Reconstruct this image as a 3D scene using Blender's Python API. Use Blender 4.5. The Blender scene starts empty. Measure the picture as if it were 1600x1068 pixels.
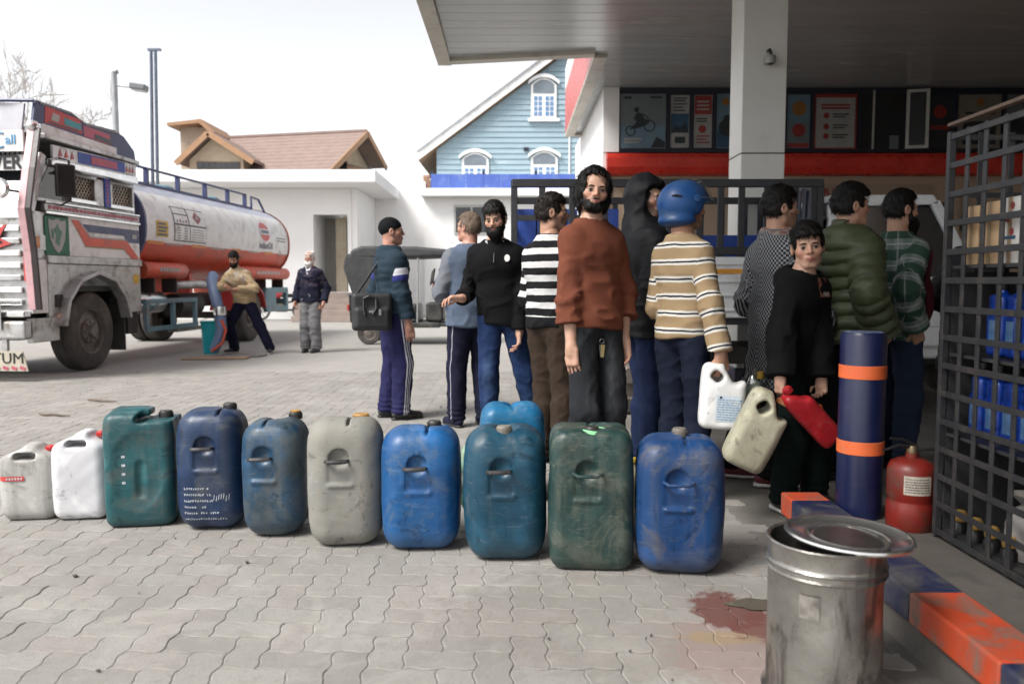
import bpy, bmesh, math, random
import numpy as np
from mathutils import Vector, Matrix, Euler
R = math.radians
SC = bpy.context.scene
COL = SC.collection
random.seed(7)
RNG = np.random.default_rng(11)

# ------------------------------------------------------------------ camera
CAM_H, FPX, PITCH = 1.17, 1250.0, math.atan(93 / 1250.0)
cam = bpy.data.cameras.new('camera')
cam.sensor_width = 36.0
cam.lens = 36.0 * FPX / 1600.0
cam.clip_end = 3000.0
cam.clip_start = 0.05
cam.dof.use_dof = True
cam.dof.focus_distance = 4.2
cam.dof.aperture_fstop = 2.8
camo = bpy.data.objects.new('camera', cam)
camo.location = (0, 0, CAM_H)
camo.rotation_euler = (math.pi / 2 - PITCH, 0, 0)
COL.objects.link(camo)
SC.camera = camo

# ------------------------------------------------------------------ sky, sun, exposure
SUN_ROT, SUN_EL = R(-128), R(50)      # compass direction the light comes from (from +Y, clockwise), elevation
world = bpy.data.worlds.new('World')
SC.world = world
world.use_nodes = True
wt = world.node_tree
for n in list(wt.nodes): wt.nodes.remove(n)
sky = wt.nodes.new('ShaderNodeTexSky')
sky.sky_type = 'NISHITA'
sky.sun_disc = False
sky.sun_elevation = SUN_EL
sky.sun_rotation = SUN_ROT
sky.altitude = 1600
sky.air_density = 1.0
sky.dust_density = 6.0
sky.ozone_density = 1.0
hs = wt.nodes.new('ShaderNodeHueSaturation')
hs.inputs['Saturation'].default_value = 0.12
bg = wt.nodes.new('ShaderNodeBackground')
bg.inputs['Strength'].default_value = 0.085
wo = wt.nodes.new('ShaderNodeOutputWorld')
wt.links.new(sky.outputs[0], hs.inputs['Color'])
wt.links.new(hs.outputs[0], bg.inputs['Color'])
wt.links.new(bg.outputs[0], wo.inputs['Surface'])
sun = bpy.data.lights.new('sun', 'SUN')
sun.energy = 1.5
sun.angle = R(24)
sun.color = (1.0, 0.96, 0.9)
suno = bpy.data.objects.new('sun', sun)
sd = Vector((math.sin(SUN_ROT) * math.cos(SUN_EL), math.cos(SUN_ROT) * math.cos(SUN_EL), math.sin(SUN_EL)))
suno.rotation_euler = (-sd).to_track_quat('-Z', 'Y').to_euler()
suno.location = (0, 0, 30)
COL.objects.link(suno)
vs = SC.view_settings
SC.display_settings.display_device = 'sRGB'
vs.view_transform = 'Standard'
vs.look = 'None'
vs.exposure = 1.7
vs.gamma = 1.0
vs.use_curve_mapping = False

SC.cycles.adaptive_threshold = 0.02
SC.cycles.max_bounces = 6
SC.cycles.diffuse_bounces = 3
SC.cycles.glossy_bounces = 3
SC.cycles.transmission_bounces = 4
SC.cycles.caustics_reflective = False
SC.cycles.caustics_refractive = False
SC.cycles.sample_clamp_indirect = 6.0

# ------------------------------------------------------------------ measuring
CP, SP = math.cos(PITCH), math.sin(PITCH)
def ray(px, py):
    a, b = (px - 800) / FPX, (534 - py) / FPX
    return np.array((a, CP + b * SP, -SP + b * CP))
def at(px, py, Y):
    r = ray(px, py); t = Y / r[1]
    return Vector((r[0] * t, Y, CAM_H + r[2] * t))
def ground(px, py, z=0.0):
    r = ray(px, py); t = (z - CAM_H) / r[2]
    return Vector((r[0] * t, r[1] * t, z))

# ------------------------------------------------------------------ scene objects
def tag(o, label=None, cat=None, group=None, kind=None):
    if label: o['label'] = label
    if cat: o['category'] = cat
    if group: o['group'] = group
    if kind: o['kind'] = kind
    return o
def empty(name, loc=(0, 0, 0), rz=0.0, label=None, cat=None, group=None, parent=None):
    o = bpy.data.objects.new(name, None)
    o.location = loc; o.rotation_euler = (0, 0, rz)
    o.empty_display_size = 0.1
    COL.objects.link(o)
    if parent: o.parent = parent
    return tag(o, label, cat, group)
def link(name, me, mat=None, parent=None, loc=None, rot=None):
    o = bpy.data.objects.new(name, me)
    if mat is not None:
        for m in (mat if isinstance(mat, (list, tuple)) else [mat]): me.materials.append(m)
    COL.objects.link(o)
    if parent: o.parent = parent
    if loc is not None: o.location = loc
    if rot is not None: o.rotation_euler = rot
    return o
def copy_tree(o, parent=None):
    c = o.copy(); COL.objects.link(c); c.parent = parent
    for ch in list(o.children): copy_tree(ch, c)
    return c

class MB:
    """collects simple solids and links them as one mesh object"""
    def __init__(s): s.v = []; s.f = []; s.mi = []; s.cur = 0
    def add(s, vs, fs):
        b = len(s.v); s.v += [tuple(v) for v in vs]
        for f in fs: s.f.append([i + b for i in f]); s.mi.append(s.cur)
        return s
    def box(s, c, d, rot=None):
        x, y, z = d[0] / 2, d[1] / 2, d[2] / 2
        vs = [Vector(p) for p in ((-x, -y, -z), (x, -y, -z), (x, y, -z), (-x, y, -z), (-x, -y, z), (x, -y, z), (x, y, z), (-x, y, z))]
        if rot is not None:
            m = rot if isinstance(rot, Matrix) else Euler(rot).to_matrix()
            vs = [m @ v for v in vs]
        c = Vector(c)
        return s.add([v + c for v in vs], [(0, 3, 2, 1), (4, 5, 6, 7), (0, 1, 5, 4), (1, 2, 6, 5), (2, 3, 7, 6), (3, 0, 4, 7)])
    def bb(s, x0, x1, y0, y1, z0, z1):
        return s.box(((x0 + x1) / 2, (y0 + y1) / 2, (z0 + z1) / 2), (abs(x1 - x0), abs(y1 - y0), abs(z1 - z0)))
    def bar(s, a, b, w, h, up=(0, 0, 1)):
        a, b = Vector(a), Vector(b); d = b - a; L = d.length; d.normalize()
        u = Vector(up)
        if abs(d.dot(u)) > 0.98: u = Vector((0, 1, 0))
        x = d.cross(u).normalized(); z = x.cross(d)
        m = Matrix((x, d, z)).transposed()
        return s.box((a + b) / 2, (w, L, h), m)
    def prism(s, poly, vec):
        """poly: list of 3d points (one plane), extruded along vec"""
        n = len(poly); vec = Vector(vec)
        p = [Vector(q) for q in poly]
        nrm = Vector((0, 0, 0))
        for i in range(n): nrm += p[i].cross(p[(i + 1) % n])
        fl = nrm.dot(vec) > 0
        vs = p + [q + vec for q in p]
        a, b = list(range(n)), [i + n for i in range(n)]
        if fl: a = a[::-1]
        else: b = b[::-1]
        fs = [a, b]
        for i in range(n):
            j = (i + 1) % n
            fs.append((i, j, j + n, i + n) if fl else (j, i, i + n, j + n))
        return s.add(vs, fs)
    def tube(s, pts, r, n=8, caps=True):
        pts = [Vector(p) for p in pts]; m = len(pts)
        rr = r if isinstance(r, (list, tuple)) else [r] * m
        vs = []; up = None
        for i, p in enumerate(pts):
            d = (pts[min(i + 1, m - 1)] - pts[max(i - 1, 0)]).normalized()
            if up is None: up = Vector((0, 0, 1)) if abs(d.z) < 0.9 else Vector((1, 0, 0))
            x = d.cross(up).normalized(); y = x.cross(d).normalized(); up = y
            for k in range(n):
                a = 2 * math.pi * k / n
                vs.append(p + (x * math.cos(a) + y * math.sin(a)) * rr[i])
        fs = []
        for i in range(m - 1):
            for k in range(n):
                l = (k + 1) % n
                fs.append((i * n + k, i * n + l, (i + 1) * n + l, (i + 1) * n + k))
        if caps:
            fs.append(list(range(n))[::-1]); fs.append([(m - 1) * n + k for k in range(n)])
        return s.add(vs, fs)
    def lathe(s, prof, n=24, c=(0, 0, 0), axis='z', caps=False):
        """prof: (r, h) pairs"""
        c = Vector(c); vs = []
        for r, h in prof:
            for k in range(n):
                a = 2 * math.pi * k / n
                x, y = r * math.cos(a), r * math.sin(a)
                p = {'z': (x, y, h), 'x': (h, x, y), 'y': (y, h, x)}[axis]
                vs.append(c + Vector(p))
        fs = []
        for i in range(len(prof) - 1):
            for k in range(n):
                l = (k + 1) % n
                fs.append((i * n + k, i * n + l, (i + 1) * n + l, (i + 1) * n + k))
        if caps:
            fs.append(list(range(n))[::-1]); fs.append([(len(prof) - 1) * n + k for k in range(n)])
        return s.add(vs, fs)
    def build(s, name, mat, parent=None, bevel=0.0, smooth=False, loc=None, rot=None, seg=2, label=None):
        me = bpy.data.meshes.new(name)
        me.from_pydata(s.v, [], s.f)
        if any(s.mi): me.polygons.foreach_set('material_index', s.mi)
        me.update()
        o = link(name, me, mat, parent, loc, rot)
        if smooth: shade(me)
        if bevel:
            b = o.modifiers.new('bevel', 'BEVEL'); b.width = bevel; b.segments = seg
            b.limit_method = 'ANGLE'; b.angle_limit = R(35); b.harden_normals = False
        if label: o['label'] = label
        return o
def shade(me, ang=40):
    me.polygons.foreach_set('use_smooth', [True] * len(me.polygons))
    try: me.set_sharp_from_angle(angle=R(ang))
    except Exception: pass

def text(name, body, size, mat, parent, loc, rot, extrude=0.001, align='CENTER', sx=1.0, bold=0.0):
    cu = bpy.data.curves.new('t', 'FONT'); cu.body = body; cu.size = size; cu.extrude = extrude
    cu.align_x = align; cu.align_y = 'CENTER'; cu.resolution_u = 2; cu.offset = bold
    t = bpy.data.objects.new('t', cu); COL.objects.link(t)
    bpy.context.view_layer.update()
    dg = bpy.context.evaluated_depsgraph_get()
    me = bpy.data.meshes.new_from_object(t.evaluated_get(dg))
    bpy.data.objects.remove(t)
    me.materials.clear(); me.name = name
    o = link(name, me, mat, parent, loc, rot)
    o.scale = (sx, 1, 1)
    return o

# ------------------------------------------------------------------ materials
class NT:
    def __init__(s, name):
        s.m = bpy.data.materials.new(name); s.m.use_nodes = True
        s.t = s.m.node_tree
        for n in list(s.t.nodes): s.t.nodes.remove(n)
        s.out = s.t.nodes.new('ShaderNodeOutputMaterial')
    def n(s, typ, props=None, **inp):
        nd = s.t.nodes.new('ShaderNode' + typ)
        for k, v in (props or {}).items(): setattr(nd, k, v)
        for k, v in inp.items():
            key = int(k[1:]) if k[0] == '_' and k[1:].isdigit() else k.replace('_', ' ')
            s.set(nd.inputs[key], v)
        return nd
    def set(s, sock, v):
        if isinstance(v, bpy.types.NodeSocket): s.t.links.new(v, sock)
        elif isinstance(v, bpy.types.Node): s.t.links.new(v.outputs[0], sock)
        else:
            if sock.type == 'RGBA' and len(v) == 3: v = (*v, 1)
            sock.default_value = v
    def math(s, op, a, b=None, c=None, clamp=False):
        nd = s.n('Math', {'operation': op, 'use_clamp': clamp}, _0=a)
        if b is not None: s.set(nd.inputs[1], b)
        if c is not None: s.set(nd.inputs[2], c)
        return nd.outputs[0]
    def mix(s, f, a, b, blend='MIX'):
        nd = s.n('Mix', {'data_type': 'RGBA', 'blend_type': blend})
        s.set(nd.inputs[0], f); s.set(nd.inputs[6], a); s.set(nd.inputs[7], b)
        return nd.outputs[2]
    def ramp(s, f, lo, hi):
        return s.n('MapRange', {'clamp': True, 'interpolation_type': 'SMOOTHSTEP'}, Value=f, From_Min=lo, From_Max=hi).outputs[0]
    def noise(s, vec, scale, detail=3, rough=0.55, dist=0.0):
        return s.n('TexNoise', None, Vector=vec, Scale=scale, Detail=detail, Roughness=rough, Distortion=dist).outputs[0]
    def attr(s, name, typ='GEOMETRY'):
        return s.n('Attribute', {'attribute_name': name, 'attribute_type': typ})
    def mapv(s, vec, sc=(1, 1, 1), loc=(0, 0, 0)):
        return s.n('Mapping', None, Vector=vec, Location=loc, Scale=sc).outputs[0]
    def bsdf(s, **k):
        b = s.n('BsdfPrincipled', None, **k); s.t.links.new(b.outputs[0], s.out.inputs['Surface']); return b
    def bump(s, h, strength=0.3, dist=0.01):
        return s.n('Bump', None, Height=h, Strength=strength, Distance=dist).outputs[0]

MATS = {}
def sh(v):  # sRGB 0..255 -> linear
    r = []
    for c in v:
        c = c / 255.0
        r.append(c / 12.92 if c <= 0.04045 else ((c + 0.055) / 1.055) ** 2.4)
    return tuple(r)
def mat(name, col, col2=None, nscale=4.0, rough=0.55, metal=0.0, bump=0.0, bscale=60.0, dirt=None, dscale=3.0, damt=0.5, rvar=0.1, coord='Object', stretch=(1, 1, 1), spec=0.5, coat=0.0, trans=0.0):
    """procedural surface: two colours mixed by noise, a dirt layer, fine relief and uneven gloss"""
    if name in MATS: return MATS[name]
    t = NT(name)
    tc = t.n('TexCoord').outputs[coord]
    tc = t.mapv(tc, stretch)
    n1 = t.noise(tc, nscale, 4)
    c2 = col2 if col2 is not None else tuple(c * 0.82 for c in col)
    c = t.mix(t.ramp(n1, 0.3, 0.7), col, c2)
    r = t.math('MULTIPLY_ADD', t.noise(tc, nscale * 3.1, 3), rvar * 2, rough - rvar)
    if dirt is not None:
        d = t.ramp(t.noise(tc, dscale, 6, 0.65, 0.4), 0.62 - damt * 0.35, 0.9 - damt * 0.3)
        c = t.mix(d, c, dirt)
        r = t.math('MAXIMUM', r, t.math('MULTIPLY', d, 0.8))
    k = dict(Base_Color=c, Roughness=r, Metallic=metal, Specular_IOR_Level=spec)
    if coat: k['Coat_Weight'] = coat; k['Coat_Roughness'] = 0.08
    if trans: k['Transmission_Weight'] = trans
    if bump: k['Normal'] = t.bump(t.noise(tc, bscale, 4), bump, 0.006)
    t.bsdf(**k)
    MATS[name] = t.m
    return t.m

# ------------------------------------------------------------------ distance-field modelling (numpy)
def nrm(v): v = np.asarray(v, float); return v / (np.linalg.norm(v) + 1e-9)
def sd_cone(p, a, b, ra, rb, sq=None):
    a = np.asarray(a, float); b = np.asarray(b, float)
    pa = p - a; ba = b - a
    if sq is not None:                       # flatten across one direction
        d, f = sq; d = np.asarray(d, float)
        pa = pa + (pa @ d)[:, None] * d * (1 / f - 1)
        ba = ba + (ba @ d) * d * (1 / f - 1)
    t = np.clip((pa @ ba) / (ba @ ba + 1e-12), 0, 1)
    q = pa - t[:, None] * ba
    return (np.sqrt(np.einsum('ij,ij->i', q, q)) - (ra + (rb - ra) * t)) * (1 if sq is None else max(sq[1], 0.75))
def sd_ell(p, c, r, M=None):
    q = p - np.asarray(c, float)
    if M is not None: q = q @ M
    r = np.asarray(r, float)
    k0 = np.sqrt((((q / r)) ** 2).sum(1)); k1 = np.sqrt(((q / r ** 2) ** 2).sum(1)) + 1e-9
    return np.where(k0 < 1e-4, -r.min(), k0 * (k0 - 1.0) / k1)
def sd_rbox(p, c, h, r, M=None):
    q = p - np.asarray(c, float)
    if M is not None: q = q @ M
    q = np.abs(q) - (np.asarray(h, float) - r)
    return np.sqrt((np.maximum(q, 0) ** 2).sum(1)) + np.minimum(q.max(1), 0) - r
def smin(a, b, k):
    if k <= 0: return np.minimum(a, b)
    h = np.maximum(k - np.abs(a - b), 0) / k
    return np.minimum(a, b) - h * h * k * 0.25
def smax(a, b, k): return -smin(-a, -b, k)
def mesh_sdf(f, lo, hi, h):
    """sparse evaluation + naive surface nets; returns verts (n,3), quads (m,4)"""
    lo = np.asarray(lo, float); hi = np.asarray(hi, float)
    B = 8
    nb = np.ceil((hi - lo) / (h * B)).astype(int) + 1
    n = nb * B + 1
    V = np.full(tuple(n), 1.0, np.float32)
    bi = np.stack(np.meshgrid(*[np.arange(k) for k in nb], indexing='ij'), -1).reshape(-1, 3)
    cen = lo + (bi * B + B / 2) * h
    dc = f(cen)
    rad = h * B * 0.87 * 1.6 + 0.004
    live = np.abs(dc) < rad
    for (i, j, k), d in zip(bi[~live], dc[~live]):
        if d < 0: V[i * B:i * B + B + 1, j * B:j * B + B + 1, k * B:k * B + B + 1] = -1.0
    o = np.stack(np.meshgrid(*[np.arange(B + 1)] * 3, indexing='ij'), -1).reshape(-1, 3)
    L = bi[live]
    for s in range(0, len(L), 160):
        g = (L[s:s + 160, None, :] * B + o[None]).reshape(-1, 3)
        V[g[:, 0], g[:, 1], g[:, 2]] = f(lo + g * h)
    S = V < 0
    c8 = [(0, 0, 0), (1, 0, 0), (0, 1, 0), (1, 1, 0), (0, 0, 1), (1, 0, 1), (0, 1, 1), (1, 1, 1)]
    nx, ny, nz = n - 1
    sub = lambda a, c: a[c[0]:c[0] + nx, c[1]:c[1] + ny, c[2]:c[2] + nz]
    cnt = sum(sub(S, c).astype(np.int8) for c in c8)
    act = (cnt > 0) & (cnt < 8)
    I = np.argwhere(act)
    if len(I) == 0: return np.zeros((0, 3)), np.zeros((0, 4), int)
    idx = -np.ones(act.shape, np.int64); idx[act] = np.arange(len(I))
    vals = np.stack([V[I[:, 0] + c[0], I[:, 1] + c[1], I[:, 2] + c[2]] for c in c8], 1)
    acc = np.zeros((len(I), 3)); num = np.zeros(len(I))
    C8 = np.array(c8, float)
    for a in range(8):
        for b in range(a + 1, 8):
            if abs(C8[a] - C8[b]).sum() != 1: continue
            va, vb = vals[:, a], vals[:, b]
            m = (va < 0) != (vb < 0)
            t = np.where(m, va / np.where(m, va - vb, 1), 0)
            acc += np.where(m[:, None], C8[a] + t[:, None] * (C8[b] - C8[a]), 0); num += m
    verts = lo + (I + acc / num[:, None]) * h
    quads = []
    for ax in range(3):
        u, w = [k for k in range(3) if k != ax]
        sl0 = [slice(0, -1) if k == ax else slice(1, -1) for k in range(3)]
        sl1 = [slice(1, None) if k == ax else slice(1, -1) for k in range(3)]
        a, b = S[tuple(sl0)], S[tuple(sl1)]
        E = np.argwhere(a != b)
        if len(E) == 0: continue
        ins = a[E[:, 0], E[:, 1], E[:, 2]]
        E = E.copy(); E[:, u] += 1; E[:, w] += 1
        q = []
        for du, dw in ((-1, -1), (0, -1), (0, 0), (-1, 0)):
            g = E.copy(); g[:, u] += du; g[:, w] += dw
            q.append(idx[g[:, 0], g[:, 1], g[:, 2]])
        q = np.stack(q, 1)
        flip = ins if ax != 1 else ~ins
        q[~flip] = q[~flip][:, ::-1]
        quads.append(q)
    quads = np.concatenate(quads)
    quads = quads[(quads >= 0).all(1)]
    return verts, quads
def np_mesh(name, V, F, attrs=None, smooth=True):
    me = bpy.data.meshes.new(name)
    me.vertices.add(len(V)); me.vertices.foreach_set('co', np.asarray(V, np.float32).ravel())
    k = F.shape[1]
    me.loops.add(len(F) * k); me.loops.foreach_set('vertex_index', F.astype(np.int32).ravel())
    me.polygons.add(len(F)); me.polygons.foreach_set('loop_start', np.arange(0, len(F) * k, k, dtype=np.int32))
    me.update(calc_edges=True)
    if smooth: me.polygons.foreach_set('use_smooth', np.ones(len(F), bool))
    for a, v in (attrs or {}).items():
        at_ = me.attributes.new(a, 'FLOAT', 'POINT'); at_.data.foreach_set('value', np.asarray(v, np.float32))
    me.validate()
    return me
def creases(p, f, seed, sharp=4.0):
    """sharp ridges along the zero lines of a smooth field: reads as folds in cloth"""
    return (1 - np.minimum(np.abs(wob(p, f, seed)), 1)) ** sharp
def wob(p, f, seed):
    """cheap smooth pseudo-noise, about -1..1"""
    r = np.random.default_rng(seed); s = np.zeros(len(p))
    for i in range(4):
        k = r.normal(size=3); k /= np.linalg.norm(k)
        s += np.sin(p @ (k * f * (1 + 0.7 * i)) + r.uniform(0, 6.28) + 1.3 * np.sin(p @ (r.normal(size=3) * f * 0.35))) / (1 + 0.5 * i)
    return s / 2.2
# ------------------------------------------------------------------ ground
def ground_material():
    t = NT('yard_concrete')
    g = t.n('NewGeometry').outputs['Position']
    br = t.n('TexBrick', {'offset': 0.5}, Vector=g, Color1=(0.28, 0.27, 0.255, 1), Color2=(0.32, 0.308, 0.292, 1), Mortar=(0.25, 0.24, 0.225, 1),
             Scale=1.0, Mortar_Size=0.006, Mortar_Smooth=0.6, Brick_Width=0.22, Row_Height=0.11)
    sep = t.n('SeparateXYZ', None, Vector=g)
    n0 = t.noise(g, 0.35, 5, 0.6)
    n1 = t.noise(g, 2.2, 6, 0.65)
    plain = t.mix(t.ramp(n1, 0.3, 0.7), (0.35, 0.337, 0.315), (0.29, 0.28, 0.262))
    # paving in the yard, bare worn concrete under the forecourt roof
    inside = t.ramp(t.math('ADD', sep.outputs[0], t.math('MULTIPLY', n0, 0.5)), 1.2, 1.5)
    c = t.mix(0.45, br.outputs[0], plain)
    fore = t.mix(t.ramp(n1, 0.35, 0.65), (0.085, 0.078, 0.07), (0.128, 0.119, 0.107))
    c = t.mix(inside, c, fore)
    stain = t.ramp(t.noise(g, 0.9, 7, 0.7, 0.6), 0.56, 0.74)
    c = t.mix(t.math('MULTIPLY', stain, 0.35), c, (0.17, 0.16, 0.15))
    spots = t.ramp(t.noise(g, 9.0, 3, 0.5), 0.70, 0.76)
    c = t.mix(t.math('MULTIPLY', spots, 0.5), c, (0.10, 0.095, 0.09))
    t.bsdf(Base_Color=c, Roughness=t.math('MULTIPLY_ADD', n1, 0.25, 0.68), Normal=t.bump(t.math('ADD', t.noise(g, 90, 4), t.math('MULTIPLY', br.outputs['Fac'], -0.8)), 0.35, 0.006))
    return t.m
m_ground = ground_material()
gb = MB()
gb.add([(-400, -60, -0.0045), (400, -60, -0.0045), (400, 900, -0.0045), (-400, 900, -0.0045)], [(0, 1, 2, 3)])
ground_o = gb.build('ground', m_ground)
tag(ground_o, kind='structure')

def paver_material():
    t = NT('paver_concrete')
    g = t.n('NewGeometry').outputs['Position']
    tint = t.math('ADD', t.attr('tint').outputs['Fac'], t.attr('tint', 'OBJECT').outputs['Fac'])
    red = t.math('ADD', t.attr('paint').outputs['Fac'], t.attr('paint', 'OBJECT').outputs['Fac'])
    wn = t.n('TexWhiteNoise', {'noise_dimensions': '1D'}, W=t.math('MULTIPLY', tint, 91.7)).outputs['Value']
    c = t.mix(wn, (0.225, 0.214, 0.198), (0.292, 0.279, 0.26))
    c = t.mix(t.math('MULTIPLY', t.ramp(tint, 0.74, 0.82), 0.35), c, (0.30, 0.262, 0.248))
    c = t.mix(t.math('MULTIPLY', t.ramp(tint, 0.24, 0.16), 0.45), c, (0.27, 0.27, 0.262))
    n1 = t.noise(g, 6.0, 6, 0.65)
    c = t.mix(t.math('MULTIPLY', t.ramp(n1, 0.35, 0.75), 0.5), c, (0.285, 0.27, 0.25))
    fine = t.noise(g, 120.0, 4, 0.7)
    c = t.mix(t.math('MULTIPLY', t.ramp(fine, 0.52, 0.66), 0.6), c, (0.17, 0.16, 0.148))
    c = t.mix(t.math('MULTIPLY', t.ramp(t.noise(g, 17.0, 6, 0.7, 0.8), 0.50, 0.62), 0.35), c, (0.19, 0.178, 0.162))
    pits = t.ramp(t.noise(g, 38.0, 2, 0.5), 0.70, 0.76)
    c = t.mix(t.math('MULTIPLY', pits, 0.6), c, (0.15, 0.14, 0.13))
    big = t.ramp(t.noise(g, 0.9, 7, 0.68, 0.8), 0.47, 0.62)
    c = t.mix(t.math('MULTIPLY', big, 0.45), c, (0.205, 0.195, 0.18))
    dust = t.ramp(t.noise(g, 2.3, 7, 0.7, 0.6), 0.50, 0.64)
    c = t.mix(t.math('MULTIPLY', dust, 0.55), c, (0.335, 0.32, 0.298))
    # old dull red paint spilt beside the drum, worn at its edges, and an ochre rust run next to it
    def spill(cx, cy, rx, ry, col, c, k, rag):
        q = t.mapv(g, (1 / rx, 1 / ry, 0), (-cx / rx, -cy / ry, 0))
        ln = t.n('VectorMath', {'operation': 'LENGTH'}, _0=q).outputs['Value']
        e = t.math('ADD', ln, t.math('MULTIPLY_ADD', t.noise(g, 14.0, 6, 0.7, 0.5), rag, -rag * 0.5))
        return t.mix(t.math('MULTIPLY', t.ramp(e, 1.0, 0.72), k), c, col)
    c = spill(0.55, 2.75, 0.9, 0.55, (0.15, 0.135, 0.12), c, 0.30, 1.4)
    c = spill(-1.6, 5.4, 1.6, 0.5, (0.19, 0.182, 0.17), c, 0.35, 1.5)
    c = spill(0.80, 2.46, 0.34, 0.34, (0.25, 0.155, 0.14), c, 0.42, 1.6)
    c = spill(0.70, 2.57, 0.16, 0.06, (0.26, 0.19, 0.09), c, 0.55, 1.5)
    c = spill(0.77, 2.79, 0.14, 0.19, (0.105, 0.034, 0.027), c, 0.9, 1.5)
    c = spill(0.88, 2.64, 0.16, 0.12, (0.115, 0.040, 0.032), c, 0.85, 1.5)
    h = t.math('ADD', t.noise(g, 70, 5, 0.7), t.math('MULTIPLY', pits, -0.5))
    t.bsdf(Base_Color=c, Roughness=t.math('MULTIPLY_ADD', n1, 0.2, 0.7), Normal=t.bump(h, 0.4, 0.005))
    return t.m
m_paver = paver_material()
U = 0.112
def zig(t):
    u = (t % 1.0)
    return 0.058 * math.sin(2 * math.pi * u)
def paver_outline(w, h, inset, seg=5):
    pts = []
    x0, x1, y0, y1 = inset, w - inset, inset, h - inset
    def line(ax, ay, bx, by, n):
        for i in range(n): pts.append((ax + (bx - ax) * i / n, ay + (by - ay) * i / n))
    line(x0, y0, x1, y0, seg * w); line(x1, y0, x1, y1, seg * h); line(x1, y1, x0, y1, seg * w); line(x0, y1, x0, y0, seg * h)
    return [((x + zig(y)) * U, (y + zig(x)) * U) for x, y in pts]
def paver_geo(w, h):
    a = paver_outline(w, h, 0.007); b = paver_outline(w, h, 0.040); n = len(a)
    vs = [(x, y, -0.03) for x, y in a] + [(x, y, -0.0020) for x, y in a] + [(x, y, 0.0) for x, y in b]
    fs = []
    for i in range(n):
        j = (i + 1) % n
        fs.append((i, j, n + j, n + i)); fs.append((n + i, n + j, 2 * n + j, 2 * n + i))
    fs.append(list(range(2 * n, 3 * n)))
    return vs, fs
pav_geo = [paver_geo(2, 1), paver_geo(1, 2)]
pav_me = []
for k in range(2):
    me = bpy.data.meshes.new('paver'); me.from_pydata(pav_geo[k][0], [], pav_geo[k][1]); me.materials.append(m_paver); pav_me.append(me)
cells = []
for j in range(int(1.9 / U), int(10.5 / U)):
    y = j * U
    for i in range(int((-0.68 * y - 0.5) / U), int(1.22 / U)):
        r = (i - j) % 4
        if r == 0: cells.append((i, j, 0))
        elif r == 3: cells.append((i, j, 1))
def paint_of(x, y):
    d = math.hypot((x - 0.86) / 0.30, (y - 2.62) / 0.34)
    if d < 1 and random.random() < 0.75: return 1.0 if random.random() < 0.6 else 0.35
    if math.hypot((x - 0.62) / 0.22, (y - 2.50) / 0.2) < 1: return 2.0 if random.random() < 0.5 else 0.3
    return 0.22 if (math.hypot((x - 0.6) / 0.7, (y - 2.5) / 0.6) < 1 and random.random() < 0.35) else 0.0
def in_frame(x, y):
    return y > 2.16 and abs(x) < 0.645 * y + 0.12
cells.sort(key=lambda c: 0 if in_frame(c[0] * U + U / 2, c[1] * U + U / 2) else 1)
near = sorted([c for c in cells if in_frame(c[0] * U + U / 2, c[1] * U + U / 2)], key=lambda c: c[1] * U)[:300]
nearset = set(near)
for (i, j, k) in near:
    o = bpy.data.objects.new('paver', pav_me[k]); COL.objects.link(o); o.parent = ground_o
    x, y = i * U, j * U
    o.location = (x, y, random.uniform(-0.0008, 0.0010))
    o.rotation_euler = (random.gauss(0, 0.004), random.gauss(0, 0.004), random.gauss(0, 0.004))
    o['tint'] = random.random(); o['paint'] = 0.0
pv, pf, pt, pp = [], [], [], []
for c in cells:
    if c in nearset: continue
    i, j, k = c; vs, fs = pav_geo[k]; b = len(pv)
    x, y, dz = i * U, j * U, random.uniform(-0.0008, 0.0010)
    ax, ay = random.gauss(0, 0.004), random.gauss(0, 0.004)
    pv += [(vx + x, vy + y, vz + dz + ax * vx + ay * vy) for vx, vy, vz in vs]
    pf += [[q + b for q in f] for f in fs]
    t_, p_ = random.random(), 0.0
    pt += [t_] * len(fs); pp += [p_] * len(fs)
me = bpy.data.meshes.new('pavers'); me.from_pydata(pv, [], pf)
for nm, dat in (('tint', pt), ('paint', pp)):
    a_ = me.attributes.new(nm, 'FLOAT', 'FACE'); a_.data.foreach_set('value', dat)
po = link('pavers', me, m_paver, ground_o)
tag(po, kind='stuff')

# shallow puddle by the drum
def blob_sheet(name, cx, cy, rx, ry, z, m, seed, label, cat, n=40, rough=0.25):
    r = random.Random(seed); ph = [r.uniform(0, 6.28) for _ in range(5)]
    vs = []
    for k in range(n):
        a = 2 * math.pi * k / n
        s = 1 + rough * (math.sin(2 * a + ph[0]) * 0.5 + math.sin(3 * a + ph[1]) * 0.5 + math.sin(5 * a + ph[2]) * 0.35 + math.sin(9 * a + ph[3]) * 0.2)
        vs.append((cx + rx * s * math.cos(a), cy + ry * s * math.sin(a), z))
    mb = MB(); mb.add(vs, [list(range(n))])
    o = mb.build(name, m); return tag(o, label, cat)
m_puddle = mat('oily_water', (0.05, 0.042, 0.035), (0.075, 0.06, 0.048), 5, rough=0.07, rvar=0.04)
pdl = blob_sheet('puddle', 0.885, 2.83, 0.10, 0.05, 0.0045, m_puddle, 5, None, None)
tag(pdl, kind='structure')
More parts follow.
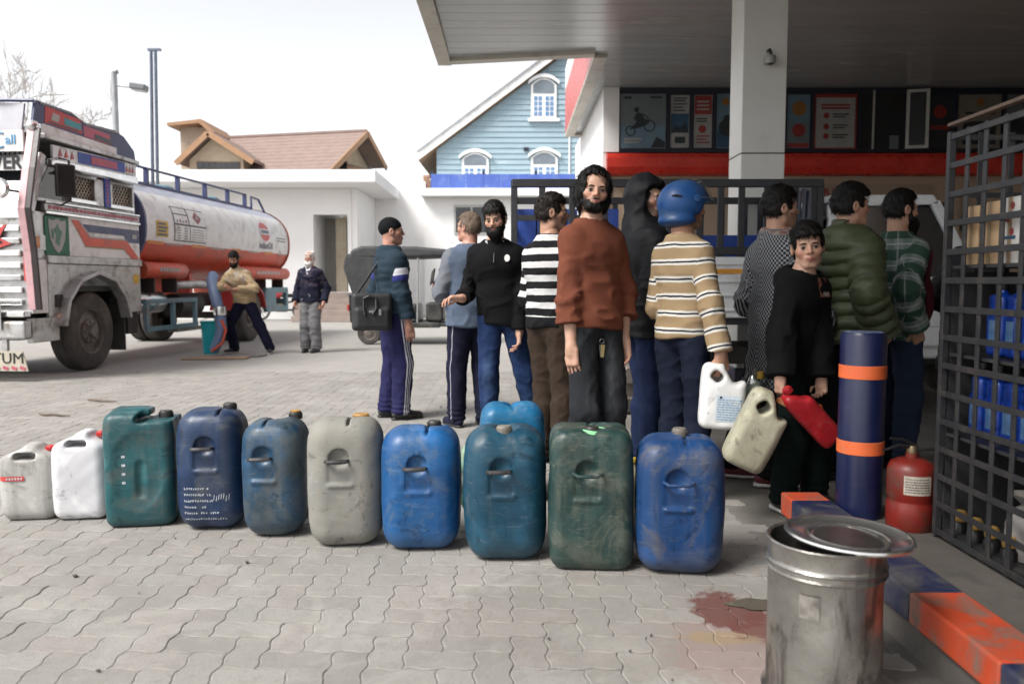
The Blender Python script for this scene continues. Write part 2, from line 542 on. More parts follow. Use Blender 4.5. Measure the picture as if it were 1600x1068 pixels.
# twigs and litter on the paving
m_twig = mat('dry_wood', (0.16, 0.12, 0.09), (0.10, 0.08, 0.06), 20, rough=0.8)
for (xa, ya, xb, yb, lab) in ((60, 647, 110, 649, 'thin dry stick lying behind the two white cans'), (136, 625, 182, 627, 'thin dry stick lying farther back on the paving')):
    a, b = ground(xa, ya, 0.012), ground(xb, yb, 0.012)
    mb = MB(); q = [a.lerp(b, t) + Vector((0, random.uniform(-.02, .02), random.uniform(0, 0.006))) for t in (0, .25, .5, .75, 1)]
    mb.tube(q, [0.008, 0.012, 0.011, 0.009, 0.005], 6)
    tag(mb.build('stick', m_twig, smooth=True), lab, 'stick')
m_leaf = mat('litter', (0.09, 0.08, 0.07), (0.05, 0.045, 0.04), 30, rough=0.8)
mb = MB()
rr = random.Random(3)
for k in range(45):
    y = rr.uniform(2.2, 8); x = rr.uniform(-0.6 * y, 1.1); s = rr.uniform(0.004, 0.016); a = rr.uniform(0, 3.1)
    mb.box((x, y, 0.004 + s * 0.2), (s, s * rr.uniform(.4, 1), s * 0.4), (rr.uniform(-.3, .3), rr.uniform(-.3, .3), a))
tag(mb.build('litter', m_leaf), 'tiny dark crumbs and leaf bits scattered over the paving', 'litter', kind='stuff')
# ------------------------------------------------------------------ forecourt canopy
ZC = 4.5
m_soffit = mat('soffit_panel', (0.42, 0.44, 0.455), (0.37, 0.39, 0.405), 1.5, rough=0.22, rvar=0.06, stretch=(0.3, 3, 1), dirt=(0.36, 0.35, 0.33), dscale=1.2, damt=0.35)
m_lip = mat('canopy_edge', (0.58, 0.54, 0.47), (0.50, 0.47, 0.41), 2, rough=0.5, dirt=(0.32, 0.29, 0.25), damt=0.4)
m_red = mat('fascia_red', (0.62, 0.045, 0.028), (0.50, 0.032, 0.022), 2, rough=0.28, rvar=0.05, spec=0.5)
m_white = mat('white_panel', (0.78, 0.78, 0.77), (0.70, 0.70, 0.69), 2, rough=0.4, dirt=(0.5, 0.48, 0.45), damt=0.25)
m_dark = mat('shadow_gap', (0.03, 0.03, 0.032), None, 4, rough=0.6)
canopy = empty('canopy', (0, 0, 0), label='grey panelled filling station roof edged in beige and red above the queue', cat='canopy')
CX0, CX1, CXR = -1.12, 1.20, 22.0
def yfar(x):                          # far edge of the front part runs slightly skew
    return 12.42 - 0.18 * (x - CX0) if x < CX1 else 18.4
def clipY(x): return 12.0 if x > CX1 else yfar(x)
# soffit boards across the canopy
CY0 = -6.9
y = CY0; w = 0.30
while y < 18.2:
    x0 = CX0 + 0.2 if y + w < 12.0 else CX1 + 0.2
    if y < 12.0 < y + w: x0 = CX0 + 0.2
    ye = min(y + w - 0.006, 18.2)
    if y > 13.95: xr = 1.70
    else: xr = CXR
    mb = MB(); mb.bb(x0, xr, y, ye, ZC, ZC + 0.03)
    mb.build('soffit_board', m_soffit, canopy, bevel=0.004, seg=1)
    y += w
mb = MB(); mb.prism([(CX0 + 0.2, 12.002, ZC), (CX1 + 0.2, 12.002, ZC), (CX1 + 0.0, 12.06, ZC), (CX0 + 0.2, 12.34, ZC)], (0, 0, 0.03)); mb.build('soffit_board', m_soffit, canopy)
mb = MB(); mb.bb(CX0 + 0.1, CXR, CY0, 11.9, ZC + 0.035, ZC + 0.3); mb.bb(CX1 + 0.1, CXR, 11.901, 18.3, ZC + 0.036, ZC + 0.3)
mb.build('roof_deck', m_dark, canopy)
def edge(a, b, inward, wl=0.2, red=True, top_white=True):
    a, b, n = Vector(a), Vector(b), Vector(inward)
    lip = MB(); lip.prism([a, b, b + n * wl, a + n * wl], (0, 0, 0.06)); lip.build('edge_lip', m_lip, canopy, bevel=0.006)
    up = Vector((0, 0, 1))
    f1 = MB(); f1.prism([a + up * 0.065, b + up * 0.065, b + up * 0.065 + n * 0.05, a + up * 0.065 + n * 0.05], (0, 0, 0.95)); f1.build('fascia_red_band', m_red, canopy, bevel=0.004)
    f2 = MB(); f2.prism([a + up * 1.02, b + up * 1.02, b + up * 1.02 + n * 0.05, a + up * 1.02 + n * 0.05], (0, 0, 0.5)); f2.build('fascia_white_band', m_white, canopy, bevel=0.004)
zl = ZC - 0.055
edge((CX0, CY0, zl), (CX0, 12.42, zl), (1, 0, 0))
edge((CX0 + 0.2, 12.38, zl + 0.002), (CX1, 12.0, zl + 0.002), (0, -1, 0), 0.2)
edge((CX1, 12.0, zl), (CX1, 18.4, zl), (1, 0, 0))
edge((CX1 + 0.2, 18.4, zl), (1.66, 18.4, zl), (0, -1, 0))
edge((CXR, CY0, zl), (CX0 + 0.2, CY0, zl), (0, 1, 0))

# ------------------------------------------------------------------ column with camera
m_col = mat('column_cladding', (0.76, 0.75, 0.715), (0.71, 0.70, 0.665), 1.5, rough=0.38, dirt=(0.5, 0.47, 0.42), dscale=2, damt=0.15)
colm = empty('column', (2.66, 8.84, 0), label='square cream clad column holding up the station roof behind the pickup', cat='column')
mb = MB(); mb.bb(-0.235, 0.235, -0.235, 0.235, 0, 2.53); mb.build('cladding', m_col, colm, bevel=0.012)
mb = MB(); mb.bb(-0.235, 0.235, -0.235, 0.235, 2.538, ZC); mb.build('cladding', m_col, colm, bevel=0.012)
mb = MB(); mb.bb(-0.228, 0.228, -0.228, 0.228, 2.529, 2.539); mb.build('joint', m_dark, colm)
mb = MB(); mb.bb(-0.26, 0.26, -0.26, 0.26, 0, 0.25); mb.build('plinth', mat('navy_paint', (0.012, 0.02, 0.085), (0.016, 0.026, 0.10), 5, rough=0.35, dirt=(0.12, 0.11, 0.10), damt=0.35, dscale=6), colm, bevel=0.01)
m_cctv = mat('camera_plastic', (0.35, 0.34, 0.31), (0.25, 0.24, 0.22), 8, rough=0.4)
m_blk = mat('black_plastic', (0.012, 0.012, 0.013), (0.02, 0.02, 0.02), 8, rough=0.35)
cc = empty('security_camera', at(1200, 92, 8.58), label='small round security camera bracketed on the cream column', cat='camera')
mb = MB(); mb.tube([(0, 0.02, 0.08), (0, -0.05, 0.08), (0.01, -0.07, 0.03)], 0.014, 8); mb.build('bracket', m_blk, cc, smooth=True)
mb = MB(); mb.lathe([(0.001, -0.06), (0.05, -0.05), (0.065, 0.0), (0.055, 0.03), (0.001, 0.04)], 16, (0, -0.07, -0.02)); mb.build('housing', m_cctv, cc, smooth=True)
mb = MB(); mb.lathe([(0.001, -0.045), (0.03, -0.035), (0.042, 0.0)], 16, (0, -0.085, -0.045)); mb.build('dome', m_blk, cc, smooth=True)

# ------------------------------------------------------------------ shop behind the forecourt
YS = 14.0
m_beige = mat('beige_render', (0.42, 0.31, 0.225), (0.37, 0.275, 0.20), 1.5, rough=0.75, bump=0.1)
m_wallw = mat('white_render', (0.86, 0.86, 0.855), (0.82, 0.82, 0.815), 1.2, rough=0.8, bump=0.08)
m_frame = mat('navy_frame', (0.012, 0.015, 0.03), None, 5, rough=0.35)
m_glass = mat('dark_glass', (0.015, 0.017, 0.019), (0.02, 0.022, 0.026), 1.5, rough=0.06, rvar=0.02, spec=0.6)
shop = empty('shop_building', (0, YS, 0), label='shop building with poster windows above a glossy red band under the station roof', cat='building')
def X(px, Y=YS): return (px - 800) / FPX * Y
def Z(py, Y=YS): return at(800, py, Y).z
x0 = X(945)
mb = MB(); mb.bb(x0, 22, 0.06, 6, 0, ZC - 0.002); mb.build('wall', m_beige, shop)
mb = MB(); mb.bb(x0 - 0.06, x0 - 0.003, -0.02, 6, 0, ZC - 0.003); mb.build('side_cladding', m_wallw, shop)
mb = MB(); mb.bb(x0 - 0.055, X(964), -0.04, 0.055, Z(238), ZC - 0.004); mb.build('corner_trim', m_wallw, shop)
zb0, zb1 = Z(275), Z(239)
mb = MB()
prof = [(0.0, zb0), (-0.10, zb0 + 0.03), (-0.14, zb0 + 0.14), (-0.14, zb1 - 0.10), (-0.09, zb1 - 0.02), (0.0, zb1)]
mb.prism([(x0, yy, zz) for yy, zz in prof], (13, 0, 0)); mb.build('red_band', m_red, shop, bevel=0.006)
mb = MB(); mb.bb(x0, 15, -0.03, 0.05, zb1 + 0.004, zb1 + 0.05); mb.build('sill_rail', m_frame, shop)
zw0, zw1 = Z(234), Z(146)
mb = MB(); mb.bb(X(964) + 0.003, 15, 0.0, 0.05, zb1 + 0.055, ZC - 0.006); mb.build('window_backing', m_frame, shop)
def pan(name, pxa, pxb, pya, pyb, m, dy, par, th=0.01):
    mb = MB(); mb.bb(X(pxa), X(pxb), dy - th, dy, Z(pyb), Z(pya)); return mb.build(name, m, par)
def flat(name, c, rough=0.35):
    c = tuple(k * 0.62 for k in c)
    return mat(name, c, tuple(k * 0.85 for k in c), 6, rough=rough, rvar=0.05)
p_grey = flat('print_grey', (0.22, 0.26, 0.28)); p_dk = flat('print_dark', (0.03, 0.04, 0.05)); p_blue = flat('print_blue', (0.05, 0.13, 0.24)); p_sky = flat('print_sky', (0.20, 0.33, 0.42))
p_wht = flat('print_white', (0.52, 0.52, 0.50)); p_red = flat('print_red', (0.42, 0.05, 0.045)); p_pink = flat('print_pink', (0.45, 0.26, 0.25)); p_or = flat('print_orange', (0.45, 0.2, 0.05)); p_cream = flat('print_cream', (0.33, 0.30, 0.25))
def disc(name, px, py, rpx, m, dy, par, n=20, inner=0.0):
    c = Vector((X(px), dy, Z(py))); r = rpx / FPX * YS
    mb = MB()
    if inner:
        vs = []; fs = []
        for k in range(n):
            a = 2 * math.pi * k / n
            for q in (r, r * inner): vs.append(c + Vector((math.cos(a) * q, 0, math.sin(a) * q)))
        for k in range(n):
            l = (k + 1) % n; fs.append((2 * k, 2 * l, 2 * l + 1, 2 * k + 1))
        mb.add(vs, fs)
    else: mb.add([c + Vector((math.cos(2 * math.pi * k / n) * r, 0, math.sin(2 * math.pi * k / n) * r)) for k in range(n)], [list(range(n))])
    return mb.build(name, m, par)
def polyp(name, pts, m, dy, par):
    mb = MB(); mb.add([(X(a), dy, Z(b)) for a, b in pts], [list(range(len(pts)))]); return mb.build(name, m, par)
def line(name, pts, wpx, m, dy, par):
    mb = MB(); mb.tube([(X(a), dy, Z(b)) for a, b in pts], wpx / FPX * YS / 2, 6); return mb.build(name, m, par)
# poster 1: rider on a motocross bike
q = pan('poster', 966, 1036, 147, 232, p_grey, -0.004, shop)
pan('print', 967, 1035, 196, 231, p_sky, -0.016, q, 0.001)
disc('print', 982, 205, 8, p_dk, -0.019, q, inner=0.75); disc('print', 1011, 197, 9, p_dk, -0.019, q, inner=0.8)
polyp('print', [(980, 203), (990, 192), (1000, 184), (1012, 190), (1004, 197), (992, 201)], p_dk, -0.018, q)
polyp('print', [(986, 186), (992, 176), (1000, 178), (1003, 188), (995, 193)], p_dk, -0.019, q)
disc('print', 991, 172, 4, p_dk, -0.0195, q)
line('print', [(996, 178), (1006, 182), (1011, 190)], 2, p_dk, -0.018, q)
polyp('print', [(1013, 231), (1022, 214), (1035, 222), (1035, 231)], p_dk, -0.0175, q)
for (a, b, c, d) in ((972, 983, 151, 155), (1012, 1030, 151, 154), (972, 1000, 216, 219), (972, 995, 221, 224)): pan('lettering', a, b, c, d, p_wht if c > 160 else p_dk, -0.018, q, 0.001)
# posters 2-4
q = pan('poster', 1043, 1072, 149, 231, p_wht, -0.004, shop)
pan('print', 1044, 1071, 178, 208, p_blue, -0.016, q, 0.001); polyp('print', [(1044, 207), (1052, 196), (1058, 200), (1066, 192), (1071, 207)], p_dk, -0.019, q)
pan('print', 1050, 1066, 214, 224, p_dk, -0.016, q, 0.001)
for yy in (153, 157, 162, 167, 172): pan('lettering', 1047, 1068 - (yy % 3) * 3, yy, yy + 2, p_dk, -0.016, q, 0.001)
q = pan('poster', 1079, 1107, 149, 231, p_wht, -0.004, shop)
pan('print', 1080, 1106, 150, 179, p_red, -0.016, q, 0.001); disc('print', 1092, 202, 6, p_red, -0.018, q)
for yy in (158, 164, 170): pan('lettering', 1083, 1102, yy, yy + 2.5, p_wht, -0.019, q, 0.001)
for yy in (185, 189, 212, 217, 222): pan('lettering', 1083, 1103 - (yy % 2) * 4, yy, yy + 2, p_red if yy > 200 else p_dk, -0.018, q, 0.001)
q = pan('poster', 1114, 1158, 147, 232, p_sky, -0.004, shop)
disc('print', 1127, 159, 6, p_or, -0.018, q); disc('print', 1130, 200, 13, p_dk, -0.018, q); pan('print', 1115, 1157, 205, 231, p_blue, -0.016, q, 0.001)
disc('print', 1130, 186, 6, p_dk, -0.02, q)
# behind the column
q = pan('poster', 1222, 1257, 148, 232, p_sky, -0.004, shop)
disc('print', 1240, 170, 11, p_or, -0.018, q); pan('print', 1223, 1256, 192, 231, p_grey, -0.016, q, 0.001); disc('print', 1240, 204, 10, p_red, -0.019, q); pan('print', 1223, 1256, 224, 231, p_red, -0.018, q, 0.001)
q = pan('poster', 1263, 1329, 147, 233, p_red, -0.004, shop)
pan('print', 1266, 1326, 153, 231, p_wht, -0.016, q, 0.001)
for yy in (163, 168): pan('lettering', 1274, 1318, yy, yy + 3, p_red, -0.019, q, 0.001)
for yy in (181, 198, 213):
    disc('print', 1282, yy, 4.5, p_red, -0.019, q, 14)
    for k in range(2): pan('lettering', 1292, 1316 - 5 * k, yy - 3 + 4 * k, yy - 1 + 4 * k, p_dk, -0.019, q, 0.001)
# open casements with dark glass behind
pan('glass', 1335, 1352, 147, 233, m_glass, -0.004, shop)
pan('opening', 1357, 1402, 147, 233, m_glass, -0.002, shop)
def casement(pxa, pxb, par, swing):
    e = empty('casement', (X(pxa), -0.02, 0), rz=swing, parent=par); wdt = X(pxb) - X(pxa); z0, z1 = Z(233), Z(141)
    for (a, b, c, d) in ((0, wdt, z1 - 0.05, z1), (0, wdt, z0, z0 + 0.05), (0, 0.05, z0 + 0.05, z1 - 0.05), (wdt - 0.05, wdt, z0 + 0.05, z1 - 0.05)):
        mb = MB(); mb.bb(a, b, -0.02, 0.02, c, d); mb.build('frame', mat('upvc', (0.48, 0.48, 0.44), None, 5, rough=0.4), e)
    mb = MB(); mb.bb(0.05, wdt - 0.05, -0.004, 0.004, z0 + 0.05, z1 - 0.05); mb.build('pane', m_glass, e)
casement(1404, 1436, shop, R(-16))
pan('frame', 1353, 1356, 141, 233, MATS['upvc'], -0.004, shop)
q = pan('print', 1380, 1394, 212, 233, p_grey, -0.012, shop, 0.004)
q = pan('poster', 1438, 1478, 150, 232, p_dk, -0.004, shop); disc('print', 1456, 175, 10, p_red, -0.018, q); pan('lettering', 1442, 1472, 196, 203, p_red, -0.016, q, 0.001)
q = pan('poster', 1484, 1550, 148, 232, p_cream, -0.004, shop); disc('print', 1517, 160, 6, p_or, -0.018, q); pan('lettering', 1495, 1540, 175, 179, p_dk, -0.016, q, 0.001); pan('print', 1492, 1543, 190, 226, p_dk, -0.016, q, 0.001)
q = pan('poster', 1558, 1640, 148, 232, p_grey, -0.004, shop); disc('print', 1590, 165, 7, p_red, -0.018, q); pan('print', 1565, 1630, 180, 228, p_dk, -0.016, q, 0.001)
for px in (1040, 1075, 1110, 1218, 1260, 1332, 1480, 1554): pan('mullion', px - 2, px + 2, 147, 233, m_frame, -0.012, shop, 0.03)
# shop name and doorway
m_sign = mat('sign_board', (0.34, 0.25, 0.19), (0.30, 0.22, 0.17), 3, rough=0.6)
pan('sign_board', 1232, 1446, 288, 316, m_sign, 0.05, shop, 0.04)
text('lettering', 'KASHMIR KESS', 0.155, mat('sign_red', (0.30, 0.03, 0.03), None, 8, rough=0.5), shop, (X(1277), -0.001, Z(300)), (math.pi / 2, 0, 0), 0.006, sx=1.05, bold=0.004)
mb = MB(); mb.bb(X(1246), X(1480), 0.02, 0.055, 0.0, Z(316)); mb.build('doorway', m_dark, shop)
for k, px in enumerate((1428, 1440, 1450, 1461, 1472)):
    mb = MB(); mb.bb(X(px) - 0.03, X(px) + 0.03, -0.02, 0.015, 0, Z(317)); mb.build('shutter_slat', mat('shutter_brown', (0.16, 0.12, 0.09), None, 5, rough=0.5), shop, bevel=0.006)
mb = MB(); mb.bb(X(1481), X(1492), -0.01, 0.05, 0, Z(300)); mb.build('door_jamb', m_beige, shop)

# unseen wall added on the right to block light and darken the forecourt
ew = empty('shade_wall', (9.2, 0, 0), label='plain beige wall added out of view to darken the right side of the forecourt', cat='wall')
mb = MB(); mb.bb(0, 0.25, -7, 13.9, 0, ZC - 0.006); mb.build('wall', m_beige, ew)
# ------------------------------------------------------------------ painted kerb island on the right
m_isl = mat('island_concrete', (0.085, 0.076, 0.067), (0.12, 0.108, 0.095), 3, rough=0.8, bump=0.25, bscale=40, dirt=(0.06, 0.055, 0.05), damt=0.5)
m_korg = mat('kerb_orange', (0.52, 0.066, 0.020), (0.44, 0.055, 0.018), 8, rough=0.55, bump=0.25, bscale=50, dirt=(0.17, 0.12, 0.095), dscale=8, damt=0.62)
m_knvy = mat('kerb_navy', (0.010, 0.016, 0.055), (0.014, 0.021, 0.066), 8, rough=0.5, bump=0.2, bscale=50, dirt=(0.075, 0.073, 0.072), dscale=8, damt=0.62)
KX0, KX1, KT = 1.25, 1.425, 0.2
island = empty('island_plinth', (0, 0, 0), label='low dark concrete plinth beneath the rack and the navy bollard', cat='plinth')
mb = MB(); mb.bb(KX0 + 0.05, 2.9, 0.6, 3.63, -0.02, 0.15); mb.build('slab', m_isl, island, bevel=0.015)
kerb = empty('painted_kerb', (0, 0, 0), label='raised kerb beam painted in orange and navy blocks beside the steel drum', cat='kerb')
segs = [(3.66, 3.52, 1), (3.52, 2.93, 0), (2.93, 2.80, 1), (2.80, 2.455, 0), (2.455, 1.985, 1), (1.985, 1.4, 0), (1.4, 0.7, 1)]
for a, b, k in segs:
    mb = MB(); mb.bb(KX0, KX1, b + 0.001, a - 0.001, 0.10, KT); mb.build('painted_block', m_korg if k else m_knvy, kerb, bevel=0.008)
mb = MB(); mb.bb(KX0 + 0.02, KX1 - 0.02, 0.7, 3.64, -0.01, 0.099); mb.build('footing', m_isl, kerb, bevel=0.005)
# ------------------------------------------------------------------ white flat-roofed house
def wx(px, Y): return (px - 800) / FPX * Y
def wz(py, Y): return at(800, py, Y).z
m_step = mat('step_stone', (0.30, 0.24, 0.21), (0.24, 0.2, 0.18), 4, rough=0.7)
wh = empty('white_house', (0, 0, 0), label='white flat roofed house with an open doorway and steps behind the tanker', cat='house')
YW = 25.5
xa, xb = wx(492, YW), wx(545, YW); zt, zs = wz(335, YW), 0.86
mb = MB(); mb.bb(-16, xa, YW, 30, 0, 4.12); mb.bb(xb, wx(560, YW), YW, 30, 0, 4.12); mb.bb(xa, xb, YW, YW + 0.3, zt, 4.12); mb.bb(xa, xb, YW, 27.5, 0, zs)
mb.build('wall', m_wallw, wh)
mb = MB(); mb.bb(-16, -4.05, 24.0, 30.2, 4.13, 4.5); mb.build('roof_slab', m_wallw, wh, bevel=0.03)
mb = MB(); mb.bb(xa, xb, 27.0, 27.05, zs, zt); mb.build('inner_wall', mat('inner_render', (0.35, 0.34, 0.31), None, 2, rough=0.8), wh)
mb = MB(); mb.bb(xa + 0.55, xb - 0.18, YW + 0.7, YW + 0.75, zs, zt - 0.05); d = mb.build('door', mat('door_cream', (0.38, 0.33, 0.24), (0.34, 0.29, 0.21), 3, rough=0.5), wh, bevel=0.006)
for zz in (0.35, 1.35):
    mb = MB(); mb.bb(xa + 0.62, xb - 0.26, YW + 0.685, YW + 0.7, zs + zz, zs + zz + 0.8); mb.build('door_panel', MATS['door_cream'], d, bevel=0.01)
mb = MB(); mb.bb(wx(548, YW), wx(551, YW), YW - 0.05, YW, 0.4, 4.1); mb.build('downpipe', m_wallw, wh)
for k in range(5):
    mb = MB(); mb.bb(wx(478, YW), wx(566, YW), YW - 0.35 * (5 - k), YW - 0.003, 0.172 * k, 0.172 * (k + 1) - 0.003); mb.build('step', m_step, wh, bevel=0.01)
# set-back wing on the right
YB = 28.5
wing = empty('white_wing', (0, 0, 0), label='low white wing with a small window behind the auto rickshaw', cat='house')
mb = MB(); mb.bb(wx(560, YW) + 0.003, wx(664, YB), YB + 0.4, 33, 0, 4.75); mb.build('link_wall', m_wallw, wing)
mb = MB(); mb.bb(wx(664, YB), 6, YB, 33, 0, 4.15); mb.build('wall', m_wallw, wing)
mb = MB(); mb.bb(wx(660, YB), 6, YB - 0.5, 33, 4.155, 4.42); mb.build('roof_slab', m_wallw, wing, bevel=0.02)
wf = MB(); wf.bb(wx(710, YB), wx(764, YB), YB - 0.05, YB - 0.003, wz(366, YB), wz(320, YB)); w1 = wf.build('window', mat('window_grey', (0.5, 0.5, 0.48), None, 5, rough=0.5), wing, bevel=0.01)
for (a, b) in ((713, 736), (739, 761)):
    mb = MB(); mb.bb(wx(a, YB), wx(b, YB), YB - 0.062, YB - 0.055, wz(363, YB), wz(324, YB)); mb.build('pane', m_glass, w1)
# blue sheet parapet
m_blue = mat('blue_sheet', (0.055, 0.10, 0.36), (0.07, 0.13, 0.42), 1.5, rough=0.45, dirt=(0.18, 0.22, 0.38), damt=0.3)
bf = empty('blue_sheet_fence', (0, 29.0, 4.42), label='row of blue sheet panels along the roof in front of the light blue house', cat='fence')
px = 675
while px < 925:
    mb = MB(); mb.bb(wx(px, 29), wx(px + 26.6, 29), -0.02 + (px % 2) * 0.0, 0.02, 0, wz(272, 29) - 4.42); mb.build('panel', m_blue, bf, bevel=0.004); px += 27
for px in (676, 756, 837, 918):
    mb = MB(); mb.bb(wx(px, 29) - 0.04, wx(px, 29) + 0.04, 0.025, 0.09, 0, 0.75); mb.build('post', m_frame, bf)
br = empty('brick_stack', at(668, 300, 29.2), label='small stack of bare bricks beside the blue sheet panels', cat='bricks')
m_brk = mat('raw_brick', (0.36, 0.22, 0.16), (0.28, 0.17, 0.12), 9, rough=0.85)
for k in range(6):
    mb = MB(); mb.box((random.uniform(-.03, .03), 0, 0.05 + k * 0.1), (0.24, 0.2, 0.09), (0, 0, random.uniform(-.15, .15))); mb.build('brick', m_brk, br)

# ------------------------------------------------------------------ light blue gabled house
YH = 33.0
bh = empty('blue_house', (0, YH, 0), label='light blue weatherboarded house with a steep gable and arched white windows', cat='house')
m_sid = mat('blue_siding', (0.265, 0.365, 0.42), (0.24, 0.335, 0.39), 2, rough=0.6, stretch=(0.3, 1, 1), dirt=(0.40, 0.48, 0.52), damt=0.25)
m_trim = mat('white_trim', (0.80, 0.80, 0.79), None, 4, rough=0.5)
m_soff = mat('eave_wood', (0.34, 0.21, 0.12), (0.28, 0.17, 0.10), 5, rough=0.7)
hx0, hxa = wx(684, YH), wx(880, YH); apexz = wz(84, YH); slope = (240 - 103) / (845 - 657.0)
hx1 = 2 * hxa - hx0
def gz(x): return apexz - abs(x - hxa) * slope
bz = 4.0; bh_ = 0.215; k = 0
while bz < apexz - 0.1:
    xa_, xb_ = hx0, hx1
    if bz + bh_ > gz(hx0):
        half = max(0.05, (apexz - 0.02 - (bz + bh_)) / slope); xa_, xb_ = max(hx0, hxa - half), min(hx1, hxa + half)
    mb = MB(); mb.prism([(xa_, 0.0, bz), (xa_, -0.05, bz), (xa_, -0.012, bz + bh_), (xa_, 0.0, bz + bh_)], (xb_ - xa_, 0, 0)); mb.build('weatherboard', m_sid, bh)
    bz += bh_ + 0.002
mb = MB(); mb.prism([(hx0, 0.004, 0), (hx1, 0.004, 0), (hx1, 0.004, gz(hx0) - 0.03), (hxa, 0.004, apexz - 0.03), (hx0, 0.004, gz(hx0) - 0.03)], (0, 8, 0)); mb.build('wall', m_sid, bh)
ov = 0.72
m_roofw = mat('pale_tin_roof', (0.62, 0.62, 0.62), (0.55, 0.55, 0.56), 3, rough=0.45)
for s in (-1, 1):
    a = Vector((hxa, -0.32, apexz + 0.02)); b = Vector((hxa + s * (hxa - hx0 + ov), -0.32, apexz + 0.02 - (hxa - hx0 + ov) * slope))
    mb = MB(); mb.prism([a, b, b + Vector((0, 0, 0.10)), a + Vector((0, 0, 0.10))], (0, 9, 0)); mb.build('roof_slope', m_soff, bh)
    mb = MB(); mb.prism([a + Vector((0, -0.03, 0.0)), b + Vector((0, -0.03, 0.0)), b + Vector((0, -0.03, 0.34)), a + Vector((0, -0.03, 0.34))], (0, 0.06, 0)); mb.build('barge_board', m_trim, bh)
    mb = MB(); mb.prism([a + Vector((0, 0.05, 0.105)), b + Vector((0, 0.05, 0.105)), b + Vector((0, 0.05, 0.30)), a + Vector((0, 0.05, 0.30))], (0, 9, 0)); mb.build('roof_sheet', m_roofw, bh)
for s in (-1, 1):
    a = Vector((hxa, -0.36, apexz + 0.38)); b = Vector((hxa + s * (hxa - hx0 + ov + 0.05), -0.36, apexz + 0.38 - (hxa - hx0 + ov + 0.05) * slope))
    mb = MB(); mb.bar(a, b, 0.10, 0.05); mb.build('drip_edge', mat('edge_grey', (0.30, 0.31, 0.33), None, 4, rough=0.5), bh)
def arched_window(pxa, pxb, pyt, pyb, hood=True, panes=True):
    xa, xb = wx(pxa, YH), wx(pxb, YH); zb, zt = wz(pyb, YH), wz(pyt, YH)
    w = MB(); cx = (xa + xb) / 2; n = 12; rise = 0.28
    def arch(x): return zt - rise + rise * max(0.0, 1 - ((x - cx) / ((xb - xa) / 2)) ** 2)
    xs = [xa + (xb - xa) * i / n for i in range(n + 1)]
    w.prism([(xa, -0.06, zb)] + [(x, -0.06, arch(x)) for x in xs] + [(xb, -0.06, zb)], (0, -0.05, 0)); wo_ = w.build('window', m_trim, bh)
    g = MB(); zm = zb + (zt - zb) * 0.62
    g.prism([(x, -0.112, zm) for x in (xa + 0.09, xb - 0.09)] + [(x, -0.112, arch(x) - 0.07) for x in [xb - 0.09 - (xb - xa - 0.18) * i / n for i in range(n + 1)]], (0, -0.01, 0)); g.build('fanlight', mat('window_grey_glass', (0.16, 0.19, 0.22), None, 3, rough=0.12, rvar=0.03), wo_)
    mb = MB()
    mb.prism([(x + (x - cx) * 0.22, -0.06, arch(x) + 0.02) for x in xs] + [(x + (x - cx) * 0.22, -0.06, arch(x) + 0.15) for x in xs[::-1]], (0, -0.16, 0)); mb.build('hood_mould', m_trim, wo_)
    mb = MB(); mb.bb(xa - 0.12, xb + 0.12, -0.2, -0.06, zb - 0.12, zb - 0.003); mb.build('sill', m_trim, wo_)
    for s in (0, 1):
        x_a = xa + 0.1 + s * (xb - xa - 0.1) / 2; x_b = x_a + (xb - xa - 0.3) / 2
        for i in range(2):
            for j in range(4):
                pw = (x_b - x_a) / 2; ph = (zm - 0.1 - zb - 0.08) / 4
                mb = MB(); mb.bb(x_a + i * pw + 0.02, x_a + (i + 1) * pw - 0.02, -0.122, -0.112, zb + 0.08 + j * ph + 0.02, zb + 0.08 + (j + 1) * ph - 0.02)
                mb.build('pane', mat('pane_blue', (0.10, 0.20, 0.36), (0.14, 0.24, 0.40), 2, rough=0.1, rvar=0.03), wo_)
arched_window(829, 868, 123, 186); arched_window(723, 764, 239, 292); arched_window(829, 870, 237, 290)
mb = MB(); mb.bb(wx(887, YH), wx(889, YH), -0.09, -0.052, 4, 9); mb.build('corner_strip', m_trim, bh)
mb = MB(); mb.bb(wx(818, YH), wx(826, YH), -0.12, -0.055, wz(236, YH), wz(231, YH)); mb.build('vent', m_frame, bh)

# ------------------------------------------------------------------ brown roofed house
m_tile = mat('brown_tile', (0.26, 0.19, 0.165), (0.22, 0.16, 0.14), 3, rough=0.8, bump=0.3, bscale=14)
m_ply = mat('buff_wall', (0.52, 0.42, 0.30), (0.44, 0.35, 0.25), 3, rough=0.8)
m_wood = mat('orange_timber', (0.34, 0.19, 0.10), (0.29, 0.165, 0.09), 6, rough=0.6)
rh = empty('brown_roof_house', (0, 0, 0), label='house with a brown tiled roof and orange timber eaves beyond the white house', cat='house')
A = at(573, 207, 36.0); B = at(390, 216, 37.4); B.z = A.z
rdir = (B - A).normalized(); gdir = Vector((-rdir.y, rdir.x, 0)); 
if gdir.y < 0: gdir = -gdir
def rp(s, w, dz=0.0):                    # s along ridge, w across (negative = toward the yard)
    p = A + rdir * s + gdir * w; p.z = A.z - abs(w) * 0.60 + dz; return p
RL = (B - A).length + 1.0
rows = 12
for k in range(rows):                    # tile courses on the near slope
    w0, w1 = -4.1 * k / rows, -4.1 * (k + 1) / rows
    mb = MB(); mb.prism([rp(0, w0, 0.06), rp(0, w1 - 0.05, 0.085), rp(0, w1 - 0.05, 0.02), rp(0, w0, 0.0)], rdir * RL); mb.build('tile_course', m_tile, rh)
mb = MB(); mb.prism([rp(0, 0, 0.06), rp(0, 2.1, 0.06), rp(0, 2.1, -0.02), rp(0, 0, -0.02)], rdir * RL); mb.build('roof_slope', m_tile, rh)
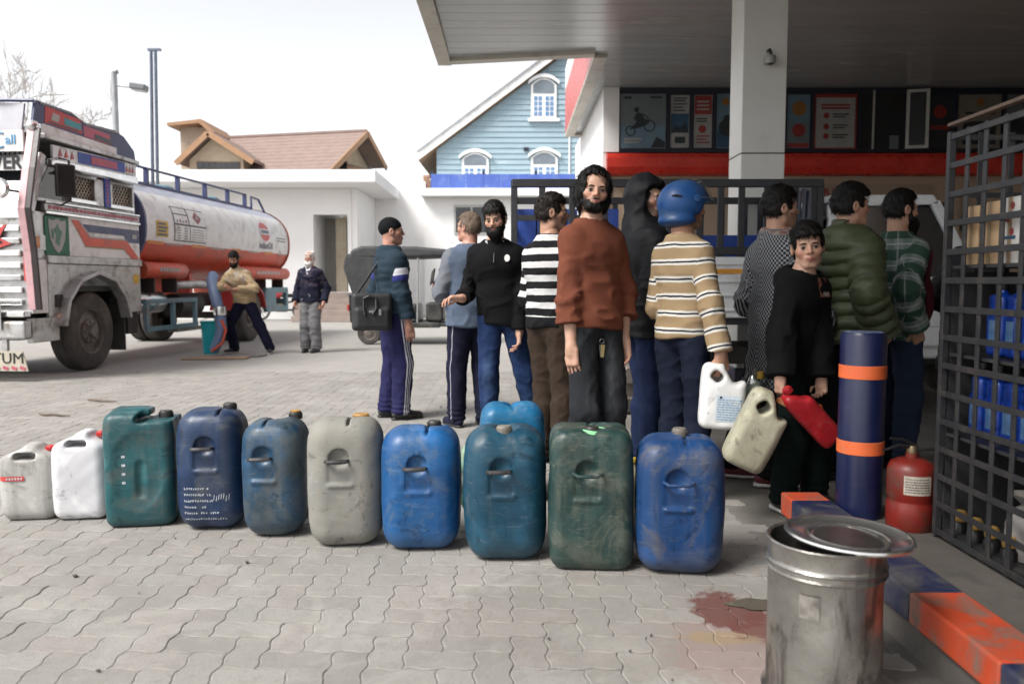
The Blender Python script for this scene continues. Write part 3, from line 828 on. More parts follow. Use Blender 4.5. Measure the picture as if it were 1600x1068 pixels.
mb = MB(); mb.bar(A + Vector((0, 0, 0.08)), A + rdir * RL + Vector((0, 0, 0.08)), 0.25, 0.1); mb.build('ridge', m_tile, rh)
for w in (-4.1, 2.1):
    mb = MB(); mb.bar(rp(-0.05, 0, -0.04), rp(-0.05, w, -0.04), 0.07, 0.24); mb.build('barge_board', m_wood, rh)
mb = MB(); mb.prism([rp(0.8, -3.6, -0.1), rp(0.8, 0, -0.1), rp(0.8, 2.0, -0.1)] + [Vector((*(A + rdir * 0.8 + gdir * 2.0).xy, 4.0)), Vector((*(A + rdir * 0.8 + gdir * -3.6).xy, 4.0))], rdir * 0.3); mb.build('gable_wall', m_ply, rh)
mb = MB(); mb.bar(rp(0.05, -4.1, -0.12), rp(RL, -4.1, -0.12), 0.06, 0.2); mb.build('fascia', m_wood, rh)
# little porch roof and windows on the gable end
c = A + rdir * 0.75 + gdir * -0.4; c.z = A.z - 1.55
mb = MB(); mb.box(c + Vector((0.3, -0.25, 0)), (1.9, 1.2, 0.12), (R(10), R(10), R(20))); mb.build('porch_roof', m_tile, rh)
mb = MB(); mb.box(c + Vector((0.3, -0.9, -0.16)), (1.9, 0.07, 0.16), (0, R(10), R(20))); mb.build('porch_fascia', m_wood, rh)
for (a, b, cc_, dd) in ((530, 545, 252, 264), (563, 582, 262, 273)):
    Yq = 34.6 if a < 550 else 35.5
    mb = MB(); mb.bb(wx(a, Yq), wx(b, Yq), Yq, Yq + 0.1, wz(dd, Yq), wz(cc_, Yq)); mb.build('window', m_glass, rh)
# front gable wing
YG = 33.0
gx, gzp = wx(340, YG), wz(211, YG); hw, hz = 1.38, wz(258, YG)
for s, e in ((-1, (290, 258)), (1, (408, 256))):
    p0 = Vector((gx, YG - 0.5, gzp)); p1 = Vector((wx(e[0], YG), YG - 0.5, wz(e[1], YG)))
    mb = MB(); mb.prism([p0, p1, p1 + Vector((0, 0, 0.12)), p0 + Vector((0, 0, 0.12))], (0, 6, 0)); mb.build('wing_roof', m_tile, rh)
    mb = MB(); mb.bar(p0 + Vector((0, -0.05, -0.02)), p1 + Vector((0, -0.05, -0.02)), 0.06, 0.22); mb.build('barge_board', m_wood, rh)
mb = MB(); mb.prism([(wx(300, YG), YG, 3.9), (wx(386, YG), YG, 3.9), (wx(386, YG), YG, wz(247, YG)), (gx, YG, gzp - 0.1), (wx(303, YG), YG, wz(250, YG))], (0, 5, 0)); mb.build('wing_wall', m_ply, rh)
m_shut = mat('window_brown', (0.10, 0.065, 0.05), (0.07, 0.05, 0.045), 6, rough=0.5)
wf = MB(); wf.bb(wx(315, YG), wx(381, YG), YG - 0.06, YG - 0.003, wz(292, YG), wz(253, YG)); wnd = wf.build('window', m_shut, rh)
for k in range(7):
    a = 317 + k * 9.1
    for (c, d, mm) in ((255, 263, m_glass), (266, 289, mat('shutter_red', (0.17, 0.075, 0.05), None, 5, rough=0.6))):
        mb = MB(); mb.bb(wx(a, YG), wx(a + 7.6, YG), YG - 0.075, YG - 0.062, wz(d, YG), wz(c, YG)); mb.build('pane', mm, wnd)
# stair tower with a single pitch roof
YT = 36.0
mb = MB(); mb.prism([(wx(290, YT), YT, 3.9), (wx(335, YT), YT, 3.9), (wx(335, YT), YT, wz(200, YT)), (wx(290, YT), YT, wz(196, YT))], (0, 2.2, 0)); mb.build('tower_wall', mat('tower_brick', (0.40, 0.31, 0.235), (0.32, 0.25, 0.19), 8, rough=0.85, bump=0.3, bscale=20), rh)
mb = MB(); mb.prism([(wx(278, YT), YT - 0.6, wz(196, YT)), (wx(330, YT), YT - 0.6, wz(190, YT)), (wx(350, YT), YT - 0.6, wz(210, YT)), (wx(346, YT), YT - 0.6, wz(214, YT)), (wx(327, YT), YT - 0.6, wz(196, YT)), (wx(279, YT), YT - 0.6, wz(201, YT))], (0, 3.2, 0)); mb.build('tower_roof', m_wood, rh)

# ------------------------------------------------------------------ mast, lamp post, bare tree
m_mast = mat('mast_steel', (0.10, 0.12, 0.17), (0.14, 0.16, 0.2), 5, rough=0.5, metal=0.3)
Ym = 23.0; top = at(240, 78, Ym)
ms = empty('steel_mast', (wx(246, Ym), Ym, 0), label='tall thin twin pipe steel mast rising behind the tanker', cat='mast')
for dx0, dx1 in ((-0.10, -0.07), (0.06, 0.05)):
    mb = MB(); mb.tube([(dx0, 0, 0), (top.x - wx(246, Ym) + dx1, 0, top.z)], [0.06, 0.045], 8); mb.build('pipe', m_mast, ms, smooth=True)
mb = MB(); mb.bar((top.x - wx(246, Ym) - 0.16, 0, top.z), (top.x - wx(246, Ym) + 0.2, 0, top.z), 0.1, 0.06); mb.build('cross_plate', m_mast, ms)
Yl = 22.0; pb = at(178, 115, Yl)
lp = empty('lamp_post', (pb.x, Yl, 0), label='grey lamp post with one flat floodlight behind the truck cab', cat='lamp post')
mb = MB(); mb.tube([(0, 0, 0), (0, 0, pb.z)], [0.10, 0.075], 12); mb.build('pole', mat('galvanised', (0.30, 0.31, 0.32), (0.36, 0.37, 0.38), 5, rough=0.5, metal=0.4), lp, smooth=True)
mb = MB(); mb.tube([(0, 0, pb.z - 0.3), (0.28, 0, pb.z - 0.34), (0.5, 0, pb.z - 0.36)], 0.03, 8); mb.build('arm', MATS['galvanised'], lp, smooth=True)
mb = MB(); mb.box((0.66, 0, pb.z - 0.36), (0.42, 0.3, 0.16), (0, R(8), 0)); h = mb.build('lamp_head', mat('lamp_grey', (0.16, 0.17, 0.18), None, 5, rough=0.5), lp, bevel=0.03)
mb = MB(); mb.box((0.67, 0, pb.z - 0.455), (0.34, 0.24, 0.03), (0, R(8), 0)); mb.build('lens', p_wht, h)
mb = MB(); mb.tube([(0, 0, pb.z - 0.12), (0, 0, pb.z + 0.02), (0.1, 0, pb.z + 0.05)], 0.06, 8); mb.build('photo_cell', MATS['lamp_grey'], lp, smooth=True)

def bare_tree(name, base, h, seed, label, lean=(0, 0)):
    r = random.Random(seed); root = empty(name, base, label=label, cat='tree')
    m_bark = mat('grey_bark', (0.55, 0.52, 0.50), (0.46, 0.43, 0.41), 8, rough=0.9)
    tr, tw = MB(), MB()
    def grow(p, d, L, rad, depth):
        n = 4; pts = [p]; q = p.copy(); dd = d.copy()
        for i in range(n):
            dd = (dd + Vector((r.gauss(0, .12), r.gauss(0, .12), r.gauss(0.03, .08)))).normalized(); q = q + dd * L / n; pts.append(q.copy())
        rs = [rad * (1 - 0.45 * i / n) for i in range(n + 1)]
        (tr if depth < 2 else tw).tube(pts, rs, 7 if depth < 2 else 4, caps=False)
        if depth >= 5: return
        for i in range(r.randint(3, 4) if depth else 5):
            t = r.uniform(0.35, 1.0); b = pts[min(n, max(1, int(t * n)))]
            nd = (dd + Vector((r.gauss(0, .65), r.gauss(0, .65), r.gauss(0.15, .35)))).normalized()
            grow(b, nd, L * r.uniform(0.5, 0.72), max(rs[-1] * 0.66, 0.020), depth + 1)
    grow(Vector((0, 0, 0)), Vector((lean[0], lean[1], 1)).normalized(), h * 0.42, 0.26, 0)
    tr.build('trunk', m_bark, root, smooth=True); tw.build('crown', m_bark, root, smooth=True)
bare_tree('bare_tree', (wx(34, 44), 44, 0), 21.0, 4, 'pale leafless tree rising behind the truck at the far left')
# distant pale bank of buildings closing the yard on the left, behind the truck
bw = empty('boundary_wall', (-17, 33, 0), label='long plain white boundary wall behind the tanker truck', cat='wall')
mb = MB(); mb.bb(-14, 1.2, 0, 0.25, 0, 2.6); mb.build('wall', m_wallw, bw)
mb = MB(); mb.bb(-14.05, 1.25, -0.05, 0.3, 2.605, 2.72); mb.build('coping', m_wallw, bw)
# ------------------------------------------------------------------ jerrycans
def can_material(name, col, col2, dust=(0.30, 0.28, 0.25), amt=0.45, seed=0.0, rough=0.38, low=0.25):
    if max(col) - min(col) > 0.03: col, col2, dust = (tuple(q * 0.72 for q in k_) for k_ in (col, col2, dust))
    t = NT(name)
    tc0 = t.n('TexCoord').outputs['Object']
    tc = t.mapv(tc0, (1, 1, 1), (seed, seed * 1.7, seed * 0.6))
    c = t.mix(t.ramp(t.noise(tc, 5, 5, 0.6, 0.5), 0.36, 0.62), col, col2)
    c = t.mix(t.math('MULTIPLY', t.ramp(t.noise(tc, 2.6, 5, 0.65, 1.5), 0.50, 0.66), 0.55), c, tuple(min(1, q * 1.7 + 0.012) for q in col2))
    streak = t.noise(t.mapv(tc, (26, 26, 1.6)), 1.0, 5, 0.6)
    d1 = t.ramp(t.noise(tc, 4.2, 8, 0.72, 1.2), 0.56 - amt * 0.22, 0.68 - amt * 0.12)
    d2 = t.math('MULTIPLY', t.ramp(streak, 0.44, 0.66), amt)
    sep = t.n('SeparateXYZ', None, Vector=tc0)
    foot = t.math('MULTIPLY', t.ramp(t.math('ADD', sep.outputs[2], t.math('MULTIPLY', t.noise(tc, 9, 4), 0.22)), 0.26, 0.10), low)   # mud splashed up from the yard
    d = t.math('MAXIMUM', t.math('MULTIPLY', t.math('MULTIPLY_ADD', d1, 0.75, d2), 0.62), foot)
    c = t.mix(d, c, dust)
    scr = t.ramp(t.noise(t.mapv(tc, (9, 9, 55)), 1.0, 6, 0.75, 1.2), 0.57, 0.63)
    c = t.mix(t.math('MULTIPLY', scr, 0.20), c, tuple(min(1, k * 1.6 + 0.05) for k in dust))
    dark = t.ramp(t.noise(tc, 11, 6, 0.7, 1.2), 0.57, 0.66)
    c = t.mix(t.math('MULTIPLY', dark, 0.55), c, tuple(k * 0.25 for k in col))
    r = t.math('ADD', t.math('MULTIPLY', d, 0.4), t.math('MULTIPLY_ADD', t.noise(tc, 30, 3), 0.2, rough - 0.1))
    t.bsdf(Base_Color=c, Roughness=r, Specular_IOR_Level=0.45, Normal=t.bump(t.noise(tc, 22, 5, 0.6), 0.18, 0.006))
    return t.m

def can_sdf(w, d, h, rc=0.07, bulge=0.06, top=0.9, feats=(), seed=0, dent=0.0042):
    def f(p):
        x, y, z = p[:, 0], p[:, 1], p[:, 2]
        u = 2 * z / h - 1
        s = 1 - bulge * np.abs(u) ** 3 - np.where(u > 0, (1 - top) * np.abs(u) ** 6, 0.02 * np.abs(u) ** 6)
        q = np.stack([x / s, y / s, z], 1)
        Dxy = sd_rbox(np.stack([q[:, 0], q[:, 1], q[:, 0] * 0], 1), (0, 0, 0), (w / 2, d / 2, 9.0), rc)
        D = smax(Dxy, np.abs(z - h / 2) - h / 2, rc * 0.95) * 0.92
        D = D + dent * wob(p, 11, seed) + 0.0012 * wob(p, 34, seed + 3) - 0.0022 * np.exp(-(y / 0.006) ** 2)
        for k in feats:
            if k[0] == 'cut': D = smax(D, -k[1](p), k[2])
            else: D = smin(D, k[1](p), k[2])
        return D
    return f
def F_ell(c, r): return lambda p: sd_ell(p, c, r)
def F_box(c, h, r, M=None): return lambda p: sd_rbox(p, c, h, r, M)
def F_cap(a, b, r): return lambda p: sd_cone(p, a, b, r, r)
def surf_y(f, x, z, y0=-0.4, y1=0.0):
    """front surface of a can at (x, z) by bisection"""
    a = np.full(len(x), y0); b = np.full(len(x), y1)
    for _ in range(22):
        m = (a + b) / 2; v = f(np.stack([x, m, z], 1)); ins = v < 0
        b = np.where(ins, m, b); a = np.where(ins, a, m)
    return (a + b) / 2
def marks(name, f, rects, m, par, off=0.0012):
    """small painted strokes wrapped on the front of a can: rects (x, z, w, h, slant)"""
    vs, fs = [], []
    for (x, z, w, h, sl) in rects:
        b = len(vs)
        vs += [(x, z), (x + w, z), (x + w + sl, z + h), (x + sl, z + h)]; fs.append((b, b + 1, b + 2, b + 3))
    a = np.array(vs); y = surf_y(f, a[:, 0], a[:, 1]) - off
    mb = MB(); mb.add([(a[i, 0], y[i], a[i, 1]) for i in range(len(a))], fs)
    return mb.build(name, m, par)
def cap_part(par, c, r, h, m, n=20, collar=None):
    mb = MB(); mb.lathe([(0.001, 0), (r, 0), (r * 1.02, h * 0.75), (r * 0.86, h), (0.001, h)], n, c); o = mb.build('cap', m, par, smooth=True)
    rb = MB()
    for k in range(0, n):
        a = 2 * math.pi * (k + 0.5) / n
        rb.box((c[0] + math.cos(a) * r * 1.02, c[1] + math.sin(a) * r * 1.02, c[2] + h * 0.38), (0.003, 0.004, h * 0.7), (0, 0, a))
    rb.build('grip_ribs', m, o)
    if collar:
        mb = MB(); mb.lathe([(r * 0.9, -0.02), (r * 0.9, 0.002)], n, c); mb.build('neck', collar, par, smooth=True)
    return o
m_capb = mat('cap_black', (0.02, 0.02, 0.021), (0.05, 0.045, 0.04), 20, rough=0.5)
m_capr = mat('cap_red', (0.55, 0.03, 0.03), (0.4, 0.03, 0.03), 20, rough=0.4)
m_capg = mat('cap_grey', (0.20, 0.18, 0.15), (0.14, 0.125, 0.11), 20, rough=0.6)
m_capo = mat('cap_amber', (0.45, 0.24, 0.05), (0.30, 0.16, 0.05), 20, rough=0.5)
m_wire = mat('handle_metal', (0.10, 0.10, 0.11), (0.06, 0.055, 0.055), 20, rough=0.45, metal=0.5)
m_stencil = mat('stencil_white', (0.55, 0.57, 0.6), (0.35, 0.38, 0.42), 60, rough=0.7)
m_rope = mat('green_cord', (0.25, 0.62, 0.30), (0.20, 0.52, 0.25), 25, rough=0.7)
GROUP = 'plastic fuel cans lined up on the paving'
def jerrycan(px, base_y, w, d, h, m, label, rz=0.0, kind='slot', cap=None, seed=0, loc=None, rc=0.10, bulge=0.085, top=0.96, handle=None, slot_x=0.0, cap_pos=None, voxel=0.0062, valley=False):
    g = ground(px, base_y) if loc is None else Vector(loc)
    if loc is None: g.y += d / 2 * 0.92; g.x *= g.y / (g.y - d / 2 * 0.92)
    root = empty('jerrycan', g, R(rz), label, 'jerrycan', GROUP)
    fe = []
    zt = h
    if kind == 'slot':
        fe.append(('cut', F_box((slot_x, 0.0, zt), (0.0062, d * 0.40, 0.022), 0.003), 0.004))
        if valley:
            fe.append(('cut', F_ell((slot_x, -d * 0.06, zt + 0.012), (0.05, 0.055, 0.045)), 0.02))
            fe.append(('cut', F_ell((0, 0, zt + 0.055), (w * 0.1, d * 0.6, 0.062)), 0.03))
        else:
            fe.append(('cut', F_ell((slot_x + 0.02, 0.05, zt + 0.012), (0.055, 0.055, 0.03)), 0.015))
    if kind == 'grip':        # thick moulded handle with a gap beneath
        fe.append(('cut', F_box((w * 0.24, 0, zt), (w * 0.22, d, 0.040), 0.02), 0.02))
        fe.append(('cut', F_box((w * 0.04, 0, zt - 0.03), (0.022, d, 0.016), 0.014), 0.01))
        fe.append(('add', F_box((-w * 0.12, 0, zt - 0.005), (w * 0.26, 0.05, 0.016), 0.012), 0.03))
    zh = h * 0.70
    if handle in ('bar', 'loop'):
        fe.append(('cut', F_ell((slot_x * 0.3 - 0.02, -d / 2 + 0.004, zh + 0.012), (0.045, 0.022, 0.042)), 0.008))
        fe.append(('cut', F_box((slot_x * 0.3 - 0.02, -d / 2 - 0.004, zh - 0.055), (0.050, 0.009, 0.053), 0.008), 0.012))
        fe.append(('add', F_cap((slot_x * 0.3 - 0.065, -d / 2 + 0.004, zh - 0.108), (slot_x * 0.3 + 0.03, -d / 2 + 0.004, zh - 0.108), 0.009), 0.012))
    if handle == 'arch':
        fe.append(('cut', F_ell((0.0, -d / 2 - 0.006, h * 0.50), (w * 0.36, 0.020, h * 0.33)), 0.012))
        fe.append(('add', F_ell((0.0, -d / 2 + 0.018, h * 0.50), (w * 0.27, 0.014, h * 0.27)), 0.012))
        fe.append(('cut', F_cap((0.01, -d / 2 - 0.002, h * 0.30), (0.01, -d / 2 - 0.002, h * 0.55), 0.02), 0.015))
    if kind == 'shoulder':
        fe.append(('cut', F_box((w * 0.42, 0, zt + 0.01), (w * 0.22, d, 0.06), 0.03, Matrix_y(-22)), 0.03))
        fe.append(('cut', F_box((-w * 0.42, 0, zt + 0.01), (w * 0.30, d, 0.06), 0.03, Matrix_y(24)), 0.03))
        fe.append(('cut', F_box((-w * 0.02, 0, zt - 0.055), (0.05, d, 0.017), 0.016), 0.01))
    f = can_sdf(w, d, h, rc, bulge, top, fe, seed)
    V, Fq = mesh_sdf(f, (-w / 2 - 0.05, -d / 2 - 0.05, -0.02), (w / 2 + 0.05, d / 2 + 0.05, h + 0.05), voxel)
    V[:, 2] = np.maximum(V[:, 2], 0.0)
    link('body', np_mesh('body', V, Fq), m, root)
    if cap: cap_part(root, cap_pos or (slot_x, -d * 0.1, zt - 0.016), cap[0], cap[1], cap[2], collar=m)
    hx = slot_x * 0.3 - 0.02
    if handle == 'bar':
        mb = MB(); y = -d / 2
        mb.tube([(hx + 0.036, y + 0.012, zh), (hx + 0.030, y - 0.020, zh + 0.002), (hx + 0.0, y - 0.030, zh + 0.003), (hx - 0.045, y - 0.028, zh + 0.002), (hx - 0.058, y - 0.008, zh), (hx - 0.056, y + 0.02, zh)], [0.008, 0.0095, 0.0105, 0.0095, 0.008, 0.007], 8)
        mb.build('handle', m_wire, root, smooth=True)
    if handle == 'loop':
        mb = MB(); y = -d / 2
        mb.tube([(hx - 0.055, y + 0.012, zh + 0.004), (hx - 0.056, y - 0.022, zh + 0.008), (hx - 0.038, y - 0.036, zh), (hx + 0.038, y - 0.036, zh), (hx + 0.056, y - 0.022, zh + 0.008), (hx + 0.055, y + 0.012, zh + 0.004)], 0.0075, 8)
        mb.build('handle', m, root, smooth=True)
    return root, f
def Matrix_y(a):
    a = R(a); return np.array(((math.cos(a), 0, -math.sin(a)), (0, 1, 0), (math.sin(a), 0, math.cos(a))))
M_ = can_material
m_c1 = M_('can_dirty_white', (0.62, 0.62, 0.59), (0.55, 0.55, 0.52), (0.15, 0.13, 0.11), 0.42, 1.0)
m_c2 = M_('can_white', (0.8300, 0.8300, 0.8600), (0.8000, 0.8000, 0.8400), (0.600, 0.580, 0.550), 0.05, 2.0, low=0.1)
m_c3 = M_('can_teal', (0.006, 0.082, 0.098), (0.009, 0.098, 0.112), (0.115, 0.12, 0.11), 0.30, 3.0)
m_c4 = M_('can_navy', (0.0080, 0.0275, 0.0850), (0.0110, 0.0375, 0.1050), (0.108, 0.115, 0.122), 0.30, 4.0)
m_c5 = M_('can_slate_blue', (0.0225, 0.0550, 0.0850), (0.0150, 0.0700, 0.1500), (0.122, 0.130, 0.119), 0.50, 5.0)
m_c6 = M_('can_cement_grey', (0.2088, 0.2052, 0.1836), (0.1728, 0.1836, 0.1764), (0.238, 0.223, 0.194), 0.60, 6.0, rough=0.6)
m_c7 = M_('can_bright_blue', (0.0066, 0.0880, 0.2750), (0.0077, 0.1045, 0.3025), (0.144, 0.187, 0.238), 0.20, 7.0)
m_c8 = M_('can_petrol_blue', (0.0040, 0.0525, 0.1000), (0.0060, 0.0650, 0.1150), (0.094, 0.115, 0.122), 0.22, 8.0)
m_c9 = M_('can_bottle_green', (0.0087, 0.0298, 0.0285), (0.0112, 0.0372, 0.0347), (0.108, 0.112, 0.086), 0.32, 9.0)
m_c10 = M_('can_royal_blue', (0.005, 0.048, 0.165), (0.007, 0.058, 0.19), (0.13, 0.118, 0.105), 0.26, 10.0, low=0.5)
m_c11 = M_('can_sky_blue', (0.0074, 0.1364, 0.3100), (0.0099, 0.1612, 0.3410), (0.180, 0.238, 0.288), 0.15, 11.0)
r1, f1 = jerrycan(57, 814, 0.273, 0.20, 0.375, m_c1, 'grimy white can with a red label stripe at the left end of the row', 8, 'shoulder', None, 1, rc=0.06, top=0.80)
cap_part(r1, (0.085, 0.0, 0.335), 0.024, 0.022, m_capr)
marks('label', f1, [(-0.115 + 0.016 * k, 0.205, 0.016, 0.022, 0.0) for k in range(7)], mat('label_red', (0.55, 0.06, 0.05), (0.48, 0.05, 0.05), 40, rough=0.5), r1, 0.004)
marks('lettering', f1, [(-0.085 + i * 0.013, 0.211, 0.008, 0.010, 0.001) for i in range(6)], m_stencil, r1, 0.0055)
r2, f2 = jerrycan(137, 813, 0.268, 0.20, 0.435, m_c2, 'clean bright white can with a red cap, second from the left end', 6, 'shoulder', None, 2, rc=0.055, bulge=0.035, top=0.86)
cap_part(r2, (0.085, 0.0, 0.405), 0.024, 0.024, m_capr)
r3, f3 = jerrycan(230, 824, 0.326, 0.26, 0.55, m_c3, 'teal green can with a big arched panel pressed into its front', 10, 'grip', None, 3, rc=0.05, bulge=0.05, top=0.97, handle='arch')
cap_part(r3, (0.10, 0.02, 0.508), 0.032, 0.034, m_capb, collar=m_c3)
marks('gauge_mark', f3, [(-0.072, 0.215 + k * 0.042, 0.016, 0.012, 0) for k in range(4)], m_stencil, r3)
r4, f4 = jerrycan(338, 831, 0.316, 0.27, 0.57, m_c4, 'dark navy can with rows of faded white stencil writing on its front', 4, 'slot', (0.03, 0.032, m_capb), 4, handle='bar', slot_x=0.05, cap_pos=(0.07, 0.04, 0.556))
rs = random.Random(2); st = []
for row, n in enumerate((11, 12, 13, 10, 16, 18)):
    x = -0.105
    for i in range(n):
        wl = rs.uniform(0.005, 0.009)
        if rs.random() < 0.82 or i < 6: st.append((x, 0.205 - row * 0.029 + rs.uniform(-.001, .001), wl * 0.55, 0.0085 if row < 5 else 0.005, rs.uniform(-.002, .002))); st.append((x, 0.205 - row * 0.029 + rs.choice((0, 0.004, 0.007)), wl, 0.0022, 0))
        x += wl + 0.0035
for k in range(7): st.append((0.03 + k * 0.011, 0.150 + rs.uniform(-.006, .01), 0.003, 0.026, 0.004))
marks('stencil_writing', f4, st, m_stencil, r4)
r5, f5 = jerrycan(435, 842, 0.294, 0.28, 0.535, m_c5, 'scuffed slate blue can with an amber topped black cap', 2, 'slot', None, 5, handle='bar', slot_x=-0.03)
cap_part(r5, (0.075, 0.075, 0.522), 0.03, 0.034, m_capb); cap_part(r5, (0.075, 0.075, 0.555), 0.022, 0.008, m_capo)
r6, f6 = jerrycan(544, 858, 0.337, 0.28, 0.565, m_c6, 'can caked in cement grey dust with a flat amber cap', 4, 'slot', None, 6, handle='bar', slot_x=0.02)
cap_part(r6, (0.06, 0.06, 0.548), 0.036, 0.024, m_capo)
r7, f7 = jerrycan(660, 864, 0.348, 0.28, 0.535, m_c7, 'bright blue can with a black bar handle between the grey and petrol blue cans', 3, 'slot', (0.03, 0.026, m_capb), 7, handle='bar', slot_x=0.03, cap_pos=(0.055, 0.06, 0.522))
r8, f8 = jerrycan(789, 880, 0.353, 0.29, 0.56, m_c8, 'petrol blue can with a brown cap and a thin metal handle', 2, 'slot', (0.032, 0.034, m_capg), 8, handle='bar', slot_x=0.005, cap_pos=(-0.005, -0.06, 0.535), valley=True)
r9, f9 = jerrycan(921, 893, 0.348, 0.29, 0.575, m_c9, 'dark bottle green can with a mint green cord tied round its cap', -2, 'slot', (0.03, 0.026, m_capb), 9, handle='loop', rc=0.06, bulge=0.05, top=0.96, cap_pos=(0, -0.065, 0.558))
mb = MB()
for k in range(2):
    n = 26; mb.tube([(0.0 + (0.052 + 0.004 * k + 0.006 * math.sin(3 * a)) * math.cos(a), -0.068 + (0.04 + 0.004 * k) * math.sin(a), 0.566 - 0.006 * k + 0.004 * math.sin(2 * a)) for a in [math.pi * (0.75 + 1.6 * i / n) for i in range(n + 1)]], 0.007, 7)
mb.build('cord', m_rope, r9, smooth=True)
r10, f10 = jerrycan(1057, 902, 0.353, 0.30, 0.545, m_c10, 'royal blue barrel shaped can with a brown cap at the right end of the row', -6, 'slot', None, 10, handle='loop', rc=0.09, bulge=0.09, top=0.95, slot_x=0.02)
cap_part(r10, (0.01, 0.07, 0.53), 0.03, 0.034, m_capg)
r11, f11 = jerrycan(0, 0, 0.353, 0.27, 0.52, m_c11, 'sky blue can standing behind the petrol blue can', 4, 'slot', None, 11, loc=(0.0, 4.30, 0), rc=0.07, top=0.86, valley=True)
# a small white bottle glimpsed between two cans
bo = empty('plastic_bottle', (0.555, 3.62, 0), label='slim pale bottle with a yellow cap between the green and royal blue cans', cat='bottle')
mb = MB(); mb.lathe([(0.001, 0), (0.035, 0), (0.037, 0.02), (0.037, 0.27), (0.03, 0.31), (0.013, 0.335), (0.013, 0.35)], 16); mb.build('body', mat('bottle_pale', (0.42, 0.38, 0.25), (0.35, 0.31, 0.2), 9, rough=0.3), bo, smooth=True)
cap_part(bo, (0, 0, 0.349), 0.016, 0.02, mat('cap_yellow', (0.55, 0.40, 0.05), None, 9, rough=0.4), 14)
bg_ = empty('green_bag', (-0.19, 3.80, 0), label='crumpled green and white plastic bag between the bright blue and petrol blue cans', cat='bag')
fb = lambda p: sd_ell(p, (0, 0, 0.21), (0.065, 0.06, 0.215)) + 0.012 * wob(p, 45, 3)
V, Fq = mesh_sdf(fb, (-0.12, -0.12, -0.02), (0.12, 0.12, 0.52), 0.011); V[:, 2] = np.maximum(V[:, 2], 0)
link('sack', np_mesh('sack', V, Fq), mat('sack_green', (0.10, 0.36, 0.20), (0.42, 0.40, 0.34), 9, rough=0.4), bg_)
# ------------------------------------------------------------------ people
def skin_material(name, col, lip):
    t = NT(name)
    tc = t.n('TexCoord').outputs['Object']
    c = t.mix(t.ramp(t.noise(tc, 28, 4), 0.35, 0.7), col, tuple(k * 0.86 for k in col))
    c = t.mix(t.attr('lip').outputs['Fac'], c, lip)
    c = t.mix(t.math('MULTIPLY', t.attr('flush').outputs['Fac'], 0.45), c, (col[0] * 1.0, col[1] * 0.72, col[2] * 0.66))
    c = t.mix(t.math('MULTIPLY', t.attr('stub').outputs['Fac'], t.math('MULTIPLY_ADD', t.noise(tc, 700, 2), 0.5, 0.7, True)), c, (0.035, 0.026, 0.022))  # stub holds beard stubble and the painted lip crease
    t.bsdf(Base_Color=c, Roughness=0.48, Specular_IOR_Level=0.4, Subsurface_Weight=0.12, Subsurface_Radius=(0.012, 0.005, 0.003), Subsurface_Scale=0.6,
           Normal=t.bump(t.noise(tc, 260, 3), 0.12, 0.002))
    return t.m
SKIN = {'tan': skin_material('skin_tan', (0.44, 0.245, 0.165), (0.26, 0.085, 0.07)), 'fair': skin_material('skin_fair', (0.52, 0.31, 0.225), (0.30, 0.10, 0.085)), 'ruddy': skin_material('skin_ruddy', (0.46, 0.24, 0.175), (0.34, 0.13, 0.11))}
def hair_material(name, col):
    t = NT(name); tc = t.n('TexCoord').outputs['Object']
    n = t.noise(t.mapv(tc, (220, 220, 40)), 1.0, 3)
    t.bsdf(Base_Color=t.mix(n, tuple(k * 0.5 for k in col), tuple(k * 1.5 for k in col)), Roughness=0.55, Specular_IOR_Level=0.18, Normal=t.bump(n, 0.5, 0.004))
    return t.m
HAIR = {'black': hair_material('hair_black', (0.0065, 0.0055, 0.005)), 'brown': hair_material('hair_brown', (0.013, 0.009, 0.007)), 'grey': hair_material('hair_white', (0.62, 0.60, 0.57)), 'stub': hair_material('hair_cropped', (0.16, 0.12, 0.09))}
def eye_material():
    t = NT('eye'); tc = t.n('TexCoord').outputs['Object']
    d = t.n('VectorMath', {'operation': 'LENGTH'}, _0=t.mapv(tc, (1, 0, 1))).outputs['Value']
    c = t.mix(t.ramp(d, 0.0072, 0.0064), (0.36, 0.31, 0.28), (0.02, 0.011, 0.007))
    t.bsdf(Base_Color=c, Roughness=0.12); return t.m
M_EYE = eye_material()
def eye_mesh():
    mb = MB(); mb.lathe([(0.0005, -0.0125), (0.006, -0.011), (0.0108, -0.0062), (0.0125, 0), (0.0108, 0.0062), (0.006, 0.011), (0.0005, 0.0125)], 14, axis='y')
    me = bpy.data.meshes.new('eye'); me.from_pydata(mb.v, [], mb.f); shade(me, 180); me.materials.append(M_EYE); return me
EYE = eye_mesh()

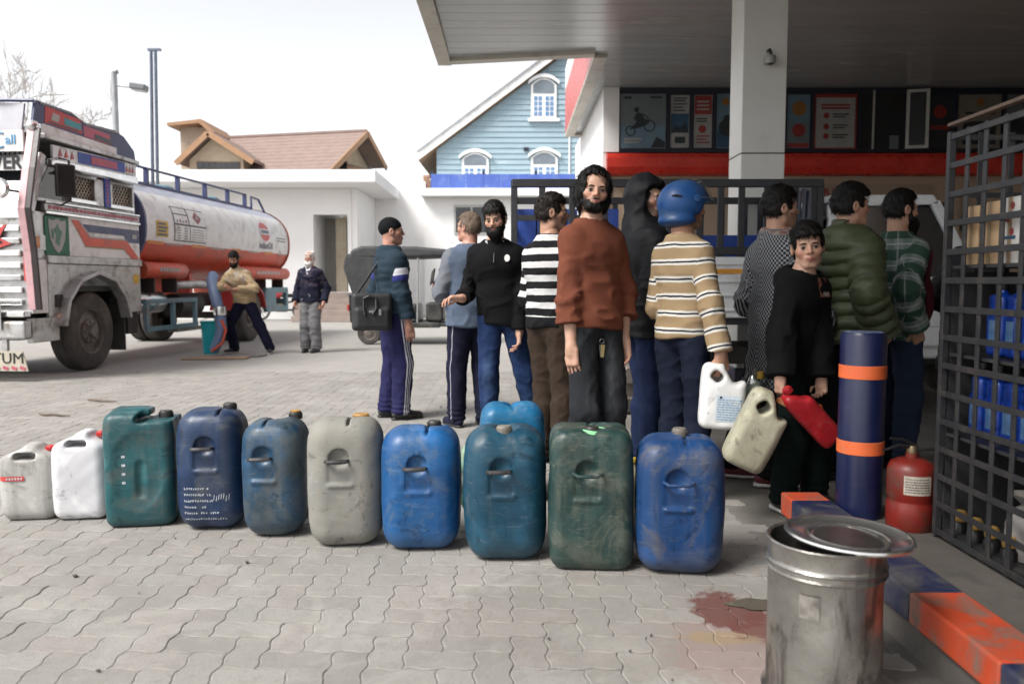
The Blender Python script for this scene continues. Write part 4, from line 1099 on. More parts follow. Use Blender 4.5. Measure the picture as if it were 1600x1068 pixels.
def cloth(name, col, col2=None, kind='plain', rough=0.85, knit=0.0, **k):
    """woven or knitted fabric; u = distance down the garment, v = angle round it, part = 0 torso / 1 arm"""
    if name in MATS: return MATS[name]
    t = NT(name)
    tc = t.n('TexCoord').outputs['Object']
    u, v, part = (t.attr(a).outputs['Fac'] for a in ('u', 'v', 'part'))
    sc = lambda q: tuple(w * 0.8 for w in q)
    col = sc(col); col2 = sc(col2) if col2 else None
    for kk in ('c2', 'c3'):
        if kk in k: k[kk] = sc(k[kk])
    n1 = t.noise(tc, 7, 4, 0.6)
    c2 = col2 or tuple(q * 0.75 for q in col)
    c = t.mix(t.ramp(n1, 0.3, 0.75), col, c2)
    def band(x, period, lo, hi, off=0.0):
        f = t.math('FRACT', t.math('ADD', t.math('DIVIDE', x, period), off))
        return t.math('MULTIPLY', t.math('GREATER_THAN', f, lo), t.math('LESS_THAN', f, hi))
    uu = t.math('ADD', u, t.math('MULTIPLY_ADD', t.noise(tc, 12, 2), 0.012, -0.006))
    if kind == 'stripes':
        for (per, lo, hi, cc) in k['bands']: c = t.mix(band(uu, per, lo, hi), c, cc)
        if 'solid_below' in k: c = t.mix(t.math('LESS_THAN', u, k['solid_below']), c, col)
    if kind == 'plaid':
        vv = t.math('MULTIPLY', v, 0.16)
        for (x, per, lo, hi, cc, a) in ((uu, 0.13, 0.0, 0.5, k['c2'], 0.85), (vv, 0.10, 0.0, 0.45, k['c2'], 0.35), (uu, 0.13, 0.72, 0.78, k['c3'], 0.8), (vv, 0.10, 0.7, 0.8, k['c3'], 0.5)):
            c = t.mix(t.math('MULTIPLY', band(x, per, lo, hi), a), c, cc)
    if kind == 'check':
        ch = t.n('TexChecker', None, Vector=t.n('CombineXYZ', None, X=t.math('MULTIPLY', v, 0.19), Y=u, Z=0.0), Color1=(*col, 1), Color2=(*k['c2'], 1), Scale=k['scale'])
        c = ch.outputs[0]
        dg = band(t.math('ADD', u, t.math('MULTIPLY', v, 0.19)), 0.012, 0.0, 0.45)
        c = t.mix(t.math('MULTIPLY', dg, 0.35), c, tuple(q * 0.4 for q in col))
    if kind == 'sleeve_band':
        for (lo, hi, cc) in k['bands']:
            mk = t.math('MULTIPLY', t.math('MULTIPLY', t.math('GREATER_THAN', u, lo), t.math('LESS_THAN', u, hi)), t.math('GREATER_THAN', part, 0.5))
            c = t.mix(mk, c, cc)
    if kind == 'side_stripe':
        for (lo, hi, cc) in k['bands']:
            c = t.mix(t.math('MULTIPLY', t.math('GREATER_THAN', v, lo), t.math('LESS_THAN', v, hi)), c, cc)
    if kind == 'fade':
        c = t.mix(t.math('MULTIPLY', t.ramp(t.noise(t.mapv(tc, (9, 9, 3)), 1.0, 5, 0.6), 0.45, 0.8), k.get('amt', 0.5)), c, k['c2'])
    if kind == 'sleeve':
        c = t.mix(t.math('GREATER_THAN', part, 0.5), c, k['c2'])
    if kind == 'print':
        mk = t.math('LESS_THAN', t.noise(tc, k['scale'], 3, 0.6, 1.0), 0.46)
        mk = t.math('MULTIPLY', mk, t.math('GREATER_THAN', u, k.get('above', -9)))
        c = t.mix(mk, c, k['c2'])
    h = t.noise(tc, 420, 2)
    s = 0.22
    if knit:
        h = t.math('ADD', t.math('MULTIPLY', t.math('SINE', t.math('MULTIPLY', u, knit)), 0.5), t.math('MULTIPLY', t.math('SINE', t.math('MULTIPLY', v, knit * 0.2)), 0.5)); s = 0.13
    h2 = t.math('ADD', h, t.math('MULTIPLY', t.noise(tc, 24, 4, 0.6, 0.6), 1.6))
    rg = t.n('TexNoise', {'noise_type': 'RIDGED_MULTIFRACTAL'}, Vector=t.mapv(tc, (1, 1, 1.35)), Scale=6.5, Detail=1.5, Roughness=0.45, Distortion=0.5).outputs[0]
    h2 = t.math('ADD', h2, t.math('MULTIPLY', t.math('MULTIPLY', part, t.math('SUBTRACT', 1.0, part)), -9.0))
    nb_ = t.bump(h2, s, 0.006)
    nb2 = t.n('Bump', None, Height=rg, Strength=k.get('crease', 0.30), Distance=0.018, Normal=nb_).outputs[0]
    t.bsdf(Base_Color=c, Roughness=rough, Specular_IOR_Level=k.get('spec', 0.15), Normal=nb2)
    MATS[name] = t.m
    return t.m

def ik(a, b, l1, l2, hint):
    a, b, hint = (np.asarray(q, float) for q in (a, b, hint))
    d = b - a; L = np.linalg.norm(d); Lm = min(L, (l1 + l2) * 0.999); d = d / (L + 1e-9); b = a + d * Lm
    x = (l1 * l1 - l2 * l2 + Lm * Lm) / (2 * Lm); y = math.sqrt(max(l1 * l1 - x * x, 0))
    h = hint - d * (hint @ d); h = h / (np.linalg.norm(h) + 1e-9)
    return a + d * x + h * y, b
def strands(V, F_, c, L, n, seed, keep=None):
    """adds loose tapering locks to a hair shell so that its outline breaks up"""
    r = np.random.default_rng(seed)
    i = r.integers(0, len(V), n) if keep is None else r.choice(np.flatnonzero(keep), n); P0 = V[i]
    N = P0 - c; N[:, 2] *= 0.7; N /= np.linalg.norm(N, axis=1)[:, None] + 1e-9
    fl = np.stack([P0[:, 0] - c[0], P0[:, 1] - c[1], np.full(n, -0.09)], 1); fl -= N * (fl * N).sum(1)[:, None]; fl /= np.linalg.norm(fl, axis=1)[:, None] + 1e-9
    fl += r.normal(size=(n, 3)) * 0.22
    sd_ = np.cross(N, fl); sd_ /= np.linalg.norm(sd_, axis=1)[:, None] + 1e-9
    ln = L * r.uniform(0.5, 1.5, n)[:, None]; w = r.uniform(0.0012, 0.0026, n)[:, None]
    P0 = P0 - N * 0.004
    m1 = P0 + fl * ln * 0.5 + N * (0.0055 + ln * 0.04); e = P0 + fl * ln + N * (0.0045 - ln * 0.02)
    vs = np.concatenate([P0 - sd_ * w, P0 + sd_ * w, m1 + sd_ * w * 0.8, m1 - sd_ * w * 0.8, e + sd_ * w * 0.15, e - sd_ * w * 0.15])
    b = len(V); k = np.arange(n)
    q1 = np.stack([b + k, b + n + k, b + 2 * n + k, b + 3 * n + k], 1); q2 = np.stack([b + 3 * n + k, b + 2 * n + k, b + 4 * n + k, b + 5 * n + k], 1)
    return np.concatenate([V, vs]), np.concatenate([F_, q1, q2])
def rotz(v, a): c, s = math.cos(a), math.sin(a); return np.array((v[0] * c - v[1] * s, v[0] * s + v[1] * c, v[2]))

def person(label, loc, face, H=1.72, build=1.0, belly=0.0, lean=(0, 0), twist=0.0, head=(0, 0, 0), arms=None, feet=None, drop=0.0, skin='tan',
           top=None, bottom=None, shoes=None, hair=None, beard=None, extra=None, face_on=True, group='people waiting in the queue', neck_fwd=0.015, fat=1.0):
    """face: heading in degrees, 0 = away from the camera (+Y), 180 = towards it, -90 = to the right. Local frame: +Y forward, +X the person's right."""
    rz = R(face)
    root = empty('person', (loc[0], loc[1], 0), rz, label, 'person', group)
    cs, sn = math.cos(rz), math.sin(rz)
    W2L = lambda p: np.array(((p[0] - loc[0]) * cs + (p[1] - loc[1]) * sn, -(p[0] - loc[0]) * sn + (p[1] - loc[1]) * cs, p[2]))
    s = H / 1.74
    bw = build
    # --- skeleton
    hipz = 0.915 * s - drop
    feet = feet or {'R': (0.10, 0.0, -8), 'L': (-0.10, 0.02, 8)}
    P = np.array((0.0, 0.0, hipz))
    C = np.array((lean[0], lean[1], hipz + 0.388 * s))            # chest
    NB = C + np.array((lean[0] * 0.3, lean[1] * 0.35, 0.125 * s))  # neck base
    HC = NB + np.array((0, neck_fwd + lean[1] * 0.1, 0.180 * s))   # head centre
    shw = 0.146 * s * bw
    sx = rotz((1, 0, 0), twist)
    fw = rotz((0, 1, 0), twist)
    SHO = {'R': C + sx * shw + np.array((0, -0.005, 0.055 * s)), 'L': C - sx * shw + np.array((0, -0.005, 0.055 * s))}
    ua, fa = 0.295 * s, 0.262 * s
    arms = arms or {}
    A = {}
    for sd, sg in (('R', 1), ('L', -1)):
        a = dict(pos=(sg * 0.27 * s * bw, 0.05, 0.80 * s), hint=(sg * 0.5, -1, 0), d=None, n=None, curl=0.45)
        a.update(arms.get(sd, {}))
        pos = W2L(a['world']) if 'world' in a else np.asarray(a['pos'], float)
        el, wr = ik(SHO[sd], pos, ua, fa, a['hint'])
        fd = nrm(wr - el)
        d = nrm(a['d']) if a['d'] is not None else fd
        n = np.asarray(a['n'] if a['n'] is not None else (-sg, 0.15, 0), float); n = nrm(n - d * (n @ d))
        A[sd] = dict(s=SHO[sd], e=el, w=wr, d=d, n=n, curl=a['curl'], spread=a.get('spread', 0.0), sg=sg, thumb=a.get('thumb', 1))
    Lg = {}
    for sd, sg in (('R', 1), ('L', -1)):
        fx, fy, yaw = feet[sd][:3]; fz = feet[sd][3] if len(feet[sd]) > 3 else 0.0
        hp = P + np.array((sg * 0.085 * s, 0, -0.03))
        an = np.array((fx, fy, 0.085 * s + fz))
        kh = feet[sd][4] if len(feet[sd]) > 4 else rotz((0, 1, 0), R(-yaw))
        kn, an = ik(hp, an, 0.408 * s, 0.397 * s, kh)
        Lg[sd] = dict(h=hp, k=kn, a=an, f=rotz((0, 1, 0), R(-yaw)), out=np.array((sg, 0, 0.0)), lift=fz)
    sq = (fw, 0.70 + belly * 0.25)
    def torso(p, i=0.0):
        d = sd_cone(p, P + (0, 0, 0.045 * s), P + np.array((lean[0] * .35, lean[1] * .35, 0.16 * s)), 0.150 * s * bw * fat + i, 0.133 * s * bw * fat + i, sq)
        d = smin(d, sd_cone(p, P + np.array((lean[0] * .35, lean[1] * .35, 0.15 * s)), C + np.array((0, 0, -0.02)), 0.133 * s * bw * fat + i, 0.152 * s * bw + i, sq), 0.06)
        d = smin(d, sd_cone(p, C - sx * 0.085 * s * bw + (0, 0, -0.01), C + sx * 0.085 * s * bw + (0, 0, -0.01), 0.086 * s * bw + i, 0.086 * s * bw + i), 0.07)
        for q_ in 'RL': d = smin(d, sd_cone(p, NB + (0, -0.022, 0.0), SHO[q_] * 0.88 + C * 0.12 + (0, 0, 0.002), 0.050 * s + i, 0.048 * s + i), 0.05)
        d = smin(d, sd_cone(p, NB + (0, -0.01, -0.045), NB + (0, -0.005, 0.02), 0.075 * s + i, 0.055 * s + i * 0.6), 0.06)
        if belly: d = smin(d, sd_ell(p, P + fw * (0.05 + 0.03 * belly) + (0, 0, 0.14), (0.13 * s + i, 0.12 * s + i, 0.14 * s + i)), 0.08)
        return d
    def arm(p, sd, i=0.0, r0=0.049, r1=0.040, r2=0.029):
        a = A[sd]
        d = sd_cone(p, a['s'], a['e'], r0 * s * bw ** .5 + i, r1 * s + i)
        return smin(d, sd_cone(p, a['e'], a['w'], r1 * s * 1.0 + i, r2 * s + i), 0.03)
    def leg(p, sd, i=0.0, wide=0.0):
        l = Lg[sd]
        d = sd_cone(p, l['h'], l['k'], 0.084 * s * bw * fat + i, 0.057 * s + i + wide * 0.5)
        d = smin(d, sd_cone(p, l['k'], l['a'], 0.058 * s + i + wide * 0.5, 0.040 * s + i + wide), 0.03)
        back = -l['f'] * 0.022
        return smin(d, sd_cone(p, l['k'] * 0.75 + l['a'] * 0.25 + back, l['k'] * 0.45 + l['a'] * 0.55 + back * .6, 0.045 * s + i, 0.035 * s + i), 0.04)
    # --- head frame
    yaw, pit, rol = (R(q) for q in head)
    Mh = np.array((Matrix.Rotation(-yaw, 3, 'Z') @ Matrix.Rotation(pit, 3, 'X') @ Matrix.Rotation(rol, 3, 'Y')))
    hs_ = 0.98 * s ** 0.5 if H > 1.55 else 0.96
    toH = lambda p: (p - HC) @ Mh / hs_
    frH = lambda q: HC + Mh @ (np.asarray(q, float) * hs_)
    kid = H < 1.55; sm = (extra or {}).get('smile', 0.0)
    def head_f(p):
        q = toH(p)
        d = sd_ell(q, (0, -0.014, 0.030), (0.0745, 0.094, 0.084))
        d = smin(d, sd_ell(q, (0, 0.020, -0.038 if kid else -0.042), (0.0585, 0.062, 0.060) if kid else (0.059, 0.066, 0.068)), 0.035)
        d = smin(d, sd_cone(q, (-0.010, 0.064, -0.088), (0.010, 0.064, -0.088), 0.014, 0.014) if kid else sd_cone(q, (-0.016, 0.066, -0.094), (0.016, 0.066, -0.094), 0.018, 0.018), 0.03)
        for sg in (-1, 1):
            d = smin(d, sd_ell(q, (sg * 0.041, 0.050, -0.018), (0.024, 0.024, 0.022)), 0.02)
            d = smin(d, sd_cone(q, (sg * 0.045, 0.01, -0.07), (sg * 0.02, 0.055, -0.092), 0.018, 0.015), 0.02)
        d = smin(d, sd_cone(q, (-0.034, 0.073, 0.024), (0.034, 0.073, 0.024), 0.011, 0.011), 0.018)
        for sg in (-1, 1): d = smax(d, -sd_ell(q, (sg * 0.031, 0.094, 0.003), (0.019, 0.016, 0.0125)), 0.012)
        d = smin(d, sd_cone(q, (0, 0.081, 0.016), (0, 0.101, -0.020), 0.0075, 0.0105), 0.012)
        for sg in (-1, 1): d = smin(d, sd_ell(q, (sg * 0.0125, 0.091, -0.025), (0.0085, 0.010, 0.0075)), 0.006)
        d = smin(d, sd_ell(q, (0, 0.076, -0.056), (0.026, 0.016, 0.018)), 0.015)
        for sg in (-1, 1): d = smin(d, sd_cone(q, (0, 0.0905, -0.0525), (sg * (0.019 + sm), 0.083 - sm, -0.0525 + sm), 0.0050, 0.0036), 0.004)
        for sg in (-1, 1): d = smin(d, sd_cone(q, (0, 0.0895, -0.0630), (sg * (0.016 + sm), 0.083 - sm, -0.0595 + sm), 0.0056, 0.0036), 0.004)
        for sg in (-1, 1):
            e = sd_ell(q, (sg * 0.078, -0.008, -0.004), (0.010, 0.021, 0.031))
            e = smax(e, -sd_ell(q, (sg * 0.089, -0.002, -0.002), (0.010, 0.012, 0.020)), 0.006)
            d = smin(d, e, 0.006)
        d = d * hs_
        nk = sd_cone(p, frH((0, -0.025, -0.045)), NB + (0, -0.01, -0.06), 0.054 * s, 0.060 * s)
        return smin(d, nk, 0.03)
    # --- hands
    def hand_f(sd):
        a = A[sd]; d_, n_, sg = a['d'], a['n'], a['sg']
        side = np.cross(d_, n_) * (-1 if sg > 0 else 1) * a['thumb']        # towards the thumb
        w = a['w']; k = 1.0 * s if H > 1.55 else 0.92 * s
        prims = []
        pc = w + d_ * 0.052 * k
        Mp = np.stack([side, d_, n_], 1)
        cu = a['curl']
        for fi, (o, L) in enumerate(((0.032, 0.070), (0.011, 0.080), (-0.011, 0.075), (-0.032, 0.058))):
            b0 = w + d_ * (0.088 - 0.006 * abs(fi - 1)) * k + side * o * k; ang = 0.0; dirn = d_ + side * o * (1.2 + a['spread'] * 8)
            dirn = nrm(dirn); q = b0 - d_ * 0.02 * k
            for sgm, fr in enumerate((0.46, 0.31, 0.25)):
                ang += cu * (0.75, 1.0, 0.8)[sgm] * (1 + 0.08 * fi)
                dd = dirn * math.cos(ang) + n_ * math.sin(ang)
                st = q if sgm else b0
                e = st + dd * L * fr * k * 1.15
                if sgm == 0: prims.append((q, b0, 0.0088, 0.0085))
                prims.append((st, e, 0.0083 - 0.0006 * sgm, 0.0079 - 0.0009 * sgm)); q = e
        tb = w + d_ * 0.030 * k + side * 0.030 * k + n_ * 0.006
        t1 = tb + nrm(d_ * 0.75 + side * 0.65 + n_ * (0.2 + 0.5 * cu)) * 0.040 * k
        t2 = t1 + nrm(d_ * 0.95 + side * (0.25 - 0.35 * cu) + n_ * (0.15 + 0.6 * cu)) * 0.030 * k
        prims += [(w + d_ * 0.02 * k + side * 0.012, tb, 0.016, 0.013), (tb, t1, 0.0125, 0.0105), (t1, t2, 0.0102, 0.0085)]
        def f(p):
            d = sd_rbox(p, pc, (0.041 * k, 0.048 * k, 0.0145 * k), 0.014 * k, Mp)
            d = smin(d, sd_cone(p, a['e'], w, 0.045 * s, 0.027 * s), 0.02)
            d = smin(d, sd_cone(p, w - d_ * 0.005, w + d_ * 0.03, 0.026 * s, 0.024 * s), 0.02)
            for q0, q1, r0, r1 in prims: d = smin(d, sd_cone(p, q0, q1, r0 * k, r1 * k), 0.003)
            return d
        pts = np.array([w, pc] + [q for pr in prims for q in pr[:2]] + [a['e'] * 0.6 + w * 0.4])
        return f, pts.min(0) - 0.05, pts.max(0) + 0.05
    Vs, Fs, off, nat = [], [], 0, {'lip': [], 'flush': [], 'stub': []}
    def addm(V, F_):
        nonlocal off
        Vs.append(V); Fs.append(F_ + off); off += len(V)
    def core(p):
        d = torso(p, -0.006)
        for sd in 'RL':
            d = smin(d, arm(p, sd, -0.004), 0.03); d = smin(d, leg(p, sd, -0.004), 0.03)
            l = Lg[sd]; d = smin(d, sd_cone(p, l['a'] + (0, 0, -0.04), l['a'] + l['f'] * 0.11 + (0, 0, -0.05), 0.03, 0.025), 0.03)
        return smin(d, sd_cone(p, NB + (0, -0.01, -0.06), HC, 0.05, 0.05), 0.03)
    allp = np.array([P, HC] + [A[k][j] for k in 'RL' for j in 'sew'] + [Lg[k][j] for k in 'RL' for j in 'hka'])
    lo, hi = allp.min(0) - 0.22, allp.max(0) + 0.22
    V, F_ = mesh_sdf(core, lo, hi, 0.019); addm(V, F_); nz = len(V)
    for k in nat: nat[k].append(np.zeros(nz))
    hb = HC
    V, F_ = mesh_sdf(head_f, hb - np.array((0.14, 0.15, 0.235)), hb + np.array((0.14, 0.15, 0.15)), 0.0044); addm(V, F_)
    q = toH(V)
    lipd = np.minimum(np.minimum(*[sd_cone(q, (0, 0.094, -0.0535), (sg * (0.019 + sm), 0.086 - sm, -0.0535 + sm), 0.0042, 0.003) for sg in (-1, 1)]), np.minimum(*[sd_cone(q, (0, 0.094, -0.0625), (sg * (0.016 + sm), 0.086 - sm, -0.0595 + sm), 0.0052, 0.003) for sg in (-1, 1)]))
    nat['lip'].append(np.clip(1 - lipd / 0.003, 0, 1) * (q[:, 1] > 0.05))
    nat['flush'].append(np.clip(1 - np.minimum(sd_ell(q, (0.042, 0.06, -0.025), (.02, .02, .018)), np.minimum(sd_ell(q, (-0.042, 0.06, -0.025), (.02, .02, .018)), sd_ell(q, (0, 0.1, -0.02), (.012, .012, .012)))) / 0.02, 0, 1))
    mouth_shade = np.minimum(*[sd_cone(q, (0, 0.094, -0.0578), (sg * (0.021 + sm), 0.084 - sm, -0.0565 + sm), 0.0006, 0.0006) for sg in (-1, 1)])
    mouth_shade = np.clip(1 - mouth_shade / 0.0028, 0, 1) * 0.75  # shade of the crease between the lips, painted in via the stubble attribute
    stub = np.zeros(len(V))
    if beard and beard.get('stubble'):
        ax_ = np.abs(q[:, 0])
        jaw = np.clip((-0.050 + 0.75 * np.maximum(ax_ - 0.030, 0) * 1.6 - q[:, 2]) / 0.018, 0, 1) * np.clip((q[:, 1] + 0.008) / 0.02, 0, 1)
        side = np.clip((ax_ - 0.052) / 0.010, 0, 1) * np.clip((0.012 - q[:, 2]) / 0.02, 0, 1) * np.clip((q[:, 1] - 0.0) / 0.012, 0, 1) * np.clip((0.055 - q[:, 1]) / 0.02, 0, 1)
        mous = np.clip((0.027 - ax_) / 0.005, 0, 1) * np.clip((0.0065 - np.abs(q[:, 2] + 0.043)) / 0.003, 0, 1) * (q[:, 1] > 0.06)
        stub = np.maximum(np.maximum(jaw, side), mous) * beard['stubble'] * (1 - nat['lip'][-1]) * np.clip((q[:, 2] + 0.128) / 0.02, 0, 1)
    nat['stub'].append(np.maximum(stub, mouth_shade))
    for sd in 'RL':
        if arms.get(sd, {}).get('hide'): continue
        f, l_, h_ = hand_f(sd); V, F_ = mesh_sdf(f, l_, h_, 0.0042); addm(V, F_)
        for k in ('lip', 'stub'): nat[k].append(np.zeros(len(V)))
        nat['flush'].append(np.clip(((V - A[sd]['w']) @ A[sd]['d'] - 0.07) / 0.05, 0, 1) * 0.6)
    body = link('body', np_mesh('body', np.concatenate(Vs), np.concatenate(Fs), {k: np.concatenate(v) for k, v in nat.items()}), SKIN[skin], root)
    # --- eyes and brows
    def fy(x, z, ball=None, off=0.0):
        a_, b_ = 0.0, 0.14
        for _ in range(20):
            m_ = (a_ + b_) / 2
            if head_f(frH((x, m_, z))[None])[0] < 0: a_ = m_
            else: b_ = m_
        if ball is not None:
            r2 = 0.0125 ** 2 - (x - ball[0]) ** 2 - (z - ball[2]) ** 2
            if r2 > 0: b_ = max(b_, ball[1] + math.sqrt(r2))
        return frH((x, b_ + off, z))
    if face_on:
        for sg in (-1, 1):
            o = link('eye', EYE, None, root); o.location = frH((sg * 0.031, 0.0722, 0.0015)); o.rotation_euler = Matrix(Mh.tolist()).to_euler(); o.scale = (hs_,) * 3
            mb = MB(); mb.tube([fy(sg * x_, z_) for x_, z_ in ((0.013, 0.0195), (0.021, 0.0225), (0.030, 0.0240), (0.040, 0.0225), (0.048, 0.018))], [0.0022, 0.0034, 0.0036, 0.0028, 0.0012], 7)
            mb.build('eyebrow', HAIR['black' if (hair or {}).get('col') != 'grey' else 'grey'], root, smooth=True)
            mb = MB(); mb.tube([fy(sg * x_, z_, (sg * 0.031, 0.0722, 0.0015)) for x_, z_ in ((0.0205, 0.0015), (0.025, 0.0055), (0.031, 0.0070), (0.037, 0.0055), (0.0425, 0.001))], [0.0012, 0.0021, 0.0024, 0.0021, 0.0012], 6)
            mb.build('eyelid', HAIR['black'] if (hair or {}).get('col') != 'grey' else SKIN[skin], root, smooth=True)
    # --- hair
    if hair:
        hl = hair.get('len', 'short'); th = hair.get('th', 0.013)
        def hf(p):
            q = toH(p)
            kx = 1.0 if hl == 'long' else 0.45
            d = sd_ell(q, (0, -0.016, 0.032), (0.0765 + th * kx, 0.096 + th * (0.5 + 0.5 * (hl == 'long')), 0.086 + th * 1.25))
            d = smin(d, sd_ell(q, (0, -0.045, -0.02), (0.063 + th * kx * .6, 0.055 + th * kx * .6, 0.066)), 0.03)
            if hl == 'short': d = smin(d, sd_ell(q, (0, 0.0, 0.075), (0.066 + th * 0.5, 0.082 + th * .5, 0.045 + th)), 0.02)
            if hl == 'long':
                for sg in (-1, 1): d = smin(d, sd_ell(q, (sg * 0.070, -0.016, -0.035), (0.026, 0.050, 0.075)), 0.03)
                d = smin(d, sd_ell(q, (0, -0.07, -0.06), (0.07, 0.05, 0.08)), 0.03)
            if hair.get('fringe'):
                d = smin(d, sd_cone(q, (-0.045, 0.070, 0.066), (0.045, 0.074, 0.066), 0.020, 0.020), 0.02)
            if hair.get('quiff'): d = smin(d, sd_ell(q, (0.0, 0.035, 0.105), (0.06, 0.055, 0.035)), 0.03)
            fl = hair.get('line', 0.058)
            w_ = 0.006 * np.sin(q[:, 0] * 150) + 0.005 * np.sin(q[:, 0] * 310 + 1)
            d = smax(d, -sd_rbox(q, (0, 0.12, fl - 0.13 + 0.0), (0.066 if hl != 'long' else 0.060, 0.085, 0.13), 0.02) - w_, 0.012)
            if hl == 'short':
                for sg in (-1, 1): d = smax(d, -sd_ell(q, (sg * 0.092, 0.006, -0.014), (0.032, 0.033, 0.038)), 0.008)
                d = smax(d, -(q[:, 2] + 0.062 + 0.22 * q[:, 1]), 0.012)
            if hl == 'crop': d = smax(d, -(q[:, 2] + 0.02 + 0.5 * q[:, 1]), 0.01)
            if hair.get('bald'): d = smax(d, -sd_ell(q, (0, 0.03, 0.14), (0.062, 0.085, 0.075)), 0.015)
            return (d + (0.0028 if hl != 'crop' else 0.0006) * wob(q * np.array((1, 1, 0.45)), 240, 5) + (0.005 if hl != 'crop' else 0) * wob(q, 60, 9)) * hs_
        V, F_ = mesh_sdf(hf, HC - np.array((0.16, 0.18, 0.2)), HC + np.array((0.16, 0.16, 0.19)), 0.0055)
        if hl == 'long': hq = toH(V); keep = ~((hq[:, 1] > 0.045) & (hq[:, 2] < 0.115))
        else: keep = None
        V, F_ = strands(V, F_, HC, 0.016 if hl == 'short' else (0.03 if hl == 'long' else 0.004), 1500 if hl != 'crop' else 200, int(H * 1000), keep)
        link('hair', np_mesh('hair', V, F_), HAIR[hair.get('col', 'black')], root)
    if beard and beard.get('full'):
        L = beard['full']; tn = beard.get('thin', 0.0)
        def bf(p):
            q = toH(p)
            d = sd_ell(q, (0, 0.024, -0.062), (0.063, 0.066, 0.056))
            d = smin(d, sd_cone(q, (-0.02, 0.066, -0.09), (0.02, 0.066, -0.09), 0.030, 0.030), 0.03)
            if L > 0: d = smin(d, sd_cone(q, (0, 0.06, -0.10), (0, 0.062, -0.10 - L), 0.045, 0.028), 0.04)
            for sg in (-1, 1): d = smin(d, sd_cone(q, (sg * 0.070, 0.012, 0.0), (sg * 0.058, 0.03, -0.06), 0.010, 0.018), 0.02)
            d = d + tn
            d = smax(d, -sd_rbox(q, (0, 0.10, -0.005), (0.060, 0.07, 0.028), 0.02), 0.012)        # cheeks stay bare
            d = smax(d, -sd_ell(q, (0, 0.098, -0.057), (0.021, 0.02, 0.0075)), 0.004)
            d = smin(d, sd_cone(q, (-0.028, 0.076, -0.052), (0, 0.092, -0.0425), 0.0055, 0.006), 0.004)
            d = smin(d, sd_cone(q, (0.028, 0.076, -0.052), (0, 0.092, -0.0425), 0.0055, 0.006), 0.004)
            d = smax(d, -(q[:, 1] + 0.012), 0.01)
            return (d + 0.0024 * wob(q * np.array((1, 1, 0.5)), 230, 4)) * hs_
        V, F_ = mesh_sdf(bf, HC - np.array((0.14, 0.15, 0.22 + max(L, 0))), HC + np.array((0.14, 0.16, 0.06)), 0.0052)
        V, F_ = strands(V, F_, HC + np.array((0, -0.02, 0.03)), 0.011 if L > 0 else 0.006, 700, int(H * 999))
        link('beard', np_mesh('beard', V, F_), HAIR[beard.get('col', 'black')], root)
    # --- trousers
    if bottom:
        th = bottom.get('th', 0.012); fold = bottom.get('fold', 0.005); wd = bottom.get('wide', 0.008); wt = hipz + bottom.get('waist', 0.10) * s
        def lu(p):
            ds = [leg(p, 'R', th, wd), leg(p, 'L', th, wd)]
            return ds
        def tf(p):
            dr, dl = lu(p)
            d = smin(dr, dl, 0.02)
            d = smin(d, torso(p, th * 0.65), 0.03)
            w_ = fold * (wob(p * np.array((1, 1, 0.6)), 26, int(H * 1000)) * 0.8 - creases(p * np.array((1.0, 1.0, 1.15)), 21, int(H * 917), 5) * 1.5)
            hemz = np.where((np.abs(dr) < np.abs(dl)), 0.045 + Lg['R']['lift'], 0.045 + Lg['L']['lift'])
            w_ += fold * 1.2 * np.sin(p[:, 2] * 150) * np.clip((0.22 - p[:, 2]) / 0.12, 0, 1)
            d = smax(d + w_, hemz - p[:, 2], 0.008)
            return smax(d, p[:, 2] - wt, 0.01)
        V, F_ = mesh_sdf(tf, np.array((lo[0], lo[1], 0.0)), np.array((hi[0], hi[1], wt + 0.05)), bottom.get('vox', 0.0115))
        dr, dl = lu(V)
        v = np.zeros(len(V))
        for sd, dd, ot in (('R', dr, dl), ('L', dl, dr)):
            l = Lg[sd]; m_ = dd <= ot
            ax = l['k'] - l['h']; tt = np.clip((l['h'][2] - V[:, 2]) / (l['h'][2] - l['k'][2] + 1e-6), 0, 1)[:, None]
            t2 = np.clip((l['k'][2] - V[:, 2]) / (l['k'][2] - l['a'][2] + 1e-6), 0, 1)[:, None]
            c_ = np.where(t2 > 0, l['k'] + (l['a'] - l['k']) * t2, l['h'] + ax * tt)
            r_ = V - c_; sg = 1 if sd == 'R' else -1
            v = np.where(m_, np.arctan2(r_[:, 1], r_[:, 0] * sg), v)
        link('trousers', np_mesh('trousers', V, F_, {'u': V[:, 2], 'v': v, 'part': np.zeros(len(V))}), bottom['mat'], root)
    # --- upper garment
    if top:
        th = top.get('th', 0.016); fold = top.get('fold', 0.005); hem = hipz + top.get('hem', -0.02) * s; fl = top.get('flare', 0.0)
        sl = top.get('sleeve', 1.0); puff = top.get('puff', 0.0); sw = top.get('sleeve_w', 0.010)
        def arm_u(p, sd):
            a = A[sd]; L1 = np.linalg.norm(a['e'] - a['s']); L2 = np.linalg.norm(a['w'] - a['e'])
            d1 = (a['e'] - a['s']) / L1; d2 = (a['w'] - a['e']) / L2
            t1 = np.clip((p - a['s']) @ d1, -0.1, L1); t2 = np.clip((p - a['e']) @ d2, 0, L2 + 0.1)
            n1 = np.linalg.norm(p - a['s'] - t1[:, None] * d1, axis=1); n2 = np.linalg.norm(p - a['e'] - t2[:, None] * d2, axis=1)
            return np.where((n1 < n2) & (t2 <= 0.0), t1, L1 + np.maximum(t2, 0) * (n2 < n1 + 0.05)), L1, L2
